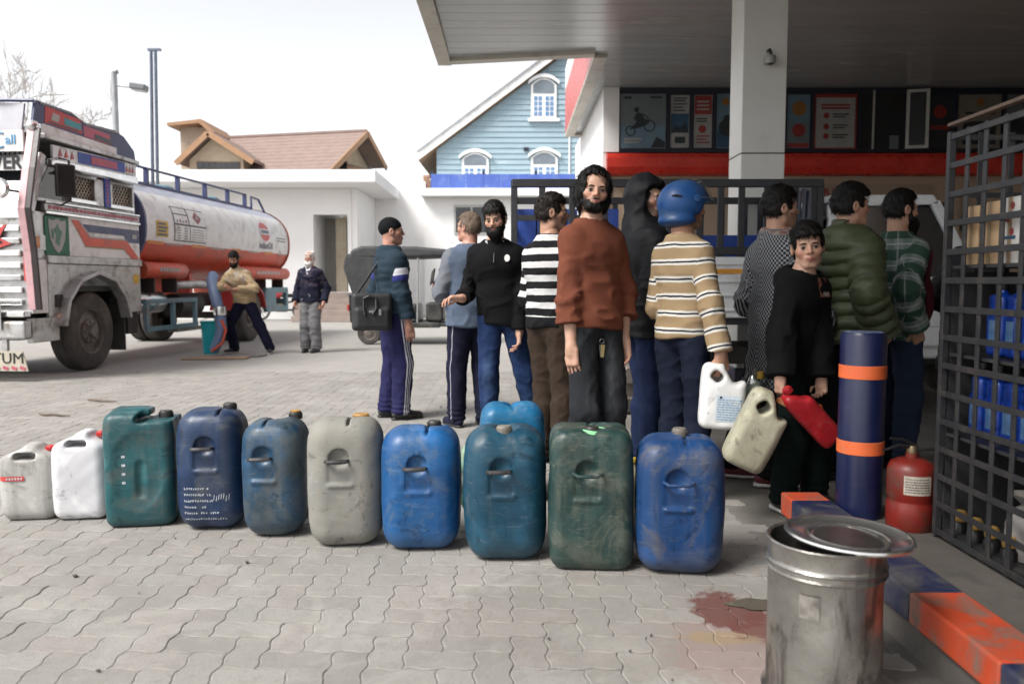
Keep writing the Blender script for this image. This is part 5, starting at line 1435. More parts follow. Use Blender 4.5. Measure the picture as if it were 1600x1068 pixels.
        def gf(p):
            dt = torso(p, th)
            if fl: dt = smin(dt, sd_cone(p, P + (0, 0, 0.1), np.array((0, 0, hem)), 0.15 * s * bw + th, 0.15 * s * bw + th + fl, sq), 0.08)
            dt = smin(dt, sd_cone(p, P + (0, 0, 0.05), np.array((0, 0, hem - 0.05)), 0.150 * s * bw * fat + th, 0.152 * s * bw * fat + th, sq), 0.03)
            dt = dt + fold * (wob(p, 17, int(H * 777)) * 0.8 - creases(p * np.array((0.75, 0.75, 1.5)), 17, int(H * 531), 5) * 1.7 * np.clip(1.25 - (p[:, 2] - hem) * 1.9, 0.35, 1))
            dt = dt - 0.009 * np.exp(-((p[:, 2] - hem) / 0.07) ** 2)
            if top.get('knitrib'): dt = dt + 0.004 * np.clip((p[:, 2] - hem - 0.07) / 0.02, 0, 1) - 0.004
            if puff: dt = dt - puff * np.abs(np.sin((p[:, 2] + 0.012 * wob(p, 14, 5)) * math.pi / top.get('baffle', 0.062))) ** 0.6
            d = smax(dt, hem - p[:, 2] + 0.008 * np.sin(p[:, 0] * 20), 0.012)
            for sd in 'RL':
                uu, L1, L2 = arm_u(p, sd)
                da = arm(p, sd, th * 0.75 + sw * 0.6, r2=0.033 + sw)
                near_e = np.exp(-((uu - L1) / 0.09) ** 2)
                da = da + fold * (wob(p, 24, 3) * 0.8 - creases(p * np.array((0.8, 0.8, 1.5)), 26, 8 + int(H * 100), 4) * (0.9 + 1.3 * near_e))
                if puff: da = da - puff * 0.8 * np.abs(np.sin(uu * math.pi / top.get('baffle', 0.062))) ** 0.6
                a = A[sd]
                if sl <= 1.0:
                    end = a['e'] + (a['w'] - a['e']) * sl; dd = nrm(a['w'] - a['e'])
                    cut = (p - end) @ dd
                    if top.get('cuff'): da = da - top['cuff'] * np.exp(-(cut / 0.03) ** 2)
                    da = np.where(np.linalg.norm(p - a['w'], axis=1) < 0.30, smax(da, cut, 0.008), da)
                kk = 0.010 + 0.035 * np.exp(-(np.linalg.norm(p - a['s'], axis=1) / 0.13) ** 2)
                hh = np.maximum(kk - np.abs(d - da), 0) / kk; d = np.minimum(d, da) - hh * hh * kk * 0.25
            cz = NB[2] + top.get('collar', 0.025)
            if top.get('stand'):
                d = smin(d, sd_cone(p, NB + (0, -0.01, -0.02), NB + (0, -0.004, top['stand']), 0.075 * s, 0.070 * s), 0.02); cz = NB[2] + top['stand']
            d = smax(d, -sd_cone(p, NB + (0, 0.0, top.get('neckhole', -0.02)), NB + (0, 0.015, 0.3), 0.060 * s, 0.075 * s), 0.01)
            if top.get('hood') == 'down':
                d = smin(d, sd_ell(p, NB + (0, -0.075, -0.01), (0.115, 0.075, 0.075)), 0.04)
                d = smax(d, -sd_ell(p, NB + (0, 0.005, 0.09), (0.082, 0.085, 0.10)), 0.02)
            elif top.get('hood') == 'up':
                q = toH(p)
                hd = sd_ell(q, (0, -0.024, 0.022), (0.118, 0.132, 0.132)) * hs_
                hd = smin(hd, sd_cone(p, frH((0, -0.03, -0.06)), NB + (0, -0.02, -0.06), 0.115, 0.13), 0.05)
                hd = hd + 0.008 * wob(p, 22, 7) - 0.009 * creases(p, 20, 17)
                hd = smax(hd, -sd_rbox(q, (0, 0.145, -0.016), (0.135, 0.10, 0.098), 0.05) * hs_, 0.015)
                hd = smax(hd, -sd_ell(q, (0, 0.0, 0.015), (0.092, 0.108, 0.112)) * hs_, 0.01)
                d = smin(d, hd, 0.02)
            else: d = smax(d, p[:, 2] - cz - 0.02, 0.012)
            return d
        V, F_ = mesh_sdf(gf, np.array((lo[0] - .05, lo[1] - .05, hem - 0.05)), np.array((hi[0] + .05, hi[1] + .05, HC[2] + (0.24 if top.get('hood') == 'up' else 0.06))), top.get('vox', 0.0105))
        dt = torso(V, th); da = {sd: arm(V, sd, th) for sd in 'RL'}
        u = V[:, 2].copy(); part = np.zeros(len(V)); v = np.arctan2((V - P) @ sx, (V - P) @ fw)
        for sd in 'RL':
            uu, L1, L2 = arm_u(V, sd)
            m_ = (da[sd] < dt - 0.004) & (da[sd] <= da['L' if sd == 'R' else 'R'])
            u = np.where(m_, A[sd]['s'][2] + 0.02 - uu, u); part = np.where(m_, 1.0, part)
            a = A[sd]; ax = nrm(a['w'] - a['s']); x_ = nrm(np.cross(ax, (0.3, 1, 0.1))); y_ = np.cross(ax, x_)
            rel = V - a['e']; v = np.where(m_, np.arctan2(rel @ x_, rel @ y_) * 0.45, v)
        link(top.get('name', 'sweater'), np_mesh('top', V, F_, {'u': u, 'v': v, 'part': part}), top['mat'], root)
    # --- shoes
    if shoes:
        for sd in 'RL':
            l = Lg[sd]; f_ = l['f']; a = l['a']; z0 = l['lift']
            base = np.array((a[0], a[1], z0))
            sdv = np.array((f_[1], -f_[0], 0))
            def sf(p):
                d = sd_cone(p, base - f_ * 0.045 + (0, 0, 0.048), base + f_ * 0.06 + (0, 0, 0.045), 0.036, 0.040)
                d = smin(d, sd_cone(p, base + f_ * 0.06 + (0, 0, 0.036), base + f_ * 0.165 + (0, 0, 0.030), 0.042, 0.034), 0.03)
                d = smin(d, sd_cone(p, base + (0, 0, 0.05), a + (0, 0, 0.01), 0.04, 0.044), 0.03)
                return smax(smax(d, z0 + 0.018 - p[:, 2], 0.004), p[:, 2] - a[2] - 0.01, 0.006)
            c = base + f_ * 0.05
            V, F_ = mesh_sdf(sf, c - np.array((0.2, 0.2, 0.06)), c + np.array((0.2, 0.2, 0.17)), 0.008)
            so = link('shoe', np_mesh('shoe', V, F_), shoes['mat'], root)
            def of(p):
                d = smin(sd_cone(p, base - f_ * 0.05 + (0, 0, 0.012), base + f_ * 0.06 + (0, 0, 0.012), 0.037, 0.042), sd_cone(p, base + f_ * 0.06 + (0, 0, 0.012), base + f_ * 0.17 + (0, 0, 0.012), 0.044, 0.035), 0.02)
                return smax(d, np.abs(p[:, 2] - z0 - 0.011) - 0.0105, 0.003)
            V, F_ = mesh_sdf(of, c - np.array((0.2, 0.2, 0.06)), c + np.array((0.2, 0.2, 0.1)), 0.008)
            link('sole', np_mesh('sole', V, F_), shoes.get('sole', m_blk), so)
    info = dict(root=root, frH=frH, toH=toH, HC=HC, NB=NB, P=P, C=C, A=A, Mh=Mh, hs=hs_, fw=fw, sx=sx, torso=torso, s=s, W2L=W2L,
                L2W=lambda q: Vector((loc[0] + q[0] * cs - q[1] * sn, loc[1] + q[0] * sn + q[1] * cs, q[2])))
    return info
def on_torso(inf, x, z, th, m, name, shape, off=0.002):
    """flat badge or print laid on the chest: shape = list of (dx, dz) round its centre"""
    pts = []
    for dx, dz in shape:
        c = inf['P'] + inf['sx'] * (x + dx); a, b = 0.0, 0.45
        for _ in range(24):
            m_ = (a + b) / 2; p = c + inf['fw'] * m_; p[2] = z + dz
            if inf['torso'](p[None], th)[0] < 0: a = m_
            else: b = m_
        p = c + inf['fw'] * (b + off); p[2] = z + dz; pts.append(p)
    mb = MB(); mb.add(pts, [list(range(len(pts)))]); return mb.build(name, m, inf['root'])
sh_black = mat('shoe_black', (0.012, 0.012, 0.013), (0.03, 0.03, 0.03), 15, rough=0.5)
sh_white = mat('sole_white', (0.6, 0.6, 0.58), (0.45, 0.44, 0.42), 15, rough=0.6)
sh_maroon = mat('shoe_maroon', (0.13, 0.015, 0.02), (0.09, 0.012, 0.016), 15, rough=0.6)
def badge(n=18, rx=0.02, rz_=0.026): return [(rx * math.cos(2 * math.pi * k / n), rz_ * math.sin(2 * math.pi * k / n)) for k in range(n)]
def quad(w, h): return [(-w, -h), (w, -h), (w, h), (-w, h)]
# man in the brown jumper, body to the right, looking at the camera
c_brown = cloth('brown_knit', (0.19, 0.062, 0.036), (0.165, 0.053, 0.031), knit=900.0)
c_dkjean = cloth('charcoal_denim', (0.022, 0.024, 0.028), (0.03, 0.032, 0.037), 'fade', c2=(0.11, 0.115, 0.125), amt=0.9)
E = person('long haired man in a rust brown jumper smiling at the camera', (0.445, 4.32), -150, 1.79, 0.87, head=(26, -2, -6), skin='fair',
    arms={'R': dict(world=at(893, 545, 4.20), hint=(0.9, -0.6, 0), n=(-0.7, -0.2, 0), d=(-0.03, 0.08, -1), curl=0.32), 'L': dict(world=at(975, 530, 4.36), hint=(-0.9, -0.6, 0), d=(-0.05, 0.1, -1), curl=0.4)},
    top=dict(mat=c_brown, th=0.017, fold=0.0075, hem=-0.02, sleeve=0.55, cuff=0.008, knitrib=1, sleeve_w=0.016), bottom=dict(mat=c_dkjean, wide=0.004), shoes=dict(mat=sh_black),
    hair=dict(len='long', th=0.018, line=0.088), extra=dict(smile=0.005), beard=dict(stubble=0.9, full=-1, thin=0.0045), lean=(0.0, -0.02))
kr = empty('key_ring', E['L2W']((0.07, 0.165, 0.865)), label='bunch of keys hanging from the belt of the man in brown', cat='keys')
mb = MB(); mb.tube([(0.012 * math.cos(a), 0, 0.012 * math.sin(a)) for a in [i * math.pi / 6 for i in range(13)]], 0.002, 6); mb.build('ring', m_wire, kr)
for k in range(3):
    mb = MB(); mb.box((0.006 * (k - 1), -0.003 * k, -0.05), (0.012, 0.003, 0.065), (0, R(6 * (k - 1)), 0)); mb.build('key', mat('brass', (0.35, 0.27, 0.12), None, 9, rough=0.35, metal=0.8) if k else m_wire, kr)
# man with cap and shoulder bag
c_tealq = cloth('teal_padded', (0.022, 0.040, 0.058), (0.03, 0.05, 0.07), 'sleeve_band', bands=[(1.245, 1.30, (0.62, 0.62, 0.66)), (1.20, 1.245, (0.03, 0.035, 0.16))])
c_trackb = cloth('navy_track', (0.020, 0.020, 0.075), (0.026, 0.026, 0.09), 'side_stripe', bands=[(-0.02, 0.12, (0.55, 0.55, 0.6)), (0.24, 0.38, (0.55, 0.55, 0.6)), (0.5, 0.64, (0.55, 0.55, 0.6))])
A_ = person('man in a black skullcap and padded teal jacket with a shoulder bag', (-1.02, 6.85), -62, 1.73, 1.0, head=(18, 0, 0), skin='ruddy',
    arms={'R': dict(world=at(640, 512, 6.72), hint=(0.4, -1, 0), d=(0, 0.15, -1), curl=0.5), 'L': dict(pos=(-0.26, 0.06, 0.86), hide=False)},
    top=dict(mat=c_tealq, th=0.026, fold=0.004, hem=0.0, puff=0.007, stand=0.045, name='jacket'), bottom=dict(mat=c_trackb, wide=0.022, th=0.016), shoes=dict(mat=sh_black),
    feet={'R': (0.09, 0.03, 0), 'L': (-0.09, -0.03, 10)}, hair=dict(len='crop', th=0.004, col='stub'), beard=dict(stubble=0.3), lean=(0, -0.01))
fcap = lambda p: smax(sd_ell(A_['toH'](p), (0, -0.018, 0.034), (0.082, 0.103, 0.093)), -(A_['toH'](p)[:, 2] - 0.006 - 0.42 * A_['toH'](p)[:, 1]), 0.006) + 0.0015 * wob(p, 60, 2)
V, Fq = mesh_sdf(fcap, A_['HC'] - .15, A_['HC'] + .17, 0.0065); link('skullcap', np_mesh('skullcap', V, Fq), cloth('black_knit_cap', (0.008, 0.009, 0.011), knit=500.0), A_['root'])
# shoulder bag
m_bag = mat('bag_nylon', (0.012, 0.012, 0.014), (0.02, 0.02, 0.022), 12, rough=0.6, bump=0.3, bscale=120)
bgp = at(581, 487, 6.60)
bag = empty('shoulder_bag', (bgp.x, bgp.y, bgp.z), R(14), 'black nylon shoulder bag hanging behind the man in the skullcap', 'bag')
fbg = lambda p: smin(sd_rbox(p, (0, 0, 0), (0.165, 0.055, 0.155), 0.035), sd_rbox(p, (0.0, -0.05, -0.05), (0.14, 0.03, 0.085), 0.025), 0.012) + 0.003 * wob(p, 24, 8)
V, Fq = mesh_sdf(fbg, (-0.22, -0.13, -0.2), (0.22, 0.1, 0.2), 0.009); link('body', np_mesh('body', V, Fq), m_bag, bag)
mb = MB(); mb.tube([(-0.07, -0.07, 0.10), (-0.07, -0.085, 0.02), (-0.06, -0.09, -0.02)], 0.010, 6); mb.tube([(0.03, -0.07, 0.11), (0.03, -0.085, 0.03), (0.0, -0.092, -0.02)], 0.010, 6); mb.tube([(-0.07, -0.06, 0.11), (-0.03, -0.075, 0.13), (0.03, -0.06, 0.11)], 0.012, 8); mb.build('grab_handle', m_bag, bag, smooth=True)
mb = MB(); mb.box((0.06, -0.084, 0.0), (0.02, 0.006, 0.05)); mb.box((-0.005, -0.084, 0.005), (0.05, 0.004, 0.018)); mb.build('buckle', mat('bag_grey', (0.25, 0.25, 0.26), None, 9, rough=0.5), bag)
s0 = Vector((-0.12, 0.0, 0.15)); shl = A_['L2W'](A_['NB'] + np.array((0.09, -0.06, 0.03))) - bgp; shl = Matrix.Rotation(-R(14), 3, 'Z') @ shl
bk = A_['L2W'](np.array((0.0, -0.19, 1.25))) - bgp; bk = Matrix.Rotation(-R(14), 3, 'Z') @ bk
mb = MB(); mb.tube([s0, s0.lerp(bk, 0.6) + Vector((0, -0.02, 0)), bk, shl], 0.011, 6); mb.build('strap', m_bag, bag, smooth=True)
# man in the grey blue cardigan, back turned
c_gb = cloth('blue_grey_knit', (0.12, 0.155, 0.22), (0.10, 0.13, 0.19), 'sleeve', c2=(0.17, 0.18, 0.21), knit=650.0)
c_track2 = cloth('dark_track', (0.012, 0.013, 0.032), (0.016, 0.017, 0.04), 'side_stripe', bands=[(-0.55, -0.46, (0.3, 0.3, 0.34))])
B_ = person('grey haired man in a blue grey knitted cardigan with his back turned', (-0.33, 6.45), 28, 1.74, 1.10, head=(-30, 2, 0), skin='ruddy', face_on=True, fat=1.08,
    arms={'L': dict(world=at(690, 452, 6.62), hint=(-0.5, -0.5, -0.8), d=(-0.4, 0.8, 0.3), curl=0.7), 'R': dict(pos=(0.20, 0.24, 1.08), hint=(1, -0.4, -0.3))},
    top=dict(mat=c_gb, th=0.022, fold=0.006, hem=-0.10, collar=0.03, name='cardigan', knitrib=1), bottom=dict(mat=c_track2, wide=0.02), shoes=dict(mat=cloth('shoe_navy', (0.02, 0.022, 0.05))),
    feet={'R': (0.11, -0.02, 10), 'L': (-0.11, 0.05, -6)}, hair=dict(len='short', th=0.006, col='stub', line=0.07), lean=(0, 0.02))
ph = empty('mobile_phone', at(676, 436, 6.66), R(20), 'dark mobile phone in the hand of the man in the cardigan', 'phone')
mb = MB(); mb.box((0, 0, 0.02), (0.012, 0.07, 0.13), (R(-20), R(15), 0)); mb.build('case', m_blk, ph, bevel=0.004)
# bearded man in the black jumper reaching to the left
c_blk = cloth('black_jumper', (0.005, 0.005, 0.0065), (0.007, 0.007, 0.0085))
c_jean = cloth('blue_denim', (0.018, 0.040, 0.115), (0.012, 0.028, 0.085), 'fade', c2=(0.07, 0.12, 0.23), amt=0.8)
C_ = person('bearded man in a black quarter zip jumper reaching one hand to the left', (-0.08, 5.95), 176, 1.76, 0.98, head=(8, -13, 6), skin='fair',
    arms={'R': dict(world=at(722, 466, 5.78), hint=(0.3, -0.6, -1), d=(0.75, 0.35, 0.05), n=(0.1, 0.3, -1), curl=0.55), 'L': dict(world=at(812, 533, 5.86), hint=(-0.8, -0.7, 0), d=(0.02, 0.12, -1), curl=0.5)},
    top=dict(mat=c_blk, th=0.017, fold=0.006, hem=-0.07, sleeve=0.97, name='jumper'), bottom=dict(mat=c_jean, wide=0.006), shoes=dict(mat=sh_black),
    feet={'R': (0.08, 0.06, 10), 'L': (-0.24, -0.12, -40, 0.0)}, hair=dict(len='short', th=0.018, fringe=1), beard=dict(full=0.05), lean=(0.03, 0.03), neck_fwd=0.03)
on_torso(C_, -0.055, 1.345, 0.019, mat('badge_white', (0.75, 0.75, 0.73), None, 9, rough=0.5), 'badge', badge(), 0.007)
mb = MB(); nb = C_['NB']
for sg in (-1, 1): mb.tube([nb + (sg * 0.068, -0.02, 0.045), nb + (sg * 0.060, 0.05, 0.022), nb + (sg * 0.014, 0.092, -0.055)], [0.010, 0.012, 0.006], 7)
mb.build('shirt_collar', mat('collar_grey', (0.42, 0.42, 0.42), None, 20, rough=0.8), C_['root'], smooth=True)
mb = MB(); mb.tube([nb + (0, 0.105, -0.06), nb + (0, 0.135, -0.13)], 0.004, 6); mb.build('zip', m_wire, C_['root'])
# man in the black and white striped jumper
c_str = cloth('bw_stripes', (0.010, 0.010, 0.012), None, 'stripes', bands=[(0.084, 0.0, 0.46, (0.50, 0.50, 0.50))], solid_below=0.955, knit=900.0)
c_brt = cloth('brown_trouser', (0.050, 0.034, 0.024), (0.042, 0.028, 0.02))
D_ = person('short haired man in a black and white striped jumper with his back turned', (0.245, 5.08), -46, 1.735, 0.98, head=(44, 0, 0), skin='tan',
    arms={'L': dict(pos=(-0.15, 0.24, 1.05), hint=(-0.15, -0.8, -0.6)), 'R': dict(pos=(0.16, 0.24, 1.02), hint=(0.2, -0.8, -0.6))},
    top=dict(mat=c_str, th=0.017, fold=0.006, hem=-0.03, collar=0.03), bottom=dict(mat=c_brt, wide=0.018, th=0.014), shoes=dict(mat=sh_black),
    hair=dict(len='short', th=0.012, col='brown'), beard=dict(stubble=0.5))
# hooded man in the black parka
c_parka = cloth('black_parka', (0.004, 0.0045, 0.007), (0.006, 0.0065, 0.0095), rough=0.6, spec=0.25)
c_navyj = cloth('dark_blue_denim', (0.013, 0.022, 0.062), (0.017, 0.028, 0.075), 'fade', c2=(0.03, 0.05, 0.11), amt=0.5)
F_p = person('man hidden under the raised hood of a black parka', (0.80, 4.82), -80, 1.80, 1.04, head=(52, -6, 0), skin='fair',
    arms={'L': dict(pos=(-0.26, 0.10, 0.9)), 'R': dict(pos=(0.27, 0.10, 0.88))},
    top=dict(mat=c_parka, th=0.034, fold=0.008, hem=-0.10, hood='up', sleeve_w=0.016, name='parka'), bottom=dict(mat=c_navyj, wide=0.01), shoes=dict(mat=sh_black), hair=dict(len='short', th=0.008), beard=dict(stubble=0.7))
# man in the blue helmet
c_bei = cloth('beige_stripes', (0.40, 0.285, 0.165), (0.36, 0.255, 0.145), 'stripes', bands=[(0.090, 0.0, 0.36, (0.60, 0.58, 0.53)), (0.090, 0.13, 0.23, (0.014, 0.016, 0.032))], knit=900.0)
c_dkj = cloth('navy_denim', (0.010, 0.014, 0.030), (0.013, 0.018, 0.037), 'fade', c2=(0.02, 0.027, 0.05), amt=0.5)
G_ = person('man in a blue motorcycle helmet and a beige striped jumper', (0.915, 4.30), -50, 1.69, 0.84, head=(36, 0, 0), skin='tan', face_on=False, belly=0.0,
    arms={'R': dict(world=at(1128, 560, 4.02), hint=(0.6, -1, 0), d=(0.1, 0.1, -1), n=(-1, 0.2, 0), curl=0.95), 'L': dict(pos=(-0.14, 0.22, 0.98), hint=(-0.1, -1, -0.3))},
    top=dict(mat=c_bei, th=0.016, fold=0.0045, hem=-0.02, collar=0.02), bottom=dict(mat=c_dkj, wide=0.006), shoes=dict(mat=sh_black), hair=dict(len='short', th=0.008), beard=dict(stubble=0.6))
m_helm = mat('helmet_blue', (0.008, 0.048, 0.16), (0.010, 0.058, 0.19), 9, rough=0.42, rvar=0.1, dirt=(0.06, 0.10, 0.16), dscale=7, damt=0.5, spec=0.35)
tH = G_['toH']
def helm(p):
    q = tH(p)
    d = sd_ell(q, (0, -0.012, 0.022), (0.125, 0.148, 0.136))
    d = smax(d, -(q[:, 2] + 0.095), 0.02)
    d = smax(d, -sd_rbox(q, (0, 0.15, -0.055), (0.10, 0.10, 0.085), 0.03), 0.012)
    d = smin(d, sd_ell(q, (0, -0.04, -0.070), (0.116, 0.112, 0.040)), 0.03)
    d = smax(d, -sd_ell(q, (0, 0.0, -0.02), (0.105, 0.125, 0.118)), 0.008)
    return d
V, Fq = mesh_sdf(helm, G_['HC'] - .2, G_['HC'] + .2, 0.0062)
hl = link('helmet', np_mesh('helmet', V, Fq), m_helm, G_['root'])
t_ = NT('visor_clear'); gl = t_.n('BsdfGlossy', None, Color=(0.9, 0.9, 0.9, 1), Roughness=0.06); tp = t_.n('BsdfTransparent', None, Color=(0.93, 0.95, 0.96, 1)); mx = t_.n('MixShader', None, Fac=0.14)
t_.t.links.new(tp.outputs[0], mx.inputs[1]); t_.t.links.new(gl.outputs[0], mx.inputs[2]); t_.t.links.new(mx.outputs[0], t_.out.inputs['Surface'])
vs, fs, nu, nv = [], [], 22, 9
for j in range(nv + 1):
    for i in range(nu + 1):
        az, el = R(-78 + 156 * i / nu), R(8 + 46 * j / nv)
        vs.append(tuple(G_['frH']((0.133 * math.sin(az) * math.cos(el), -0.008 + 0.158 * math.cos(az) * math.cos(el), 0.030 + 0.146 * math.sin(el)))))
for j in range(nv):
    for i in range(nu): k = j * (nu + 1) + i; fs.append((k, k + 1, k + nu + 2, k + nu + 1))
mb = MB(); mb.add(vs, fs); vo = mb.build('visor', t_.m, hl, smooth=True)
mb = MB(); mb.tube([vs[i] for i in range(nu + 1)], 0.002, 5); mb.tube([vs[nv * (nu + 1) + i] for i in range(nu + 1)], 0.002, 5); mb.build('visor_edge', mat('visor_rim', (0.25, 0.26, 0.27), None, 9, rough=0.3), vo, smooth=True)
for sg in (-1, 1):
    mb = MB(); mb.tube([G_['frH'](q) for q in ((sg * 0.121, -0.055, 0.055), (sg * 0.112, -0.085, 0.062), (sg * 0.095, -0.105, 0.060))], [0.003, 0.006, 0.003], 6); mb.build('vent_slot', m_blk, hl, smooth=True)
for sg in (-1, 1):
    mb = MB(); mb.lathe([(0.001, -0.006), (0.018, -0.006), (0.018, 0.004), (0.001, 0.006)], 14, axis='x'); o = mb.build('visor_pivot', m_helm, hl, smooth=True)
    o.location = G_['frH']((sg * 0.128, 0.028, 0.045)); o.rotation_euler = Matrix(G_['Mh'].tolist()).to_euler()
# man in the houndstooth coat
c_hound = cloth('houndstooth', (0.018, 0.020, 0.026), None, 'check', c2=(0.33, 0.34, 0.36), scale=74.0)
H_ = person('man in a long grey checked wool coat standing beside the boy', (1.525, 4.62), -66, 1.72, 0.88, head=(22, 0, 0), skin='tan',
    arms={'R': dict(pos=(0.15, 0.20, 0.94), hint=(0.25, -1, -0.2)), 'L': dict(pos=(-0.16, 0.18, 0.94), hint=(-0.2, -1, -0.2))},
    top=dict(mat=c_hound, th=0.022, fold=0.008, hem=-0.36, flare=0.06, stand=0.04, sleeve_w=0.03, name='coat'), bottom=dict(mat=cloth('black_trouser', (0.004, 0.004, 0.005)), wide=0.02), shoes=dict(mat=sh_maroon, sole=sh_white),
    feet={'R': (0.06, -0.08, 25), 'L': (-0.22, -0.12, 40)}, hair=dict(len='short', th=0.018), beard=dict(stubble=0.4))
mb = MB(); nb = H_['NB']; mb.tube([nb + (0.072 * math.cos(a), -0.005 + 0.072 * math.sin(a), 0.035 + 0.012 * math.sin(a * 2)) for a in [i * math.pi / 10 for i in range(21)]], 0.030, 8)
mb.build('scarf', mat('red_check_scarf', (0.16, 0.04, 0.035), (0.25, 0.22, 0.2), 45, rough=0.9), H_['root'], smooth=True)
# boy
c_hood = cloth('black_hoodie', (0.0035, 0.0035, 0.0045), (0.005, 0.005, 0.006))
Bo = person('boy in a black hoodie turning to look at the camera', (1.475, 4.08), -150, 1.455, 0.78, head=(44, -3, 6), skin='fair', fat=0.95,
    arms={'R': dict(world=at(1218, 600, 3.86), hint=(0.7, -0.8, 0), d=(0.05, 0.05, -1), n=(-1, 0.1, 0), curl=1.0), 'L': dict(world=at(1284, 612, 3.98), hint=(-0.7, -0.7, 0), d=(0, 0.1, -1), curl=0.9)},
    top=dict(mat=c_hood, th=0.026, fold=0.007, hem=-0.14, hood='down', sleeve_w=0.018, name='hoodie'), bottom=dict(mat=cloth('dark_green_trouser', (0.005, 0.013, 0.012)), wide=0.02), shoes=dict(mat=sh_black, sole=sh_white),
    feet={'R': (0.10, 0.0, 10), 'L': (-0.09, 0.03, 0)}, hair=dict(len='short', th=0.018, fringe=1), beard=None, lean=(0, 0.01))
on_torso(Bo, -0.035, 1.145, 0.026, mat('print_brown', (0.16, 0.045, 0.035), (0.28, 0.12, 0.08), 40, rough=0.7), 'chest_print', quad(0.044, 0.048), 0.009)
on_torso(Bo, -0.035, 1.120, 0.026, mat('print_pale', (0.42, 0.33, 0.27), (0.12, 0.16, 0.13), 60, rough=0.7), 'chest_print', [(-0.03, -0.012), (0.0, -0.02), (0.03, -0.012), (0.02, 0.006), (0, 0.0), (-0.02, 0.006)], 0.0105)
# young man in the green puffer
c_puff = cloth('olive_puffer', (0.060, 0.074, 0.034), (0.072, 0.088, 0.042), rough=0.5, spec=0.4)
J_ = person('young man in an olive green puffer jacket behind the navy bollard', (1.93, 4.62), -66, 1.735, 0.88, head=(24, 0, 0), skin='tan',
    arms={'R': dict(pos=(0.20, 0.06, 0.90), hint=(0.6, -1, 0)), 'L': dict(pos=(-0.25, 0.16, 0.92))},
    top=dict(mat=c_puff, th=0.03, fold=0.003, hem=-0.10, puff=0.026, baffle=0.075, vox=0.009, hood='down', sleeve_w=0.018, name='puffer_jacket'), bottom=dict(mat=MATS['black_trouser'], wide=0.01), shoes=dict(mat=sh_black), hair=dict(len='short', th=0.020, fringe=1))
# bearded man in the plaid shirt
c_plaid = cloth('green_plaid', (0.22, 0.26, 0.24), None, 'plaid', c2=(0.018, 0.062, 0.040), c3=(0.42, 0.44, 0.43))
c_jn2 = cloth('mid_denim', (0.022, 0.034, 0.065), (0.018, 0.028, 0.055), 'fade', c2=(0.05, 0.07, 0.12), amt=0.5)
K_ = person('man with a full black beard in a green plaid shirt over maroon', (2.36, 4.92), -72, 1.74, 0.93, head=(12, 0, 0), skin='tan',
    arms={'R': dict(pos=(0.19, -0.03, 0.90), hint=(0.5, -1, 0)), 'L': dict(pos=(-0.22, 0.2, 0.95))},
    top=dict(mat=c_plaid, th=0.020, fold=0.007, hem=-0.10, collar=0.03, sleeve_w=0.018, name='shirt'), bottom=dict(mat=c_jn2, wide=0.012), shoes=dict(mat=sh_black), hair=dict(len='short', th=0.010), beard=dict(full=0.10), belly=0.5)
def vest(p): return smax(smax(K_['torso'](p, 0.038) + 0.003 * wob(p, 26, 2), -((p - K_['C']) @ K_['fw'] - 0.055), 0.01), np.abs(p[:, 2] - 1.16) - 0.24, 0.02)
V, Fq = mesh_sdf(vest, (-0.3, -0.1, 0.85), (0.3, 0.4, 1.5), 0.0115); link('maroon_jumper', np_mesh('maroon_jumper', V, Fq), cloth('maroon', (0.085, 0.012, 0.020)), K_['root'])
# person in black half hidden by the rack
L_ = person('person in a long black coat mostly hidden behind the rack', (3.02, 5.25), -80, 1.66, 1.1, skin='tan', hair=dict(len='short', th=0.01),
    top=dict(mat=c_parka, th=0.03, fold=0.007, hem=-0.3, flare=0.05, name='coat'), bottom=dict(mat=MATS['black_trouser'], wide=0.02), shoes=dict(mat=sh_black), arms={'R': dict(pos=(0.25, 0.15, 0.95)), 'L': dict(pos=(-0.25, 0.15, 0.95))})
# ------------------------------------------------------------------ people by the tanker
c_cream = cloth('cream_jumper', (0.50, 0.38, 0.24), (0.45, 0.33, 0.19), 'print', c2=(0.55, 0.51, 0.45), scale=14.0, above=1.06)
N_ = person('bearded man in a cream and tan jumper leaning on the tanker hose', (-4.42, 13.25), 166, 1.74, 1.0, head=(-14, -24, 0), skin='tan', group='people by the tanker',
    arms={'R': dict(world=at(352, 448, 12.95), hint=(1, -0.4, -0.4), d=(-0.6, 0.6, -0.2), curl=0.8), 'L': dict(world=at(372, 452, 12.95), hint=(-1, -0.4, -0.4), d=(0.7, 0.4, -0.2), curl=0.6)},
    top=dict(mat=c_cream, th=0.022, fold=0.008, hem=-0.03), bottom=dict(mat=cloth('navy_trouser', (0.012, 0.013, 0.035)), wide=0.02, th=0.016), shoes=dict(mat=sh_black, sole=sh_white),
    feet={'R': (0.20, 0.02, 25), 'L': (-0.42, -0.05, -25)}, drop=0.06, hair=dict(len='short', th=0.016), beard=dict(full=0.03), lean=(0.05, 0.10), neck_fwd=0.04)
c_navyp = cloth('navy_cardigan', (0.014, 0.016, 0.034), (0.018, 0.02, 0.04), 'print', c2=(0.075, 0.06, 0.09), scale=11.0, above=1.1)
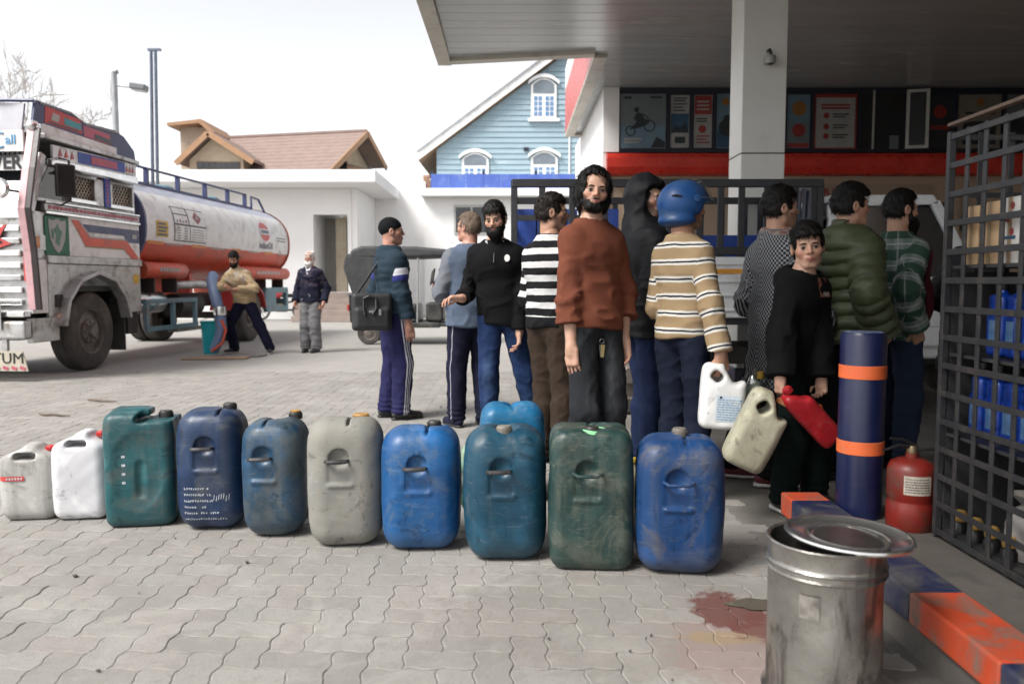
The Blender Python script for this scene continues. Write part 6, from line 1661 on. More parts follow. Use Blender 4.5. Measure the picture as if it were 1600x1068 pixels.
O_ = person('old man with a white beard, dark cardigan and grey trousers', (-3.38, 13.45), 172, 1.70, 1.02, head=(6, -6, 0), skin='ruddy', group='people by the tanker',
    arms={'R': dict(pos=(0.25, 0.05, 0.85), curl=0.6), 'L': dict(pos=(-0.25, 0.05, 0.85), curl=0.6)},
    top=dict(mat=c_navyp, th=0.022, fold=0.006, hem=-0.06, name='cardigan'), bottom=dict(mat=cloth('grey_trouser', (0.22, 0.22, 0.23), (0.18, 0.18, 0.19)), wide=0.03, th=0.018, fold=0.008), shoes=dict(mat=sh_black),
    hair=dict(len='short', th=0.006, col='grey', bald=1), beard=dict(full=0.035, col='grey'))
on_torso(O_, 0.0, 1.385, 0.024, mat('shirt_white', (0.6, 0.6, 0.62), None, 9, rough=0.8), 'shirt_front', [(-0.055, 0.055), (0, -0.09), (0.055, 0.055)], 0.01)
# ------------------------------------------------------------------ cans carried by the queue
def tilt(o, rx=0, ry=0, rz=0): o.rotation_euler = (R(rx), R(ry), R(rz)); return o
def held_can(label, centre, w, d, h, m, cap_m, rot, cap_at, handle='side', seed=1, capr=0.02, group='cans carried by people in the queue'):
    root = empty('handheld_can', centre, 0, label, 'jerrycan', group); tilt(root, *rot)
    fe = [('cut', F_box((w * 0.5, 0, h * 0.98), (w * 0.46, d, h * 0.17), 0.03, Matrix_y(30)), 0.03)]
    if handle == 'side':
        fe.append(('cut', F_box((-w * 0.16, 0, h * 0.80), (w * 0.14, d, h * 0.075), 0.02, Matrix_y(-38)), 0.015))
    f = can_sdf(w, d, h, min(w, d) * 0.32, 0.03, 0.93, fe, seed, 0.0015)
    V, Fq = mesh_sdf(f, (-w / 2 - 0.04, -d / 2 - 0.04, -0.03), (w / 2 + 0.04, d / 2 + 0.04, h + 0.04), 0.0062)
    V[:, 2] -= h
    link('body', np_mesh('body', V, Fq), m, root)
    if cap_m: cap_part(root, (cap_at[0], cap_at[1], cap_at[2] - h), capr, 0.026, cap_m)
    return root, f
m_hw = M_('can_milk_white', (0.72, 0.72, 0.71), (0.68, 0.68, 0.67), (0.5, 0.48, 0.44), 0.12, 21.0, low=0.05)
m_hc = M_('can_cream', (0.56, 0.54, 0.40), (0.50, 0.48, 0.35), (0.30, 0.27, 0.20), 0.15, 22.0, low=0.05)
m_hr = M_('can_red', (0.50, 0.018, 0.028), (0.44, 0.016, 0.024), (0.35, 0.10, 0.09), 0.08, 23.0, low=0.0)
gp = G_['L2W'](G_['A']['R']['w'] + G_['A']['R']['d'] * 0.085)
hw_, fhw = held_can('white can with a blue printed label held by the helmeted man', (gp.x + 0.008, gp.y, gp.z + 0.035), 0.225, 0.125, 0.335, m_hw, None, (0, 3, -8), None, seed=31)
marks_off = 0.335
lb = marks('label', fhw, [(-0.035, 0.045, 0.12, 0.135, 0)], mat('label_pale', (0.60, 0.66, 0.72), (0.52, 0.60, 0.68), 50, rough=0.5), hw_, 0.003); lb.location.z = -marks_off
rs = random.Random(5); st = []
for r_ in range(9):
    x = -0.028
    while x < 0.075:
        wl = rs.uniform(0.006, 0.02); st.append((x, 0.055 + r_ * 0.0125, wl, 0.004, 0)); x += wl + 0.004
lt = marks('lettering', fhw, st, mat('label_blue', (0.16, 0.30, 0.45), None, 30, rough=0.5), hw_, 0.0045); lt.location.z = -marks_off
st = [(-0.02, 0.163, 0.012, 0.010, 0)]; lt = marks('lettering', fhw, st, p_dk, hw_, 0.0047); lt.location.z = -marks_off
bp = Bo['L2W'](Bo['A']['R']['w'] + Bo['A']['R']['d'] * 0.085)
hc_, fhc = held_can('large cream can with a brown cap hanging from the hand of the boy', (bp.x - 0.03, bp.y - 0.03, bp.z + 0.015), 0.215, 0.155, 0.40, m_hc, mat('cap_brown', (0.22, 0.075, 0.02), (0.16, 0.05, 0.02), 20, rough=0.5), (4, 24, -6), (0.06, -0.01, 0.365), seed=32, capr=0.042)
rp_ = at(1232, 618, 3.80)
hr_, fhr = held_can('bright red can slung from the same hand of the boy', (rp_.x, rp_.y, rp_.z + 0.02), 0.125, 0.10, 0.345, m_hr, None, (6, -44, 0), None, handle='none', seed=33)
mb = MB()
for zz in (-0.055, -0.072): mb.lathe([(0.001, zz), (0.06, zz), (0.063, zz + 0.005), (0.06, zz + 0.01)], 20)
cap_part(hr_, (0.0, 0.0, -0.004), 0.022, 0.028, m_hr)
hcan2 = at(1287, 640, 3.93)
oc = empty('orange_bottle', hcan2 - Vector((0, 0, 0.06)), label='small bottle with an orange cap held in the other hand of the boy', cat='bottle'); tilt(oc, 0, -20, 0)
mb = MB(); mb.lathe([(0.001, -0.12), (0.034, -0.12), (0.036, -0.1), (0.036, 0.02), (0.02, 0.05), (0.014, 0.065)], 16); mb.build('body', mat('bottle_dark', (0.03, 0.035, 0.04), None, 9, rough=0.25), oc, smooth=True)
cap_part(oc, (0, 0, 0.064), 0.017, 0.025, mat('cap_orange', (0.50, 0.13, 0.03), None, 9, rough=0.4), 14)
def film():
    t_ = NT('clear_film'); gl = t_.n('BsdfGlossy', None, Color=(0.8, 0.82, 0.8, 1), Roughness=0.15); tp = t_.n('BsdfTransparent', None, Color=(0.86, 0.88, 0.86, 1)); mx = t_.n('MixShader', None, Fac=0.22)
    t_.t.links.new(tp.outputs[0], mx.inputs[1]); t_.t.links.new(gl.outputs[0], mx.inputs[2]); t_.t.links.new(mx.outputs[0], t_.out.inputs['Surface']); return t_.m
# clear carrier bag with a bottle
cb = empty('carrier_bag', at(1182, 600, 4.16), label='clear plastic bag with a yellow topped bottle beside the white can', cat='bag')
fcb = lambda p: sd_ell(p, (0, 0, -0.03), (0.070, 0.055, 0.125)) + 0.007 * wob(p, 30, 12) - 0.007 * creases(p, 26, 5)
V, Fq = mesh_sdf(fcb, (-0.13, -0.12, -0.2), (0.13, 0.12, 0.15), 0.008); link('bag', np_mesh('bag', V, Fq), film(), cb)
mb = MB(); mb.lathe([(0.001, -0.14), (0.04, -0.135), (0.042, -0.05), (0.03, 0.0), (0.014, 0.02)], 16); o = mb.build('bottle', mat('bottle_olive', (0.10, 0.14, 0.06), (0.28, 0.30, 0.26), 20, rough=0.3), cb, smooth=True); tilt(o, 0, 18, 0)
mb = MB(); mb.lathe([(0.001, 0.03), (0.02, 0.03), (0.02, 0.065), (0.001, 0.07)], 14, (0.02, 0, 0.0)); mb.build('bottle_cap', mat('cap_mustard', (0.42, 0.25, 0.03), None, 9, rough=0.4), cb, smooth=True)

# ------------------------------------------------------------------ bollard
m_navyg = mat('bollard_navy', (0.006, 0.010, 0.045), (0.008, 0.013, 0.055), 6, rough=0.35, rvar=0.08, dirt=(0.05, 0.055, 0.09), dscale=12, damt=0.1)
m_or = mat('band_orange', (0.80, 0.16, 0.045), (0.72, 0.13, 0.04), 9, rough=0.45, dirt=(0.5, 0.2, 0.1), dscale=10, damt=0.3)
bl = empty('bollard', (1.525, 3.46, 0.15), label='navy steel bollard with two orange bands beside the rack', cat='bollard')
mb = MB(); mb.lathe([(0.095, 0.0), (0.095, 0.79), (0.088, 0.805), (0.001, 0.807)], 40); mb.build('post', m_navyg, bl, smooth=True)
mb = MB(); mb.lathe([(0.001, 0.8085), (0.075, 0.8085), (0.082, 0.806)], 40); mb.build('worn_top', mat('worn_top', (0.16, 0.20, 0.30), (0.05, 0.07, 0.14), 25, rough=0.6), bl, smooth=True)
for z0 in (0.607, 0.280):
    mb = MB(); mb.lathe([(0.0955, z0), (0.0975, z0 + 0.002), (0.0975, z0 + 0.056), (0.0955, z0 + 0.058)], 40); mb.build('band', m_or, bl, smooth=True)
    mb = MB(); mb.lathe([(0.0985, 0.004), (0.0988, 0.03), (0.0985, 0.054)], 40); 
# ------------------------------------------------------------------ fire extinguisher
m_ext = mat('extinguisher_red', (0.21, 0.016, 0.010), (0.16, 0.013, 0.009), 6, rough=0.42, dirt=(0.09, 0.035, 0.022), dscale=8, damt=0.6)
ex = empty('fire_extinguisher', (1.665, 3.285, 0.15), label='grubby red fire extinguisher between the bollard and the rack', cat='extinguisher')
mb = MB(); mb.lathe([(0.001, 0.0), (0.09, 0.0), (0.094, 0.01), (0.094, 0.125), (0.088, 0.14), (0.088, 0.15), (0.094, 0.165), (0.094, 0.30), (0.082, 0.335), (0.05, 0.355), (0.026, 0.36), (0.026, 0.385)], 32); mb.build('cylinder', m_ext, ex, smooth=True)
n = 10; mb = MB(); vs = []
for k in range(n + 1):
    a = -math.pi / 2 - 0.75 + 1.15 * k / n
    for z in (0.19, 0.285): vs.append((0.0952 * math.cos(a), 0.0952 * math.sin(a), z))
mb.add(vs, [(2 * k, 2 * k + 2, 2 * k + 3, 2 * k + 1) for k in range(n)]); lbl = mb.build('label', mat('label_cream', (0.55, 0.50, 0.42), (0.40, 0.34, 0.28), 30, rough=0.6), ex, smooth=True)
mb = MB(); rs = random.Random(9)
for r_ in range(6):
    a = -math.pi / 2 - 0.68
    while a < -math.pi / 2 + 0.3:
        da = rs.uniform(0.04, 0.12); z = 0.202 + r_ * 0.013
        mb.add([(0.0960 * math.cos(q), 0.0960 * math.sin(q), zz) for q, zz in ((a, z), (a + da, z), (a + da, z + 0.005), (a, z + 0.005))], [(0, 1, 2, 3)]); a += da + 0.03
mb.build('lettering', p_dk, lbl)
mb = MB(); mb.lathe([(0.02, 0.36), (0.024, 0.40), (0.018, 0.42), (0.001, 0.425)], 14); mb.build('valve', mat('brass_worn', (0.22, 0.17, 0.10), None, 9, rough=0.4, metal=0.7), ex, smooth=True)
mb = MB(); mb.tube([(0.0, 0, 0.41), (-0.06, -0.01, 0.425), (-0.13, -0.02, 0.40)], [0.010, 0.008, 0.006], 8); mb.tube([(0.02, 0, 0.415), (-0.05, -0.01, 0.455), (-0.10, -0.015, 0.46)], [0.008, 0.007, 0.006], 8); mb.build('lever', m_blk, ex, smooth=True)
mb = MB(); mb.tube([(0.01, -0.01, 0.40), (0.09, -0.03, 0.41), (0.115, -0.03, 0.34), (0.11, -0.02, 0.18), (0.10, -0.01, 0.08)], 0.009, 8); mb.build('hose', m_blk, ex, smooth=True)

ex.scale = (1.0, 1.0, 0.82)
# ------------------------------------------------------------------ galvanised drum with its loose lid
def steel_material():
    t = NT('galvanised_sheet'); tc = t.n('TexCoord').outputs['Object']
    n1 = t.noise(tc, 6, 5, 0.65, 0.5); sm = t.noise(t.mapv(tc, (3, 3, 1)), 2.2, 6, 0.7, 1.0)
    c = t.mix(t.ramp(n1, 0.3, 0.7), (0.40, 0.385, 0.36), (0.29, 0.275, 0.255))
    c = t.mix(t.math('MULTIPLY', t.ramp(sm, 0.48, 0.62), 0.85), c, (0.085, 0.075, 0.065))
    pap = t.ramp(t.noise(tc, 26, 5, 0.7), 0.55, 0.62)
    r = t.math('ADD', t.math('MULTIPLY_ADD', t.noise(tc, 18, 5, 0.7), 0.3, 0.16), t.math('MULTIPLY', t.ramp(sm, 0.5, 0.7), 0.25))
    t.bsdf(Base_Color=c, Metallic=0.88, Roughness=r, Normal=t.bump(t.math('ADD', t.noise(tc, 9, 5, 0.6), t.math('MULTIPLY', t.noise(tc, 60, 3), 0.15)), 0.22, 0.02))
    return t.m
m_steel = steel_material()
DRP = ground(1292, 838, 0.452)
dr = empty('steel_drum', (round(DRP.x, 3), round(DRP.y, 3), 0), R(20), 'dented galvanised steel drum beside the painted kerb', 'drum')
RD, HD = 0.157, 0.452
prof = [(RD - 0.004, 0.012), (RD + 0.010, 0.0), (RD + 0.013, 0.010), (RD + 0.004, 0.022), (RD, 0.03), (RD, 0.36), (RD + 0.001, 0.362), (RD + 0.006, 0.367), (RD + 0.001, 0.372), (RD + 0.001, 0.383), (RD + 0.006, 0.388), (RD + 0.001, 0.393), (RD, 0.40), (RD + 0.002, HD - 0.012), (RD + 0.008, HD - 0.004), (RD + 0.004, HD), (RD - 0.004, HD - 0.004), (RD - 0.006, HD - 0.03), (RD - 0.006, 0.03), (0.001, 0.028)]
fine = []
for (r0, h0), (r1, h1) in zip(prof, prof[1:]):
    k = max(1, int(abs(h1 - h0) / 0.03)) if h1 > h0 else 1
    fine += [(r0 + (r1 - r0) * i / k, h0 + (h1 - h0) * i / k) for i in range(k)]
fine.append(prof[-1])
mb = MB(); mb.lathe(fine, 56)
Vd = np.array(mb.v)
ang = np.arctan2(Vd[:, 1], Vd[:, 0]); rad = np.hypot(Vd[:, 0], Vd[:, 1]) + 1e-9
crease = np.zeros(len(Vd))
for (a0, z0, sa, sz, amp) in ((-1.35, 0.15, 0.42, 0.10, 0.028), (-1.0, 0.28, 0.3, 0.05, 0.012), (-2.3, 0.30, 0.4, 0.07, 0.006), (-2.0, 0.1, 0.25, 0.06, 0.007)):
    da = (ang - a0 + math.pi) % (2 * math.pi) - math.pi
    crease += amp * np.exp(-np.abs(da / sa) ** 1.6 - np.abs((Vd[:, 2] - z0 - 0.12 * da) / sz) ** 1.4)
crease *= (rad > 0.15) & (Vd[:, 2] < 0.36) & (Vd[:, 2] > 0.02)
Vd[:, :2] *= (1 - crease / rad)[:, None]
mb.v = [tuple(v) for v in Vd]
mb.build('shell', m_steel, dr, smooth=True)
n = 8; vs = []
for k in range(n + 1):
    a = -math.pi / 2 - 1.15 + 0.34 * k / n
    for z in (0.265, 0.33): vs.append(((RD + 0.0015) * math.cos(a), (RD + 0.0015) * math.sin(a), z + 0.004 * math.sin(3.1 * k)))
mb = MB(); mb.add(vs, [(2 * k, 2 * k + 2, 2 * k + 3, 2 * k + 1) for k in range(n)]); mb.build('torn_label', mat('torn_paper', (0.22, 0.205, 0.185), (0.09, 0.08, 0.07), 30, rough=0.8), dr, smooth=True)
ld = empty('drum_lid', (round(DRP.x, 3) + 0.068, round(DRP.y, 3) + 0.015, 0.458), 0, 'round metal lid lying askew on top of the steel drum', 'lid'); tilt(ld, 0.6, 2.0, 0)
ld.scale = (0.93, 0.93, 1.0)
m_lid = mat('lid_metal', (0.68, 0.67, 0.65), (0.58, 0.57, 0.55), 7, rough=0.2, rvar=0.1, metal=0.95, bump=0.1, bscale=12)
mb = MB(); mb.lathe([(0.184, -0.010), (0.188, -0.004), (0.186, 0.002), (0.178, 0.003), (0.168, -0.006), (0.120, -0.009), (0.116, -0.006), (0.112, -0.010), (0.104, -0.012), (0.001, -0.011)], 64); mb.build('plate', m_lid, ld, smooth=True)
mb = MB(); mb.lathe([(0.102, -0.0105), (0.001, -0.0095)], 48); mb.build('oil_film', mat('lid_oil', (0.05, 0.05, 0.052), (0.09, 0.085, 0.08), 9, rough=0.25, metal=0.6), ld, smooth=True)

# ------------------------------------------------------------------ steel mesh rack with its stock
m_rack = mat('rack_grey', (0.036, 0.037, 0.040), (0.028, 0.029, 0.032), 9, rough=0.5, metal=0.3, dirt=(0.075, 0.065, 0.058), dscale=14, damt=0.45)
m_rust = mat('rack_rust', (0.14, 0.09, 0.065), (0.10, 0.065, 0.05), 20, rough=0.7)
RX, RY0, RY1, RZ0, RZ1, RDp = 1.705, 1.95, 3.15, 0.16, 1.75, 0.45
rk = empty('display_rack', (RX, RY0, RZ0), label='grey steel mesh rack stocked with boxes and blue bottles at the right edge', cat='rack')
LY, LZ = RY1 - RY0, RZ1 - RZ0
ys = [LY - 0.115 * k for k in range(11)]
for i, y in enumerate(ys):
    mb = MB(); mb.box((0, y, LZ / 2), (0.026 if i in (0, 10) else 0.008, 0.024, LZ)); mb.build('upright_bar', m_rack, rk, bevel=0.002)
zs = [0.02 + (LZ - 0.04) * k / 14 for k in range(15)]
for z in zs:
    mb = MB(); mb.box((-0.006, LY / 2, z), (0.008, LY, 0.024)); mb.build('cross_bar', m_rack, rk, bevel=0.002)
for z in zs[::2]:
    mb = MB(); mb.box((RDp / 2, LY + 0.004, z), (RDp, 0.006, 0.02)); mb.build('end_bar', m_rack, rk)
for x in (0.12, 0.24, 0.36, RDp):
    mb = MB(); mb.box((x, LY + 0.010, LZ / 2), (0.02, 0.006, LZ)); mb.build('end_upright', m_rack, rk)
mb = MB(); mb.bb(RDp - 0.004, RDp + 0.004, 0, LY, 0, LZ - 0.25); mb.build('back_sheet', m_dark, rk)
mb = MB(); mb.bb(0.02, RDp - 0.01, LY - 0.012, LY - 0.006, 0.02, 1.05); mb.build('dark_fill_sheet', m_dark, rk)  # dark sheet added so that the inside of the rack looks black
shelf_z = [0.03, 0.42, 0.735, 1.075]
for z in shelf_z:
    mb = MB(); mb.bb(0.012, RDp - 0.008, 0.01, LY - 0.02, z - 0.012, z); mb.build('shelf', m_rack, rk)
mb = MB(); mb.bar((-0.02, 0, LZ + 0.03), (-0.02, LY - 0.03, LZ + 0.02), 0.03, 0.012); mb.build('top_strip', m_rust, rk)
def W(x, y, z): return Vector((RX + x, RY0 + y, RZ0 + z))
m_card = mat('cardboard', (0.46, 0.31, 0.18), (0.40, 0.27, 0.15), 9, rough=0.8)
names = ['cardboard box at the far end of the rack shelf', 'white and red carton between two cardboard boxes on the rack', 'cardboard box nearest the camera on the rack shelf', 'second cardboard box from the right frame edge on the rack', 'cardboard box third from the right frame edge on the rack']
y = LY - 0.055
for k in range(5):
    wd = (0.10, 0.13, 0.11, 0.13, 0.13)[k]; hh = (0.22, 0.225, 0.23, 0.235, 0.23)[k]
    c = W(0.16, y - wd / 2, 1.076)
    bx = empty('carton', c, label=['tall cardboard box at the far left end of the rack shelf', 'plain tan cardboard box left of the white carton in the rack', 'white carton with red printing among the boxes in the rack', 'plain tan cardboard box right of the white carton in the rack', 'darker orange box at the right frame edge in the rack'][k], cat='box', group='cartons in the rack')
    mm = m_card if k not in (2, 4) else (mat('carton_white', (0.60, 0.57, 0.54), None, 9, rough=0.7) if k == 2 else mat('carton_orange', (0.30, 0.12, 0.04), None, 9, rough=0.7))
    mb = MB(); mb.box((0, 0, hh / 2), (0.26, wd - 0.008, hh)); mb.build('carton_body', mm, bx, bevel=0.003)
    mb = MB(); mb.box((-0.1305, 0, hh * 0.5), (0.001, 0.022, hh)); mb.build('tape', mat('tape_brown', (0.36, 0.25, 0.14), None, 9, rough=0.35), bx)
    if k == 2:
        for j in range(3):
            mb = MB(); mb.lathe([(0.001, 0), (0.013, 0.0)], 12, (-0.1312, 0.012 * (1 if j % 2 else -1), 0.20 - 0.045 * j), axis='x'); mb.build('logo', p_red, bx)
        for j in range(2):
            mb = MB(); mb.box((-0.1315, 0, 0.06 + 0.03 * j), (0.001, 0.07, 0.012)); mb.build('lettering', p_blue, bx)
    y -= wd
m_bb = mat('bottle_blue', (0.006, 0.035, 0.26), (0.008, 0.05, 0.32), 12, rough=0.3, spec=0.5)
m_lbl = mat('bottle_label', (0.05, 0.15, 0.34), (0.13, 0.22, 0.36), 30, rough=0.4)
def stock_bottle(loc, sc, label):
    b = empty('oil_bottle', loc, R(-90), label, 'bottle', 'blue oil bottles in the rack'); b.scale = (sc,) * 3
    f = lambda p: smin(smax(sd_rbox(p, (0, 0, 0.115), (0.046, 0.033, 0.115), 0.02), -sd_rbox(p, (0.03, 0, 0.185), (0.010, 0.06, 0.03), 0.009), 0.006), sd_cone(p, (-0.008, 0, 0.22), (-0.008, 0, 0.25), 0.018, 0.014), 0.015)
    V, Fq = mesh_sdf(f, (-0.07, -0.06, -0.02), (0.07, 0.06, 0.29), 0.0085)
    return b, np_mesh('body', V, Fq)
b0, me0 = stock_bottle((0, 0, 0), 1, None)
bpy.data.objects.remove(b0); me0.materials.append(m_bb)
def neat(row, i, n, far): return '%s blue oil bottle from the far end of the %s shelf in the rack' % (['first', 'second', 'third', 'fourth', 'fifth', 'sixth'][i], row)
capme = MB(); capme.lathe([(0.001, 0.285), (0.017, 0.283), (0.018, 0.25), (0.016, 0.247)], 14, (-0.008, 0, 0))
cm = bpy.data.meshes.new('cap'); cm.from_pydata(capme.v, [], capme.f); shade(cm); cm.materials.append(m_blk)
lm = MB(); lm.box((-0.006, 0.0332, 0.09), (0.05, 0.001, 0.09)); lme = bpy.data.meshes.new('label'); lme.from_pydata(lm.v, [], lm.f); lme.materials.append(m_lbl)
for row, z, st_y, n in (('upper', 0.736, LY - 0.20, 6), ('lower', 0.421, LY - 0.10, 6)):
    for i in range(n):
        b = empty('oil_bottle', W(0.10, st_y - i * 0.104, z), R(90 + random.uniform(-8, 8)), neat(row, i, n, 1), 'bottle', 'blue oil bottles in the rack')
        for nm, me in (('body', me0), ('cap', cm), ('label', lme)):
            o = bpy.data.objects.new(nm, me); COL.objects.link(o); o.parent = b
tin = empty('oil_tin', W(0.13, LY - 0.36, 0.031), label='grey funnel topped tin on the bottom shelf of the rack', cat='tin')
mb = MB(); mb.lathe([(0.001, 0), (0.07, 0), (0.07, 0.12), (0.05, 0.17), (0.02, 0.19), (0.06, 0.23)], 24); mb.build('body', mat('tin_grey', (0.28, 0.26, 0.24), (0.2, 0.19, 0.18), 9, rough=0.5), tin, smooth=True)
tin2 = empty('pink_drum', W(0.17, LY - 0.62, 0.031), label='round pinkish red drum on the bottom shelf of the rack', cat='drum')
mb = MB(); mb.lathe([(0.001, 0), (0.11, 0), (0.115, 0.02), (0.11, 0.04), (0.11, 0.2), (0.115, 0.22), (0.10, 0.24), (0.001, 0.24)], 28); mb.build('body', mat('drum_pink', (0.36, 0.10, 0.10), (0.28, 0.08, 0.08), 6, rough=0.5), tin2, smooth=True)
mb = MB(); mb.lathe([(0.111, 0.09), (0.1115, 0.15)], 28); mb.build('band', p_wht, tin2)
for k in range(4):
    yc = LY - 0.06 - 0.105 * k
    t_ = empty('amber_bottle', W(0.06, yc, 0.031), label='%s small amber capped bottle from the far end of the bottom shelf' % ['first', 'second', 'third', 'fourth'][k], cat='bottle', group='amber bottles in the rack')
    mb = MB(); mb.lathe([(0.001, 0), (0.03, 0), (0.03, 0.03), (0.02, 0.045)], 16); mb.build('body', m_blk, t_, smooth=True)
    mb = MB(); mb.lathe([(0.024, 0.0455), (0.026, 0.05), (0.026, 0.075), (0.018, 0.085), (0.001, 0.086)], 16); mb.build('cap', mat('cap_gold', (0.40, 0.24, 0.06), None, 9, rough=0.4), t_, smooth=True)
# ------------------------------------------------------------------ tanker truck (local: x outward on the visible side, y to the rear, z up)
TK = empty('tanker_truck', (-5.62, 10.6, 0), R(-4.5), 'decorated fuel tanker truck with a silver cab and a white and orange tank', 'truck')
m_alu = mat('truck_silver', (0.50, 0.50, 0.50), (0.42, 0.42, 0.42), 6, rough=0.35, rvar=0.1, metal=0.6, dirt=(0.22, 0.20, 0.17), dscale=5, damt=0.55, bump=0.2, bscale=18)
m_chrome = mat('truck_trim', (0.72, 0.72, 0.72), (0.6, 0.6, 0.6), 9, rough=0.22, metal=0.85)
m_tw = mat('truck_white', (0.72, 0.72, 0.72), (0.64, 0.64, 0.63), 4, rough=0.4, dirt=(0.40, 0.37, 0.33), dscale=5, damt=0.45)
m_tn = mat('truck_navy', (0.022, 0.030, 0.10), (0.028, 0.038, 0.12), 5, rough=0.4, dirt=(0.12, 0.12, 0.15), damt=0.3)
m_to = mat('truck_orange', (0.60, 0.075, 0.03), (0.52, 0.06, 0.026), 5, rough=0.4, dirt=(0.28, 0.09, 0.05), damt=0.45)
m_tred = mat('truck_red', (0.50, 0.06, 0.055), (0.42, 0.05, 0.05), 6, rough=0.5)
m_pink = mat('truck_pink', (0.46, 0.10, 0.12), (0.36, 0.07, 0.14), 12, rough=0.5)
m_lav = mat('tank_silver', (0.50, 0.52, 0.62), (0.44, 0.46, 0.56), 3, rough=0.35, metal=0.35, dirt=(0.36, 0.36, 0.40), damt=0.3)
m_grn = mat('shield_green', (0.010, 0.13, 0.065), None, 8, rough=0.5)
m_lbl2 = mat('guard_blue', (0.13, 0.25, 0.30), (0.10, 0.20, 0.25), 7, rough=0.55, dirt=(0.18, 0.17, 0.16), damt=0.45)
m_tyre = mat('tyre', (0.045, 0.042, 0.040), (0.065, 0.06, 0.055), 9, rough=0.85, dirt=(0.11, 0.10, 0.09), damt=0.5, bump=0.2, bscale=80)
m_hub = mat('hub_steel', (0.20, 0.18, 0.165), (0.14, 0.125, 0.115), 12, rough=0.6, metal=0.4)
m_under = mat('chassis_black', (0.025, 0.024, 0.023), (0.04, 0.038, 0.035), 6, rough=0.7)
m_blu = mat('paint_blue', (0.03, 0.08, 0.38), None, 6, rough=0.5)
m_amb = mat('amber_lens', (0.62, 0.20, 0.02), None, 9, rough=0.25)
m_yel = mat('yellow_sticker', (0.60, 0.38, 0.03), (0.5, 0.3, 0.02), 20, rough=0.5)
def yz(name, pts, m, x0=0.0, th=0.03, par=None, bev=0.0):
    """panel with a side outline (y, z) facing the yard"""
    mb = MB(); mb.prism([(x0, y, z) for y, z in pts], (-th, 0, 0)); return mb.build(name, m, par or TK, bevel=bev)
def tyre_wheel(par, c, r, w, out=1, hub=True, name='wheel'):
    e = empty(name, c, parent=par)
    mb = MB(); pr = [(r * 0.58, -w / 2), (r * 0.62, -w / 2), (r * 0.90, -w * 0.52), (r * 0.97, -w * 0.46), (r, -w * 0.38), (r, -w * 0.22), (r * 0.985, -w * 0.2), (r * 0.985, -w * 0.16), (r, -w * 0.14), (r, w * 0.14), (r * 0.985, w * 0.16), (r * 0.985, w * 0.2), (r, w * 0.22), (r, w * 0.38), (r * 0.97, w * 0.46), (r * 0.90, w * 0.52), (r * 0.62, w / 2), (r * 0.58, w / 2)]
    mb.lathe(pr, 44, axis='x'); mb.build('tyre', m_tyre, e, smooth=True)
    mb = MB(); s = out; mb.lathe([(r * 0.60, w * 0.46 * s), (r * 0.56, w * 0.42 * s), (r * 0.54, w * 0.20 * s), (r * 0.32, w * 0.28 * s), (r * 0.30, w * 0.42 * s), (r * 0.17, w * 0.46 * s), (r * 0.15, w * 0.66 * s), (0.001, w * 0.68 * s)], 32, axis='x'); rim = mb.build('rim', m_hub, e, smooth=True)
    mb = MB()
    for k in range(8):
        a = 2 * math.pi * k / 8; mb.lathe([(0.001, w * 0.52 * s), (0.022 * r / 0.52, w * 0.51 * s), (0.024 * r / 0.52, w * 0.40 * s)], 8, (0, r * 0.24 * math.cos(a), r * 0.24 * math.sin(a)), axis='x')
    mb.build('wheel_nuts', m_hub, rim)
    return e
# wheels
for x in (-0.16, -2.22): tyre_wheel(TK, (x, 0.12, 0.52), 0.52, 0.27, 1 if x > -1 else -1)
for x in (-0.15, -0.46, -1.95, -2.25): tyre_wheel(TK, (x, 5.45, 0.52), 0.52, 0.26, 1 if x > -1 else -1)
for x in (-0.62, -1.75):
    mb = MB(); mb.bb(x - 0.04, x + 0.04, -0.95, 7.5, 0.72, 0.95); mb.build('chassis_rail', m_under, TK)
for y in (0.12, 5.45):
    mb = MB(); mb.tube([(-0.4, y, 0.52), (-2.0, y, 0.52)], 0.07, 10); mb.build('axle', m_under, TK)
mb = MB(); mb.bb(-2.1, -0.45, -0.7, 1.2, 0.45, 1.05); mb.build('engine', m_under, TK)
# cab sides, both mirrored where it matters only on the visible one
arch = [(0.12 + 0.72 * math.cos(a), 0.60 + 0.67 * math.sin(a)) for a in [R(q) for q in (172, 150, 122, 90, 58, 30, 8)]]
yz('skirt', [(-0.78, 0.60), (-0.78, 1.40), (1.32, 1.40), (1.32, 0.74), (0.85, 0.74)] + arch[::-1] + [(-0.60, 0.60)], m_alu, 0.0, 0.04, bev=0.006)
mb = MB()
ap = [(0.04, 0.12 + 0.74 * math.cos(R(q)), 0.60 + 0.70 * math.sin(R(q))) for q in (178, 150, 122, 90, 58, 30, 6)]
for a, b in zip(ap, ap[1:]): mb.bar(a, b, 0.16, 0.05)
mb.build('wheel_arch_trim', m_alu, TK, bevel=0.01)
mb = MB(); mb.bb(-0.45, -0.04, -0.62, 0.86, 1.30, 1.36); mb.build('arch_liner', m_under, TK)
yz('skirt_rail', [(-0.80, 1.405), (-0.80, 1.50), (1.33, 1.50), (1.33, 1.405)], m_alu, 0.03, 0.06, bev=0.008)
yz('door_panel', [(-0.33, 1.505), (-0.33, 2.06), (1.32, 2.06), (1.32, 1.505)], m_tw, 0.0, 0.04)
yz('green_panel', [(-0.80, 1.505), (-0.80, 1.98), (-0.335, 1.98), (-0.335, 1.505)], m_grn, 0.004, 0.04)
sh_ = yz('shield_emblem', [(-0.74, 1.88), (-0.735, 1.95), (-0.66, 1.93), (-0.57, 1.96), (-0.48, 1.93), (-0.405, 1.95), (-0.40, 1.88), (-0.43, 1.70), (-0.50, 1.58), (-0.57, 1.53), (-0.64, 1.58), (-0.71, 1.70)], p_wht, 0.010, 0.005)
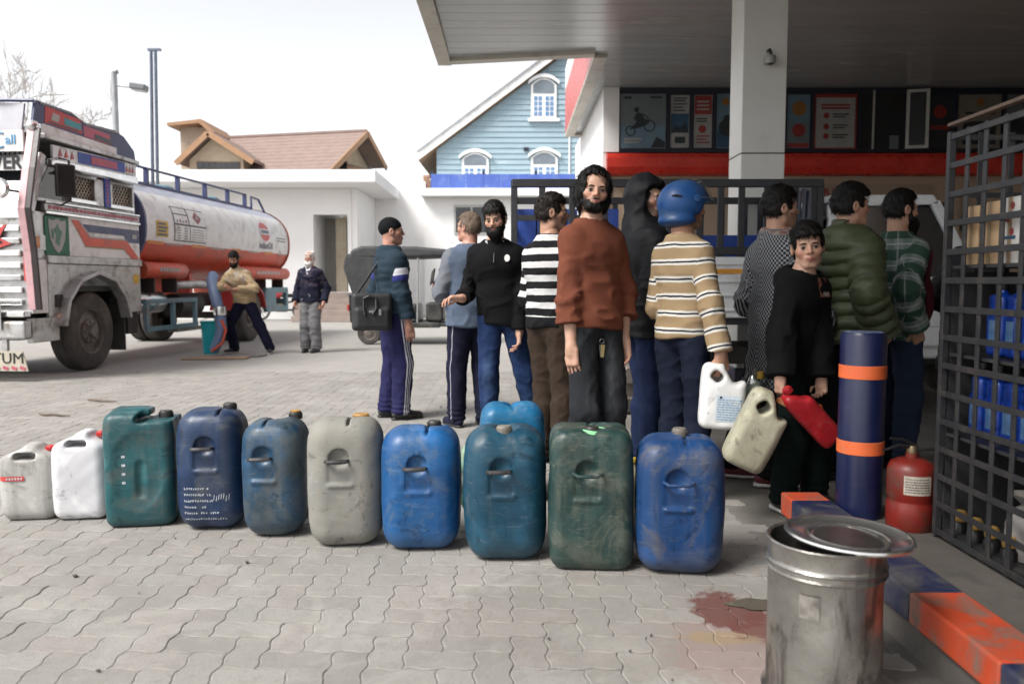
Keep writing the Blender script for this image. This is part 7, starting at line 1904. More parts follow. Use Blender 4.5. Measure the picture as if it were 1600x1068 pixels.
yz('emblem_figure', [(-0.62, 1.66), (-0.55, 1.62), (-0.52, 1.72), (-0.48, 1.80), (-0.54, 1.84), (-0.57, 1.90), (-0.61, 1.84), (-0.66, 1.82), (-0.60, 1.76)], mat('emblem_green', (0.08, 0.20, 0.15), None, 20, rough=0.5), 0.013, 0.002, sh_)
yz('emblem_figure', [(-0.69, 1.72), (-0.66, 1.70), (-0.64, 1.78), (-0.69, 1.84)], MATS['emblem_green'], 0.013, 0.002, sh_)
# swoosh graphics
g = yz('graphic', [(-0.05, 1.93), (1.31, 1.93), (1.31, 1.74), (0.98, 1.74), (0.92, 1.83), (0.08, 1.83)], m_tn, 0.004, 0.003)
yz('graphic', [(-0.28, 1.97), (-0.14, 1.97), (0.10, 1.76), (0.98, 1.76), (1.30, 1.51), (1.10, 1.51), (0.88, 1.65), (0.0, 1.65)], m_to, 0.007, 0.003)
yz('graphic', [(-0.14, 1.97), (-0.10, 1.97), (0.11, 1.78), (0.98, 1.78), (0.98, 1.765), (0.10, 1.765)], p_wht, 0.009, 0.002)
yz('graphic', [(0.0, 1.648), (0.88, 1.648), (0.90, 1.632), (-0.03, 1.632)], mat('graphic_tan', (0.35, 0.22, 0.08), None, 9, rough=0.5), 0.009, 0.002)
yz('graphic', [(1.12, 1.80), (1.24, 1.80), (1.24, 1.86), (1.12, 1.86)], p_wht, 0.010, 0.002)
mb = MB(); mb.lathe([(0.001, 0.0), (0.075, 0.0), (0.078, -0.01)], 20, (0.006, 1.2, 1.22), axis='x'); mb.build('reflector', m_yel, TK)
for z0, z1, m_, x_ in ((2.065, 2.10, m_chrome, 0.03), (2.105, 2.20, m_alu, 0.012), (2.205, 2.235, m_chrome, 0.03)):
    yz('belt_moulding', [(-0.80, z0 - 0.06), (-0.80, z1 - 0.06), (1.32, z1 - 0.06), (1.32, z0 - 0.06)], m_, x_, 0.05, bev=0.006)
for k in range(26):
    mb = MB(); mb.box((0.016, -0.7 + 0.078 * k, 2.095), (0.006, 0.05, 0.05)); mb.build('painted_stud', m_pink, TK)
# windows
yz('cab_wall', [(-0.95, 2.18), (-0.62, 2.75), (1.30, 2.75), (1.30, 2.18)], m_alu, -0.06, 0.02)
def side_window(y0, y1, z0, z1):
    e = empty('window', (0, 0, 0), parent=TK)
    for (a, b, c, d) in ((y0 - 0.05, y1 + 0.05, z0 - 0.06, z0), (y0 - 0.05, y1 + 0.05, z1, z1 + 0.05), (y0 - 0.05, y0, z0, z1), (y1, y1 + 0.05, z0, z1)):
        mb = MB(); mb.bb(-0.05, 0.01, a, b, c, d); mb.build('frame', m_alu if c >= z0 else m_chrome, e, bevel=0.006)
    mb = MB(); mb.bb(-0.055, -0.045, y0, y1, z0, z1); mb.build('pane', m_glass, e)
    mb = MB()
    n = 7; w = y1 - y0; h = z1 - z0
    for k in range(-n, n + 1):
        for s in (1, -1):
            yy0 = y0 + w * k / n; p0 = [yy0, z0]; p1 = [yy0 + h * 0.75 * 1.0, z1]
            if s < 0: p0, p1 = [y0 + w - (yy0 - y0), z0], [y0 + w - (yy0 - y0) - h * 0.75, z1]
            def clip(p, q):
                t0, t1 = 0.0, 1.0; d = q[0] - p[0]
                if abs(d) < 1e-9: return None
                for lim, sg in ((y0, 1), (y1, -1)):
                    t = (lim - p[0]) / d
                    if (d > 0) == (sg > 0): t0 = max(t0, t)
                    else: t1 = min(t1, t)
                if t1 - t0 < 0.03: return None
                return [p[0] + d * t0, p[1] + (q[1] - p[1]) * t0], [p[0] + d * t1, p[1] + (q[1] - p[1]) * t1]
            c_ = clip(p0, p1)
            if c_: mb.bar((-0.035 + 0.004 * s, *c_[0]), (-0.035 + 0.004 * s, *c_[1]), 0.006, 0.012)
    mb.build('lattice_grille', mat('lattice_metal', (0.42, 0.36, 0.28), None, 9, rough=0.5, metal=0.5), e)
    mb = MB(); mb.box((0.09, (y0 + y1) / 2, z1 + 0.06), (0.20, w + 0.12, 0.012), (0, R(22), 0)); mb.build('rain_visor', m_alu, e, bevel=0.004)
side_window(-0.22, 0.24, 2.28, 2.60); side_window(0.66, 1.16, 2.28, 2.60)
yz('louvre_panel', [(0.30, 2.22), (0.30, 2.62), (0.46, 2.62), (0.46, 2.22)], m_alu, 0.0, 0.03)
yz('painted_strip', [(0.47, 2.22), (0.47, 2.66), (0.60, 2.66), (0.60, 2.22)], m_blu, 0.012, 0.03)
for k in range(7): yz('painted_flower', [(0.50, 2.26 + 0.056 * k), (0.57, 2.26 + 0.056 * k), (0.535, 2.30 + 0.056 * k)], m_pink, 0.015, 0.002)
yz('quarter_pane', [(-0.88, 2.22), (-0.60, 2.68), (-0.34, 2.68), (-0.34, 2.22)], m_glass, -0.052, 0.006)
# upper boards
yz('window_head', [(-0.66, 2.68), (-0.66, 2.77), (1.30, 2.80), (1.30, 2.68)], m_chrome, 0.03, 0.06, bev=0.01)
sb = yz('sign_strip', [(-0.60, 2.775), (-0.60, 2.97), (1.28, 3.0), (1.28, 2.81)], m_alu, 0.01, 0.03)
yz('painted_strip', [(-0.10, 2.80), (-0.10, 2.965), (0.98, 2.985), (0.98, 2.82)], m_blu, 0.015, 0.004, sb)
yz('lettering', [(0.18, 2.83), (0.18, 2.945), (0.78, 2.955), (0.78, 2.84)], m_pink, 0.020, 0.003, sb)
for k in range(3):
    yz('painted_flower', [(-0.5 + 0.12 * k, 2.82), (-0.42 + 0.12 * k, 2.84), (-0.46 + 0.12 * k, 2.94)], m_to if k % 2 else m_pink, 0.016, 0.003, sb)
    yz('painted_flower', [(1.0 + 0.08 * k, 2.84), (1.06 + 0.08 * k, 2.86), (1.03 + 0.08 * k, 2.95)], m_to if k % 2 else m_pink, 0.016, 0.003, sb)
yz('gutter_rail', [(-0.80, 3.02), (-0.80, 3.09), (1.30, 3.06), (1.30, 3.0)], m_alu, 0.06, 0.10, bev=0.01)
yz('white_board', [(-0.78, 3.095), (-0.78, 3.22), (0.78, 3.18), (0.78, 3.07)], m_tw, 0.02, 0.03)
cr = yz('crown_board', [(-0.92, 3.225), (-0.86, 3.52), (-0.20, 3.52), (0.10, 3.43), (0.80, 3.46), (1.02, 3.40), (1.27, 3.22), (1.30, 3.07), (0.80, 3.07), (0.80, 3.185)], m_tn, 0.0, 0.04, bev=0.006)
yz('painted_panel', [(-0.72, 3.25), (-0.70, 3.48), (0.0, 3.44), (0.02, 3.24)], m_tred, 0.004, 0.003, cr)
yz('painted_panel', [(-0.34, 3.30), (-0.34, 3.40), (0.0, 3.38), (0.0, 3.29)], mat('paint_teal', (0.05, 0.30, 0.34), None, 9, rough=0.5), 0.007, 0.002, cr)
yz('painted_panel', [(-0.60, 3.31), (-0.56, 3.42), (-0.42, 3.40), (-0.46, 3.30)], p_wht, 0.007, 0.002, cr)
yz('lettering', [(-0.64, 3.262), (-0.64, 3.285), (-0.05, 3.275), (-0.05, 3.252)], p_dk, 0.007, 0.002, cr)
yz('painted_panel', [(0.06, 3.22), (0.06, 3.38), (0.66, 3.36), (0.66, 3.20)], m_pink, 0.004, 0.003, cr)
yz('painted_panel', [(0.30, 3.23), (0.30, 3.30), (0.70, 3.28), (0.70, 3.21)], p_dk, 0.007, 0.002, cr)
mb = MB()
for k in range(34):
    y = -0.80 + 0.05 * k; z = 3.505 if y < -0.2 else (3.505 - (y + 0.2) * 0.3 if y < 0.1 else 3.415 + (y - 0.1) * 0.04)
    mb.prism([(0.006, y, z), (0.006, y + 0.046, z), (0.006, y + 0.023, z - 0.035)], (0.004, 0, 0))
mb.build('scallop_trim', p_wht, cr)
mb = MB(); mb.bb(-2.4, -0.045, -0.9, 1.3, 3.08, 3.16); mb.build('roof', m_alu, TK)
mb = MB(); mb.bb(-2.38, -0.05, 1.26, 1.31, 0.8, 3.08); mb.build('rear_wall', m_alu, TK)
mb = MB(); mb.bb(-2.4, -2.36, -0.9, 1.3, 1.4, 3.08); mb.build('far_side', m_alu, TK)
mb = MB(); mb.bb(-2.36, -0.05, -0.9, 1.25, 1.05, 1.12); mb.build('cab_floor', m_under, TK)
# front face
def xz(name, pts, m, y0, th=0.04, par=None, bev=0.0):
    mb = MB(); mb.prism([(x, y0, z) for x, z in pts], (0, th, 0)); return mb.build(name, m, par or TK, bevel=bev)
xz('front_panel', [(-2.38, 0.82), (-0.02, 0.82), (-0.02, 2.0), (-2.38, 2.0)], m_alu, -1.08, 0.04)
for k in range(7): xz('grille_bar', [(-2.3, 0.90 + 0.145 * k), (-0.10, 0.90 + 0.145 * k), (-0.10, 0.97 + 0.145 * k), (-2.3, 0.97 + 0.145 * k)], (m_chrome, m_tw, m_alu)[k % 3], -1.12, 0.035, bev=0.01)
xz('painted_arrow', [(-0.62, 1.50), (-0.20, 1.62), (-0.34, 1.70), (-0.24, 1.86), (-0.50, 1.74), (-0.66, 1.84)], m_tred, -1.13, 0.006)
xz('painted_arrow', [(-0.52, 1.56), (-0.30, 1.64), (-0.38, 1.72), (-0.50, 1.68)], m_blk, -1.136, 0.004)
xz('grille_header', [(-2.38, 1.93), (-0.03, 1.93), (-0.03, 2.05), (-2.38, 2.05)], m_chrome, -1.10, 0.04)
xz('corner_panel', [(-0.015, 0.80), (0.0, 0.80), (0.0, 1.45), (-0.015, 1.45)], m_tw, -1.08, 0.29)
yz('corner_panel', [(-1.08, 0.84), (-1.08, 1.44), (-0.80, 1.44), (-0.80, 0.84)], m_tw, 0.008, 0.03, bev=0.01)
yz('indicator_base', [(-1.10, 1.56), (-1.10, 1.74), (-0.81, 1.74), (-0.81, 1.56)], m_alu, 0.01, 0.03)
yz('indicator', [(-1.12, 1.58), (-1.12, 1.72), (-0.93, 1.72), (-0.93, 1.58)], m_amb, 0.03, 0.03, bev=0.012)
yz('cab_corner', [(-1.08, 1.46), (-1.08, 2.02), (-0.79, 2.02), (-0.79, 1.46)], m_alu, -0.01, 0.03)
mb = MB(); mb.prism([(-2.36, -1.05, 2.02), (-0.03, -1.05, 2.02), (-0.05, -0.78, 2.74), (-2.34, -0.78, 2.74)], (0, 0.03, 0)); mb.build('windscreen', m_glass, TK)
mb = MB(); mb.bar((-0.03, -1.04, 2.0), (-0.04, -0.76, 2.82), 0.09, 0.12); mb.build('pillar', m_alu, TK, bevel=0.02)
ban = xz('banner', [(-2.36, 2.56), (-0.03, 2.56), (-0.03, 2.77), (-2.36, 2.77)], m_tw, -0.98, 0.02)
text('lettering', 'OVER', 0.23, m_blk, ban, (-0.40, -0.985, 2.66), (math.pi / 2, 0, 0), 0.003, sx=0.95, bold=0.006)
vz = xz('sun_visor', [(-2.38, 2.80), (-0.05, 2.80), (-0.05, 3.08), (-2.38, 3.08)], m_tw, -1.05, 0.03)
mb = MB(); mb.tube([(-0.35 + 0.12 * math.cos(a), -1.055, 2.95 + 0.10 * math.sin(a)) for a in [R(q) for q in range(60, 320, 20)]], 0.014, 6); mb.build('painted_swirl', mat('swirl_blue', (0.10, 0.35, 0.62), None, 9, rough=0.5), vz)
text('lettering', 'all', 0.16, MATS['swirl_blue'], vz, (-0.20, -1.056, 2.95), (math.pi / 2, 0, 0), 0.003)
mb = MB()
for k in range(38): mb.prism([(-0.06 - 0.06 * k, -1.02, 2.80), (-0.115 - 0.06 * k, -1.02, 2.80), (-0.0875 - 0.06 * k, -1.02, 2.755)], (0, 0.01, 0))
mb.build('scallop_fringe', m_blk, TK)
xz('roof_board', [(-2.38, 3.10), (-0.15, 3.10), (-0.10, 3.46), (-2.38, 3.50)], mat('board_pale', (0.55, 0.55, 0.60), None, 4, rough=0.5), -0.93, 0.03)
mb = MB(); mb.tube([(-2.3, -0.95, 3.52), (-0.3, -0.95, 3.50), (0.0, -0.90, 3.50)], 0.025, 8); mb.build('roof_rail', m_tn, TK, smooth=True)
# bent ornamental trim on the cab corner: pink and white outside, black behind
tr = [(0.06, -1.00, 3.10), (0.10, -1.18, 2.55), (0.12, -1.32, 2.02), (0.10, -1.22, 1.55), (0.07, -1.13, 0.86)]
for nm, m_, dx, w in (('ornament_stripe', mat('trim_pink', (0.62, 0.38, 0.40), None, 9, rough=0.4), -0.03, 0.09), ('ornament_edge', mat('trim_black', (0.03, 0.02, 0.022), None, 9, rough=0.4), 0.05, 0.07)):
    mb = MB()
    for a, b in zip(tr, tr[1:]): mb.bar((a[0] + dx, a[1], a[2] + 0.01), (b[0] + dx, b[1], b[2] - 0.01), w, 0.03, up=(0, 1, 0))
    mb.build(nm, m_, TK, bevel=0.006)
mb = MB(); mb.lathe([(0.001, 0.09), (0.055, 0.07), (0.07, 0.02), (0.05, -0.04), (0.03, -0.06)], 16, (0.04, -1.0, 3.13)); mb.build('horn_cap', m_chrome, TK, smooth=True)
mb = MB(); mb.bb(-0.02, 0.03, -1.18, -1.12, 1.18, 1.50); mb.build('marker_lamp', m_tred, TK, bevel=0.01)
# round mirror at the front and the big side mirror
mb = MB(); mb.lathe([(0.001, 0), (0.12, 0.01), (0.14, 0.05), (0.10, 0.10), (0.001, 0.11)], 20, (-0.12, -1.45, 2.26), axis='y'); mr = mb.build('front_mirror', m_chrome, TK, smooth=True)
mb = MB(); mb.tube([(-0.12, -1.36, 2.26), (0.0, -1.25, 2.24), (0.05, -1.1, 2.2)], 0.016, 8); mb.build('mirror_arm', m_blk, mr, smooth=True)
mb = MB(); mb.box((0.17, -0.62, 2.47), (0.06, 0.24, 0.46), (0, 0, R(-35))); mr = mb.build('side_mirror', m_blk, TK, bevel=0.025)
mb = MB(); mb.tube([(0.02, -0.5, 2.80), (0.16, -0.52, 2.76), (0.19, -0.56, 2.2), (0.02, -0.5, 2.14)], 0.014, 8); mb.build('mirror_arm', m_blk, mr, smooth=True)
# bumper, plates
mb = MB(); mb.bb(-2.40, 0.03, -1.28, -1.14, 0.50, 0.72); mb.build('bumper', m_alu, TK, bevel=0.03)
mb = MB(); mb.bb(-2.38, 0.01, -1.25, -1.12, 0.76, 0.83); mb.build('bumper_rail', m_chrome, TK, bevel=0.015)
mb = MB(); mb.bb(-0.06, 0.02, -1.12, -0.62, 0.45, 0.74); mb.build('bumper_return', m_alu, TK, bevel=0.01)
npl = xz('number_plate', [(-0.95, 0.62), (-0.24, 0.62), (-0.24, 0.95), (-0.95, 0.95)], p_wht, -1.30, 0.01)
xz('plate_mark', [(-0.46, 0.68), (-0.30, 0.66), (-0.40, 0.74)], p_dk, -1.304, 0.003, npl)
pl = xz('name_plate', [(-1.7, 0.13), (0.04, 0.13), (-0.02, 0.36), (-1.7, 0.36)], mat('plate_cream', (0.48, 0.44, 0.36), (0.42, 0.38, 0.3), 9, rough=0.6), -1.26, 0.015)
text('lettering', 'TUM', 0.18, m_blk, pl, (-0.20, -1.263, 0.275), (math.pi / 2, 0, 0), 0.003, sx=1.05)
mb = MB()
for k in range(16): mb.box((-1.6 + 0.105 * k, -1.264, 0.165), (0.07, 0.004, 0.035), (0, R(20), 0))
mb.build('plate_pattern', m_pink, pl)
for x in (-0.25, -1.4):
    mb = MB(); mb.bb(x - 0.03, x + 0.03, -1.245, -1.20, 0.365, 0.52); mb.build('plate_hanger', m_alu, TK)
# lamp cluster low on the skirt corner
mb = MB(); mb.bb(0.0, 0.02, -0.66, -0.52, 0.86, 1.02); mb.build('vent', m_under, TK, bevel=0.02)
mb = MB(); mb.lathe([(0.001, 0.05), (0.04, 0.045), (0.06, 0.0)], 16, (0.0, -0.58, 0.74), axis='x'); mb.build('side_lamp', mat('lamp_pale', (0.5, 0.32, 0.25), None, 9, rough=0.25), TK, smooth=True)
mb = MB(); mb.bb(-0.42, -0.03, 0.90, 0.93, 0.20, 0.86); mb.build('mud_flap', m_under, TK)
mb = MB(); mb.bb(-0.5, -0.06, 1.05, 1.30, 0.42, 0.80); mb.build('battery_box', m_under, TK, bevel=0.01)
# the upper cab is a little squat: settle everything above the waist
def settle(o):
    for c in o.children:
        if c.type == 'MESH':
            if c.location.z > 2.05: c.location.z = 2.05 + (c.location.z - 2.05) * 0.88
            elif c.location.length < 1e-6:
                for v in c.data.vertices:
                    if v.co.z > 2.05: v.co.z = 2.05 + (v.co.z - 2.05) * 0.88
        settle(c)
settle(TK)
# ---- tank
TX, TZ, TRX, TRZ, TY0, TY1 = -1.20, 2.02, 1.18, 0.80, 1.52, 7.60
def tank_x(z, off=0.0): return TX + (TRX + off) * math.sqrt(max(0.0, 1 - ((z - TZ) / (TRZ + off)) ** 2))
def superpt(a, k=1.0):
    c, s = math.cos(a), math.sin(a); e = 0.85
    return TX + TRX * k * math.copysign(abs(c) ** e, c), TZ + TRZ * k * math.copysign(abs(s) ** e, s)
def band(name, a0, a1, m_, k=1.0, n=14):
    mb = MB(); vs = []; fs = []
    ys_ = [TY0 + (TY1 - TY0) * j / 10 for j in range(11)]
    for y in ys_:
        for i in range(n + 1):
            x, z = superpt(R(a0 + (a1 - a0) * i / n), k); vs.append((x, y, z))
    for j in range(10):
        for i in range(n): fs.append((j * (n + 1) + i, j * (n + 1) + i + 1, (j + 1) * (n + 1) + i + 1, (j + 1) * (n + 1) + i))
    mb.add(vs, fs); return mb.build(name, m_, TK, smooth=True)
band('tank_top', 40, 140, m_lav); band('tank_side', -13, 40, m_tw); band('tank_side', 140, 193, m_tw); band('tank_belly', 193, 347, m_to)
for y, s, m_ in ((TY0, -1, m_tn), (TY1, 1, m_to)):
    mb = MB(); vs = []; fs = []; n = 48
    rings = ((1.02, 0.03), (1.02, -0.02), (0.97, -0.06), (0.75, -0.16), (0.4, -0.23), (0.02, -0.25))
    for k, dy in rings:
        for i in range(n):
            x, z = superpt(2 * math.pi * i / n, k); vs.append((x, y - s * dy if s > 0 else y + dy, z))
    for j in range(len(rings) - 1):
        for i in range(n): fs.append((j * n + i, j * n + (i + 1) % n, (j + 1) * n + (i + 1) % n, (j + 1) * n + i))
    mb.add(vs, fs); mb.build('tank_end', m_, TK, smooth=True)
def on_tank(name, poly, m_, off=0.004, par=None, sub=10):
    """decal outline in (y, z) wrapped on the tank side; poly is split into strips along z"""
    mb = MB(); P_ = [(Vector((0, y, z))) for y, z in poly]
    c_ = sum(P_, Vector()) / len(P_); vs = []; fs = []
    rings = 4
    for r_ in range(rings + 1):
        for p in P_:
            q = c_ + (p - c_) * (r_ / rings); ang = math.asin(max(-1, min(1, math.copysign(abs((q.z - TZ) / TRZ) ** (1 / 0.85), q.z - TZ))))
            vs.append((superpt(ang)[0] + off, q.y, q.z))
    n = len(P_)
    for r_ in range(rings):
        for i in range(n): fs.append((r_ * n + i, r_ * n + (i + 1) % n, (r_ + 1) * n + (i + 1) % n, (r_ + 1) * n + i))
    mb.add(vs, fs); return mb.build(name, m_, par or TK, smooth=True)
def rect(y0, y1, z0, z1, n=4):
    o = []
    for i in range(n): o.append((y0 + (y1 - y0) * i / n, z0))
    for i in range(n): o.append((y1, z0 + (z1 - z0) * i / n))
    for i in range(n): o.append((y1 - (y1 - y0) * i / n, z1))
    for i in range(n): o.append((y0, z1 - (z1 - z0) * i / n))
    return o
# notice frame: black outline with white cells
nf = on_tank('notice_board', rect(2.42, 3.55, 1.84, 2.40), p_dk, 0.004)
for (a, b, c, d) in ((2.44, 2.93, 1.86, 2.10), (2.96, 3.53, 1.86, 2.10), (2.44, 2.90, 2.13, 2.27), (2.44, 2.90, 2.29, 2.385), (2.94, 3.53, 2.13, 2.385)): on_tank('notice_cell', rect(a, b, c, d), m_tw, 0.007, nf)
for k in range(5):
    on_tank('lettering', rect(2.50, 2.62, 1.88 + 0.042 * k, 1.90 + 0.042 * k, 1), p_grey, 0.010, nf); on_tank('lettering', rect(2.74, 2.86, 1.88 + 0.042 * k, 1.90 + 0.042 * k, 1), p_grey, 0.010, nf); on_tank('lettering', rect(3.02, 3.46, 1.88 + 0.042 * k, 1.892 + 0.042 * k, 2), p_grey, 0.010, nf)
on_tank('hazard_diamond', [(3.24, 2.15), (3.40, 2.26), (3.24, 2.375), (3.08, 2.26)], p_red, 0.010, nf); on_tank('hazard_diamond', [(3.24, 2.22), (3.30, 2.26), (3.24, 2.30), (3.18, 2.26)], p_wht, 0.013, nf)
for k in range(4): on_tank('lettering', rect(2.5 + 0.1 * k, 2.55 + 0.1 * k, 2.15, 2.18 + 0.02 * (k % 2), 1), p_red if k % 2 else p_blue, 0.010, nf)
yk = on_tank('sticker', rect(1.86, 2.22, 1.88, 2.13), m_yel, 0.006)
for k in range(4): on_tank('lettering', rect(1.90, 2.18 - 0.04 * (k % 2), 1.90 + 0.055 * k, 1.935 + 0.055 * k, 2), p_dk, 0.009, yk)
# round oil company emblem with its name
LCY, LCZ = 6.25, 2.22
circ = lambda r, a0=0, a1=360, n=28: [(LCY + 1.32 * r * math.cos(R(a0 + (a1 - a0) * i / n)), LCZ + r * math.sin(R(a0 + (a1 - a0) * i / n))) for i in range(n if a1 - a0 == 360 else n + 1)]
lg = on_tank('emblem', circ(0.195), mat('emblem_red', (0.55, 0.09, 0.08), None, 9, rough=0.4), 0.006)
on_tank('emblem_band', rect(LCY - 0.26, LCY + 0.26, LCZ - 0.06, LCZ + 0.06), m_tw, 0.010, lg); on_tank('emblem_band', rect(LCY - 0.20, LCY + 0.20, LCZ - 0.035, LCZ + 0.035), p_grey, 0.013, lg)
def tank_text(body, y, z, size, m_, sx=1.0):
    o = text('lettering', body, size, m_, TK, (0, 0, 0), (0, 0, 0), 0.0, sx=1.0, bold=0.003)
    me = o.data
    for v in me.vertices:
        yy, zz = y + v.co.x * sx, z + v.co.y; ang = math.asin(max(-1, min(1, math.copysign(abs((zz - TZ) / TRZ) ** (1 / 0.85), zz - TZ))))
        v.co = (superpt(ang)[0] + 0.009, yy, zz)
    return o
tank_text('IndianOil', LCY + 0.02, 1.93, 0.20, mat('logo_navy', (0.06, 0.05, 0.12), None, 9, rough=0.4), 1.0)
for k in range(2): on_tank('lettering', rect(6.85, 7.4, 2.05 + 0.06 * k, 2.075 + 0.06 * k, 2), p_grey, 0.006)
for a, b in ((1.62, 2.10), (3.05, 3.55), (4.65, 5.05), (6.2, 6.7)): on_tank('reflective_tape', rect(a, b, 1.76, 1.81, 2), m_amb, 0.006)
for a in (2.2, 3.75, 5.4, 7.0): on_tank('lettering', rect(a, a + 0.55, 1.765, 1.785, 2), p_wht, 0.006)
# hose tubes along the tank
for y0, y1 in ((1.56, 2.85), (5.05, 7.62)):
    mb = MB(); mb.lathe([(0.001, y0), (0.125, y0), (0.13, y0 + 0.01), (0.13, y1 - 0.01), (0.125, y1), (0.001, y1)], 24, (-0.14, 0, 1.36), axis='y'); h_ = mb.build('hose_tube', m_to, TK, smooth=True)
    mb = MB()
    for k in range(7): mb.box((-0.010 + 0.003, y0 + (y1 - y0) * (0.3 + 0.07 * k), 1.37), (0.004, (y1 - y0) * 0.05, 0.06))
    mb.build('lettering', p_wht, h_)
for y in (1.9, 2.6, 5.2, 6.4, 7.4):
    mb = MB(); mb.bb(-0.35, -0.10, y - 0.02, y + 0.02, 1.0, 1.24); mb.build('tube_bracket', m_under, TK)
for y in (2.1, 3.9, 6.9):
    mb = MB(); mb.bb(-1.9, -0.5, y - 0.06, y + 0.06, 0.95, 1.34); mb.build('tank_saddle', m_to, TK)
# walkway and rails
RXt = -0.62
mb = MB(); mb.bb(RXt - 0.03, RXt + 0.03, 1.55, 6.9, 2.70, 2.80); mb.build('coaming', m_tn, TK, bevel=0.01)
mb = MB(); mb.bb(-1.83, -1.77, 1.55, 6.9, 2.70, 2.80); mb.build('coaming', m_tn, TK, bevel=0.01)
for xr in (RXt, -1.8):
    mb = MB(); mb.tube([(xr, 1.55, 3.04), (xr, 6.7, 3.04)], 0.022, 8); mb.build('hand_rail', m_tn, TK, smooth=True)
    for y in (1.6, 2.7, 3.75, 4.8, 5.8, 6.65):
        mb = MB(); mb.bb(xr - 0.035, xr + 0.035, y - 0.03, y + 0.03, 2.68, 3.05); mb.build('rail_post', m_tn, TK)
for y in (2.4, 4.2, 6.1):
    mb = MB(); mb.lathe([(0.25, 2.78), (0.25, 2.90), (0.20, 2.94), (0.001, 2.95)], 20, (-1.2, y, 0)); mb.build('manhole', m_lbl2, TK, smooth=True)
mb = MB(); mb.tube([(-0.6, 6.95, 2.72), (-0.6, 6.95, 3.02), (-0.6, 7.35, 3.0), (-0.5, 7.6, 2.6)], 0.025, 8); mb.build('ladder_rail', m_tn, TK, smooth=True)
# side guard, cylinder, rear frame
gd = empty('side_guard', (0, 0, 0), parent=TK)
for a, b in (((0.0, 1.42, 0.88), (0.0, 3.05, 0.88)), ((0.0, 1.42, 0.46), (0.0, 3.05, 0.46)), ((0.0, 1.45, 0.46), (0.0, 1.45, 0.88)), ((0.0, 2.25, 0.46), (0.0, 2.25, 0.88)), ((0.0, 3.0, 0.46), (0.0, 3.0, 0.88)), ((0.0, 3.0, 0.88), (-0.6, 3.0, 0.88)), ((0.0, 1.45, 0.88), (-0.6, 1.45, 0.88))):
    mb = MB(); mb.bar(a, b, 0.06, 0.07); mb.build('guard_bar', m_lbl2, gd, bevel=0.005)
mb = MB(); mb.bb(-0.12, 0.04, 2.3, 4.3, 0.37, 0.42); mb.build('guard_plank', mat('weathered_plank', (0.24, 0.23, 0.21), (0.18, 0.17, 0.16), 9, rough=0.8), TK)
mb = MB(); mb.lathe([(0.001, 1.55), (0.14, 1.56), (0.17, 1.62), (0.17, 2.3), (0.14, 2.36), (0.001, 2.37)], 24, (-0.28, 0, 0.86), axis='y'); mb.build('air_tank', m_chrome, TK, smooth=True)
mb = MB(); mb.lathe([(0.001, 3.1), (0.2, 3.1), (0.2, 3.9), (0.001, 3.9)], 24, (-0.45, 0, 0.78), axis='y'); mb.build('fuel_tank', m_under, TK, smooth=True)
mb = MB(); mb.tube([(-0.2, 2.6, 1.12), (-0.1, 3.4, 1.14), (-0.05, 3.9, 1.12)], 0.07, 12); mb.build('delivery_pipe', m_alu, TK, smooth=True)
mb = MB()
ap = [(-0.28, 5.45 + 0.66 * math.cos(R(q)), 0.52 + 0.64 * math.sin(R(q))) for q in (170, 140, 105, 75, 40, 12)]
for a, b in zip(ap, ap[1:]): mb.bar(a, b, 0.62, 0.03)
mb.build('mudguard', m_tred, TK, bevel=0.006)
rf = empty('rear_frame', (0, 0, 0), parent=TK)
for a, b in (((-0.1, 6.35, 1.0), (-0.1, 7.6, 1.0)), ((-0.1, 6.35, 0.60), (-0.1, 7.6, 0.60)), ((-0.1, 6.35, 0.6), (-0.1, 6.35, 1.0)), ((-0.1, 7.55, 0.6), (-0.1, 7.55, 1.0)), ((-0.1, 7.58, 0.75), (-2.2, 7.58, 0.75))):
    mb = MB(); mb.bar(a, b, 0.08, 0.12); mb.build('frame_bar', m_lbl2, rf, bevel=0.005)
mb = MB(); mb.bb(-0.13, -0.07, 6.4, 6.9, 0.66, 0.96); mb.build('tool_box', m_lbl2, rf)

# ------------------------------------------------------------------ hose, bucket, boards
hz = empty('delivery_hose', (-4.9, 13.0, 0), label='thick blue grey delivery hose running from the tanker down to the ground', cat='hose')
ho = Vector((-4.9, 13.0, 0)); hp = [at(333, 430, 13.35), at(331, 440, 13.2), at(337, 465, 12.95), at(344, 490, 12.85), at(346, 515, 12.8), at(340, 535, 12.75), at(334, 548, 12.7)]
mb = MB(); mb.tube([p - ho for p in hp], [0.085, 0.09, 0.09, 0.085, 0.085, 0.08, 0.075], 14); mb.build('hose', mat('hose_blue', (0.10, 0.15, 0.26), (0.13, 0.18, 0.30), 8, rough=0.5), hz, smooth=True)
mb = MB(); mb.lathe([(0.10, -0.07), (0.105, 0.0), (0.10, 0.07)], 18, hp[3] - ho + Vector((0, 0, 0.05))); mb.build('coupling', m_chrome, hz, smooth=True)
mb = MB(); mb.tube([hp[3] - ho + Vector((0.05, -0.09, -0.1)), hp[4] - ho + Vector((0.09, -0.06, 0)), hp[5] - ho + Vector((0.10, -0.06, 0)), hp[6] - ho + Vector((0.0, -0.1, 0))], 0.022, 8); mb.build('earth_cable', m_to, hz, smooth=True)
bk_ = empty('bucket', (-5.0, 13.25, 0), label='tall turquoise bucket standing by the tanker', cat='bucket')
mb = MB(); mb.lathe([(0.001, 0.0), (0.115, 0.0), (0.12, 0.01), (0.155, 0.50), (0.17, 0.51), (0.17, 0.53), (0.15, 0.53), (0.115, 0.02), (0.001, 0.02)], 28); mb.build('pail', mat('bucket_turquoise', (0.012, 0.36, 0.42), (0.014, 0.40, 0.46), 6, rough=0.35), bk_, smooth=True)
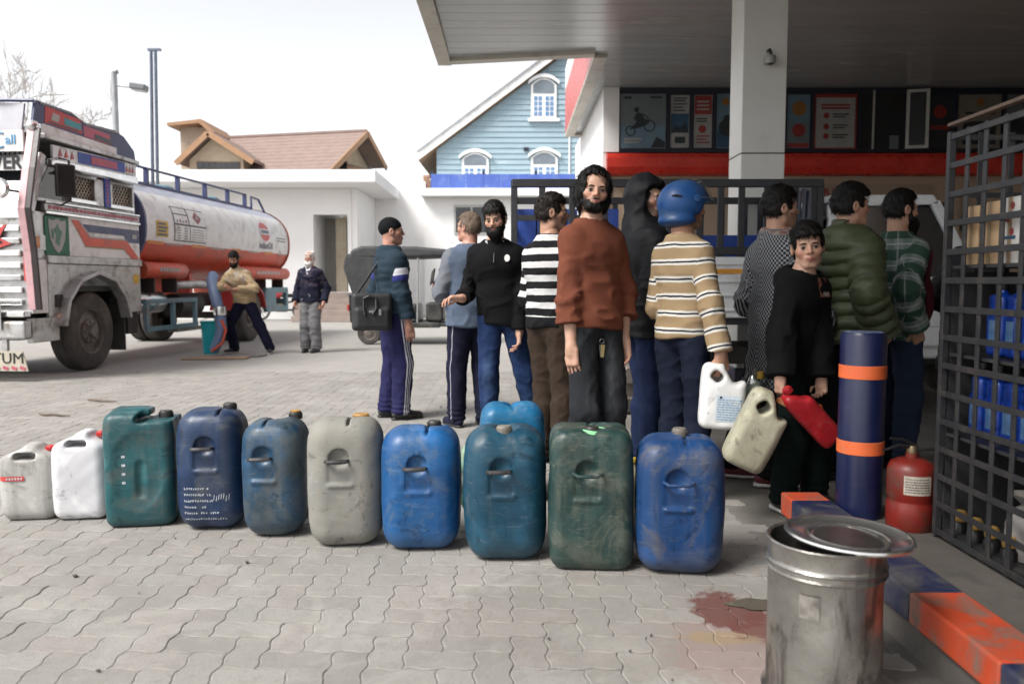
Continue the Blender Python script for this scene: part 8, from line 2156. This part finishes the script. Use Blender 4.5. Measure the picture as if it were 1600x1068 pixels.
mb = MB(); mb.tube([(0.165 * math.cos(a), 0.02, 0.52 + 0.06 * math.sin(a)) for a in [i * math.pi / 10 for i in range(11)]], 0.006, 6); mb.build('bail', p_wht, bk_, smooth=True)
m_ply2 = mat('plywood', (0.36, 0.25, 0.17), (0.28, 0.19, 0.13), 9, rough=0.8)
for k, (px, py, w, d, rz_, lab) in enumerate(((338, 560, 0.95, 0.35, 6, 'plywood sheet on the ground under the end of the hose'), (388, 556, 0.5, 0.3, -8, 'short grey board on the ground beside the hose man'))):
    p = ground(px, py); e = empty('board', p, R(rz_), lab, 'board')
    mb = MB(); mb.box((0, 0, 0.012), (w, d, 0.018)); mb.build('sheet', m_ply2 if k == 0 else MATS['weathered_plank'], e, bevel=0.003)
# ------------------------------------------------------------------ pickup with a slatted cage
PY0, PY1 = 6.95, 8.50
PU = empty('pickup_truck', (0, PY0, 0), label='white pickup with a black slatted cage and blue boards behind the queue', cat='pickup')
m_pw = mat('pickup_white', (0.70, 0.71, 0.72), (0.66, 0.67, 0.68), 3, rough=0.3, dirt=(0.40, 0.38, 0.35), damt=0.25, coat=0.3)
m_cage = mat('cage_black', (0.020, 0.020, 0.024), (0.03, 0.03, 0.035), 8, rough=0.5)
m_bbo = mat('board_blue', (0.020, 0.060, 0.30), (0.028, 0.075, 0.35), 5, rough=0.5, dirt=(0.10, 0.12, 0.25), damt=0.3)
W_ = PY1 - PY0
mb = MB(); mb.bb(0.0, 2.70, 0.03, W_ - 0.03, 0.80, 0.90); mb.build('bed_floor', m_cage, PU)
for y in (0.0, W_ - 0.05):
    mb = MB(); mb.bb(0.0, 2.68, y, y + 0.05, 0.86, 1.39); s_ = mb.build('side_board', m_pw, PU, bevel=0.012)
    for z in (0.93, 1.06, 1.18, 1.33):
        mb = MB(); mb.bb(0.03, 2.65, y - 0.012 if y == 0 else y + 0.05, y if y == 0 else y + 0.062, z - 0.012, z + 0.012); mb.build('pressed_rib', m_pw, s_, bevel=0.005)
mb = MB(); mb.bb(0.02, 2.66, -0.006, -0.001, 1.245, 1.285); mb.build('orange_stripe', mat('stripe_amber', (0.70, 0.30, 0.03), None, 9, rough=0.4), PU)
mb = MB(); mb.bb(-0.03, 0.02, 0.0, W_, 0.86, 1.39); mb.build('tail_board', m_pw, PU, bevel=0.01)
zt = 2.02
for y in (0.02, W_ - 0.04):
    for (z, h) in ((zt, 0.07), (1.44, 0.07)):
        mb = MB(); mb.bb(0.0, 2.68, y - 0.02, y + 0.02, z - h / 2, z + h / 2); mb.build('cage_rail', m_cage, PU, bevel=0.006)
    xs = [0.02, 0.26, 0.52, 0.80, 1.08, 1.36, 1.62, 1.80, 1.98, 2.20, 2.44, 2.60, 2.66]
    for x in xs:
        mb = MB(); mb.bb(x - 0.028, x + 0.028, y - 0.014, y + 0.014, 1.39, zt); mb.build('cage_post', m_cage, PU, bevel=0.005)
    mb = MB(); mb.bb(0.0, 0.75, y - 0.012, y + 0.012, 1.70, 1.75); mb.build('cage_rail', m_cage, PU)
for x in (0.01, 2.67):
    for z in (zt, 1.72, 1.44):
        mb = MB(); mb.bb(x - 0.02, x + 0.02, 0.04, W_ - 0.06, z - 0.03, z + 0.03); mb.build('end_rail', m_cage, PU)
    for yy in (0.4, 0.78, 1.15):
        mb = MB(); mb.bb(x - 0.02, x + 0.02, yy - 0.025, yy + 0.025, 1.39, zt); mb.build('end_post', m_cage, PU)
x = 0.05
while x < 2.6:
    mb = MB(); mb.bb(x, x + 0.20, W_ - 0.10, W_ - 0.075, 1.0, 1.93 if x < 0.95 else 1.66); mb.build('blue_board', m_bbo, PU, bevel=0.004); x += 0.215
# bundled bars at the front of the cage
for k in range(4):
    mb = MB(); mb.tube([(2.50 + 0.045 * k, 0.3, 1.0), (2.52 + 0.045 * k, 0.25, 1.98)], 0.018, 8); mb.build('pipe', m_mast, PU, smooth=True)
# cab
def pyz(name, pts, m, y, th, par=None, bev=0.01):
    mb = MB(); mb.prism([(x, y, z) for x, z in pts], (0, th, 0)); return mb.build(name, m, par or PU, bevel=bev)
pyz('cab_body', [(2.72, 0.55), (2.72, 1.22), (4.05, 1.22), (4.15, 1.12), (5.05, 1.02), (5.12, 0.85), (5.12, 0.50), (4.98, 0.50), (4.94, 0.72), (4.78, 0.86), (4.50, 0.86), (4.34, 0.72), (4.30, 0.50), (2.76, 0.50)], m_pw, 0.04, W_ - 0.08, bev=0.03)
for y, th in ((0.03, 0.06), (W_ - 0.09, 0.06)):
    for nm, pts in (('pillar', [(2.74, 1.2), (2.74, 1.84), (2.83, 1.88), (2.86, 1.2)]), ('pillar', [(3.30, 1.2), (3.30, 1.84), (3.36, 1.84), (3.36, 1.2)]), ('pillar', [(3.98, 1.2), (3.62, 1.86), (3.70, 1.88), (4.08, 1.22)]), ('roof_rail', [(2.78, 1.82), (2.80, 1.90), (3.66, 1.90), (3.70, 1.84)])):
        pyz(nm, pts, m_pw, y, th)
    pyz('side_window', [(2.86, 1.22), (2.86, 1.82), (3.30, 1.82), (3.30, 1.22)], m_glass, y + 0.03, 0.008, bev=0)
    pyz('side_window', [(3.36, 1.22), (3.36, 1.82), (3.62, 1.82), (3.95, 1.22)], m_glass, y + 0.03, 0.008, bev=0)
mb = MB(); mb.bb(2.76, 3.68, 0.05, W_ - 0.05, 1.86, 1.93); mb.build('roof', m_pw, PU, bevel=0.03)
mb = MB(); mb.prism([(4.06, 0.1, 1.20), (4.06, W_ - 0.1, 1.20), (3.69, W_ - 0.12, 1.87), (3.69, 0.12, 1.87)], (0.01, 0, 0.006)); mb.build('windscreen', m_glass, PU)
d_ = pyz('door', [(2.88, 0.62), (2.88, 1.20), (4.0, 1.20), (4.0, 0.90), (3.85, 0.62)], m_pw, 0.025, 0.012, bev=0.006)
mb = MB(); mb.bb(2.95, 3.10, 0.0, 0.02, 1.06, 1.10); mb.build('handle', m_blk, d_, bevel=0.006)
mb = MB(); mb.bb(2.74, 4.30, 0.02, 0.038, 0.60, 0.615); mb.bb(2.74, 4.30, 0.022, 0.038, 0.78, 0.79); mb.build('trim_line', m_alu, PU)
pyz('graphic', [(3.72, 0.98), (4.25, 1.03), (4.22, 1.0), (3.95, 0.955)], mat('graphic_olive', (0.32, 0.30, 0.08), None, 9, rough=0.5), 0.019, 0.004, bev=0)
pyz('graphic', [(3.68, 0.93), (4.05, 0.945), (3.9, 0.91)], MATS['graphic_olive'], 0.0188, 0.004, bev=0)
mb = MB(); mb.box((4.02, -0.12, 1.30), (0.10, 0.16, 0.20), (0, 0, R(-20))); mr = mb.build('wing_mirror', m_blk, PU, bevel=0.03)
mb = MB(); mb.bb(5.05, 5.2, 0.05, W_ - 0.05, 0.45, 0.68); mb.build('bumper', m_blk, PU, bevel=0.03)
def small_wheel(par, c, r, w, m_rim):
    e = empty('wheel', c, parent=par)
    mb = MB(); mb.lathe([(r * 0.6, -w / 2), (r * 0.92, -w / 2), (r, -w * 0.36), (r, w * 0.36), (r * 0.92, w / 2), (r * 0.6, w / 2)], 32, axis='y'); mb.build('tyre', m_tyre, e, smooth=True)
    mb = MB(); mb.lathe([(r * 0.62, -w * 0.47), (r * 0.55, -w * 0.3), (r * 0.28, -w * 0.36), (r * 0.2, -w * 0.5), (0.001, -w * 0.5)], 24, axis='y'); mb.build('rim', m_rim, e, smooth=True)
for x in (1.05, 4.63):
    for y in (0.16, W_ - 0.16): small_wheel(PU, (x, y, 0.35), 0.35, 0.2, m_hub)
mb = MB(); mb.bb(0.1, 4.9, 0.4, 1.15, 0.42, 0.58); mb.build('chassis', m_under, PU)

# ------------------------------------------------------------------ auto rickshaw
AR = empty('auto_rickshaw', (-3.10, 15.0, 0), label='black auto rickshaw with a soft top parked in front of the white house', cat='rickshaw')
m_ab = mat('rickshaw_black', (0.016, 0.018, 0.018), (0.026, 0.028, 0.028), 5, rough=0.45, dirt=(0.12, 0.115, 0.105), damt=0.45)
m_ah = mat('rickshaw_hood', (0.035, 0.038, 0.040), (0.055, 0.058, 0.060), 6, rough=0.7, bump=0.4, bscale=18)
AW = 1.25
def ay(name, pts, m, y, th, bev=0.02, par=None):
    mb = MB(); mb.prism([(x, y, z) for x, z in pts], (0, th, 0)); return mb.build(name, m, par or AR, bevel=bev)
ay('hood_top', [(0.02, 1.60), (0.10, 1.78), (0.30, 1.85), (1.30, 1.84), (1.95, 1.78), (2.02, 1.66), (1.30, 1.63), (0.78, 1.62)], m_ah, 0.0, AW, 0.05)
ay('hood_rear', [(0.0, 1.72), (-0.06, 1.45), (0.10, 0.95), (0.22, 0.95), (0.20, 1.60)], m_ah, 0.02, AW - 0.04, 0.03)
for y in (0.0, AW - 0.04):
    ay('side_curtain', [(0.10, 0.95), (0.04, 1.65), (0.80, 1.63), (0.82, 0.95)], m_ah, y, 0.03, 0.01)
    ay('body_side', [(0.06, 0.42), (0.04, 0.94), (0.95, 0.94), (0.95, 0.36), (0.62, 0.36), (0.56, 0.50), (0.40, 0.58), (0.24, 0.50), (0.20, 0.40)], m_ab, y + 0.002, 0.035, 0.012)
    ay('floor_sill', [(0.95, 0.32), (0.95, 0.42), (1.75, 0.42), (1.75, 0.32)], m_ab, y, 0.04)
ay('floor', [(0.4, 0.34), (0.4, 0.40), (2.1, 0.40), (2.1, 0.34)], m_ab, 0.05, AW - 0.1)
ay('seat', [(0.88, 0.42), (0.88, 0.72), (1.30, 0.76), (1.32, 0.42)], m_ab, 0.08, AW - 0.16, 0.04)
ay('seat_back', [(0.84, 0.72), (0.80, 1.25), (0.90, 1.28), (0.98, 0.74)], mat('seat_cream', (0.25, 0.24, 0.21), None, 5, rough=0.6), 0.08, AW - 0.16, 0.03)
ay('driver_seat', [(1.45, 0.42), (1.45, 0.78), (1.78, 0.80), (1.78, 0.42)], m_ab, 0.3, 0.65, 0.04)
ay('front_cowl', [(2.05, 0.34), (2.02, 0.92), (2.20, 1.02), (2.38, 0.86), (2.44, 0.50), (2.38, 0.34)], m_ab, 0.12, AW - 0.24, 0.06)
for y in (0.14, AW - 0.16):
    mb = MB(); mb.tube([(2.10, y, 0.95), (1.98, y, 1.72)], 0.025, 8); mb.build('screen_post', m_ab, AR, smooth=True)
mb = MB(); mb.prism([(2.10, 0.16, 0.98), (2.10, AW - 0.18, 0.98), (1.99, AW - 0.18, 1.68), (1.99, 0.16, 1.68)], (0.008, 0, 0)); mb.build('windscreen', m_glass, AR)
mb = MB(); mb.tube([(1.95, 0.3, 1.05), (1.95, 0.62, 1.0), (1.95, 0.95, 1.05)], 0.015, 8); mb.build('handlebar', m_wire, AR, smooth=True)
mb = MB(); mb.tube([(0.84, 0.02, 0.46), (0.84, 0.02, 1.62)], 0.02, 8); mb.tube([(1.32, 0.03, 0.42), (1.34, 0.03, 1.62)], 0.016, 8); mb.build('frame_tube', mat('tube_pale', (0.35, 0.36, 0.36), None, 9, rough=0.4), AR, smooth=True)
mb = MB(); mb.box((0.03, 0.03, 0.70), (0.04, 0.10, 0.12)); mb.build('tail_lamp', m_tred, AR, bevel=0.01)
mb = MB(); mb.bb(0.0, 0.85, -0.01, 0.0, 0.93, 0.96); mb.build('hood_hem', p_grey, AR)
for c in ((0.40, 0.12, 0.22), (0.40, AW - 0.12, 0.22), (2.25, AW / 2, 0.22)): small_wheel(AR, c, 0.22, 0.11, m_hub)

# ------------------------------------------------------------------ far motorcycle behind the tanker's tail
mp = ground(440, 500); MC = empty('motorcycle', (mp.x, mp.y, 0), R(200), 'dark motorcycle parked beyond the tail of the tanker', 'motorcycle')
for x in (-0.62, 0.62):
    e = empty('wheel', (x, 0, 0.30), parent=MC)
    mb = MB(); mb.lathe([(0.24, -0.045), (0.29, -0.04), (0.30, 0), (0.29, 0.04), (0.24, 0.045)], 28, axis='y'); mb.build('tyre', m_tyre, e, smooth=True)
    mb = MB(); mb.lathe([(0.24, -0.02), (0.22, 0), (0.24, 0.02)], 28, axis='y')
    for k in range(6):
        a = math.pi * k / 6; mb.bar((-0.23 * math.cos(a), 0, -0.23 * math.sin(a)), (0.23 * math.cos(a), 0, 0.23 * math.sin(a)), 0.02, 0.02)
    mb.build('rim', m_hub, e)
mb = MB(); mb.tube([(0.62, 0, 0.30), (0.42, 0, 0.90)], 0.03, 8); mb.build('fork', m_chrome, MC, smooth=True)
mb = MB(); mb.tube([(0.40, -0.33, 0.98), (0.42, 0, 0.95), (0.40, 0.33, 0.98)], 0.015, 8); mb.build('handlebar', m_wire, MC, smooth=True)
mb = MB(); mb.tube([(-0.55, 0, 0.62), (-0.2, 0, 0.55), (0.35, 0, 0.80)], 0.03, 8); mb.tube([(-0.62, 0, 0.30), (-0.1, 0, 0.32), (0.1, 0, 0.55)], 0.03, 8); mb.build('frame', m_under, MC, smooth=True)
f_ = lambda p: sd_ell(p, (0.16, 0, 0.80), (0.24, 0.13, 0.13)); V, Fq = mesh_sdf(f_, (-0.2, -0.2, 0.6), (0.5, 0.2, 1.0), 0.03); link('tank', np_mesh('tank', V, Fq), m_tred, MC)
f_ = lambda p: sd_rbox(p, (-0.32, 0, 0.76), (0.33, 0.12, 0.06), 0.05); V, Fq = mesh_sdf(f_, (-0.75, -0.2, 0.6), (0.1, 0.2, 0.9), 0.03); link('seat', np_mesh('seat', V, Fq), m_blk, MC)
f_ = lambda p: sd_rbox(p, (0.0, 0, 0.42), (0.2, 0.12, 0.16), 0.05); V, Fq = mesh_sdf(f_, (-0.3, -0.2, 0.2), (0.3, 0.2, 0.65), 0.03); link('engine', np_mesh('engine', V, Fq), m_hub, MC)
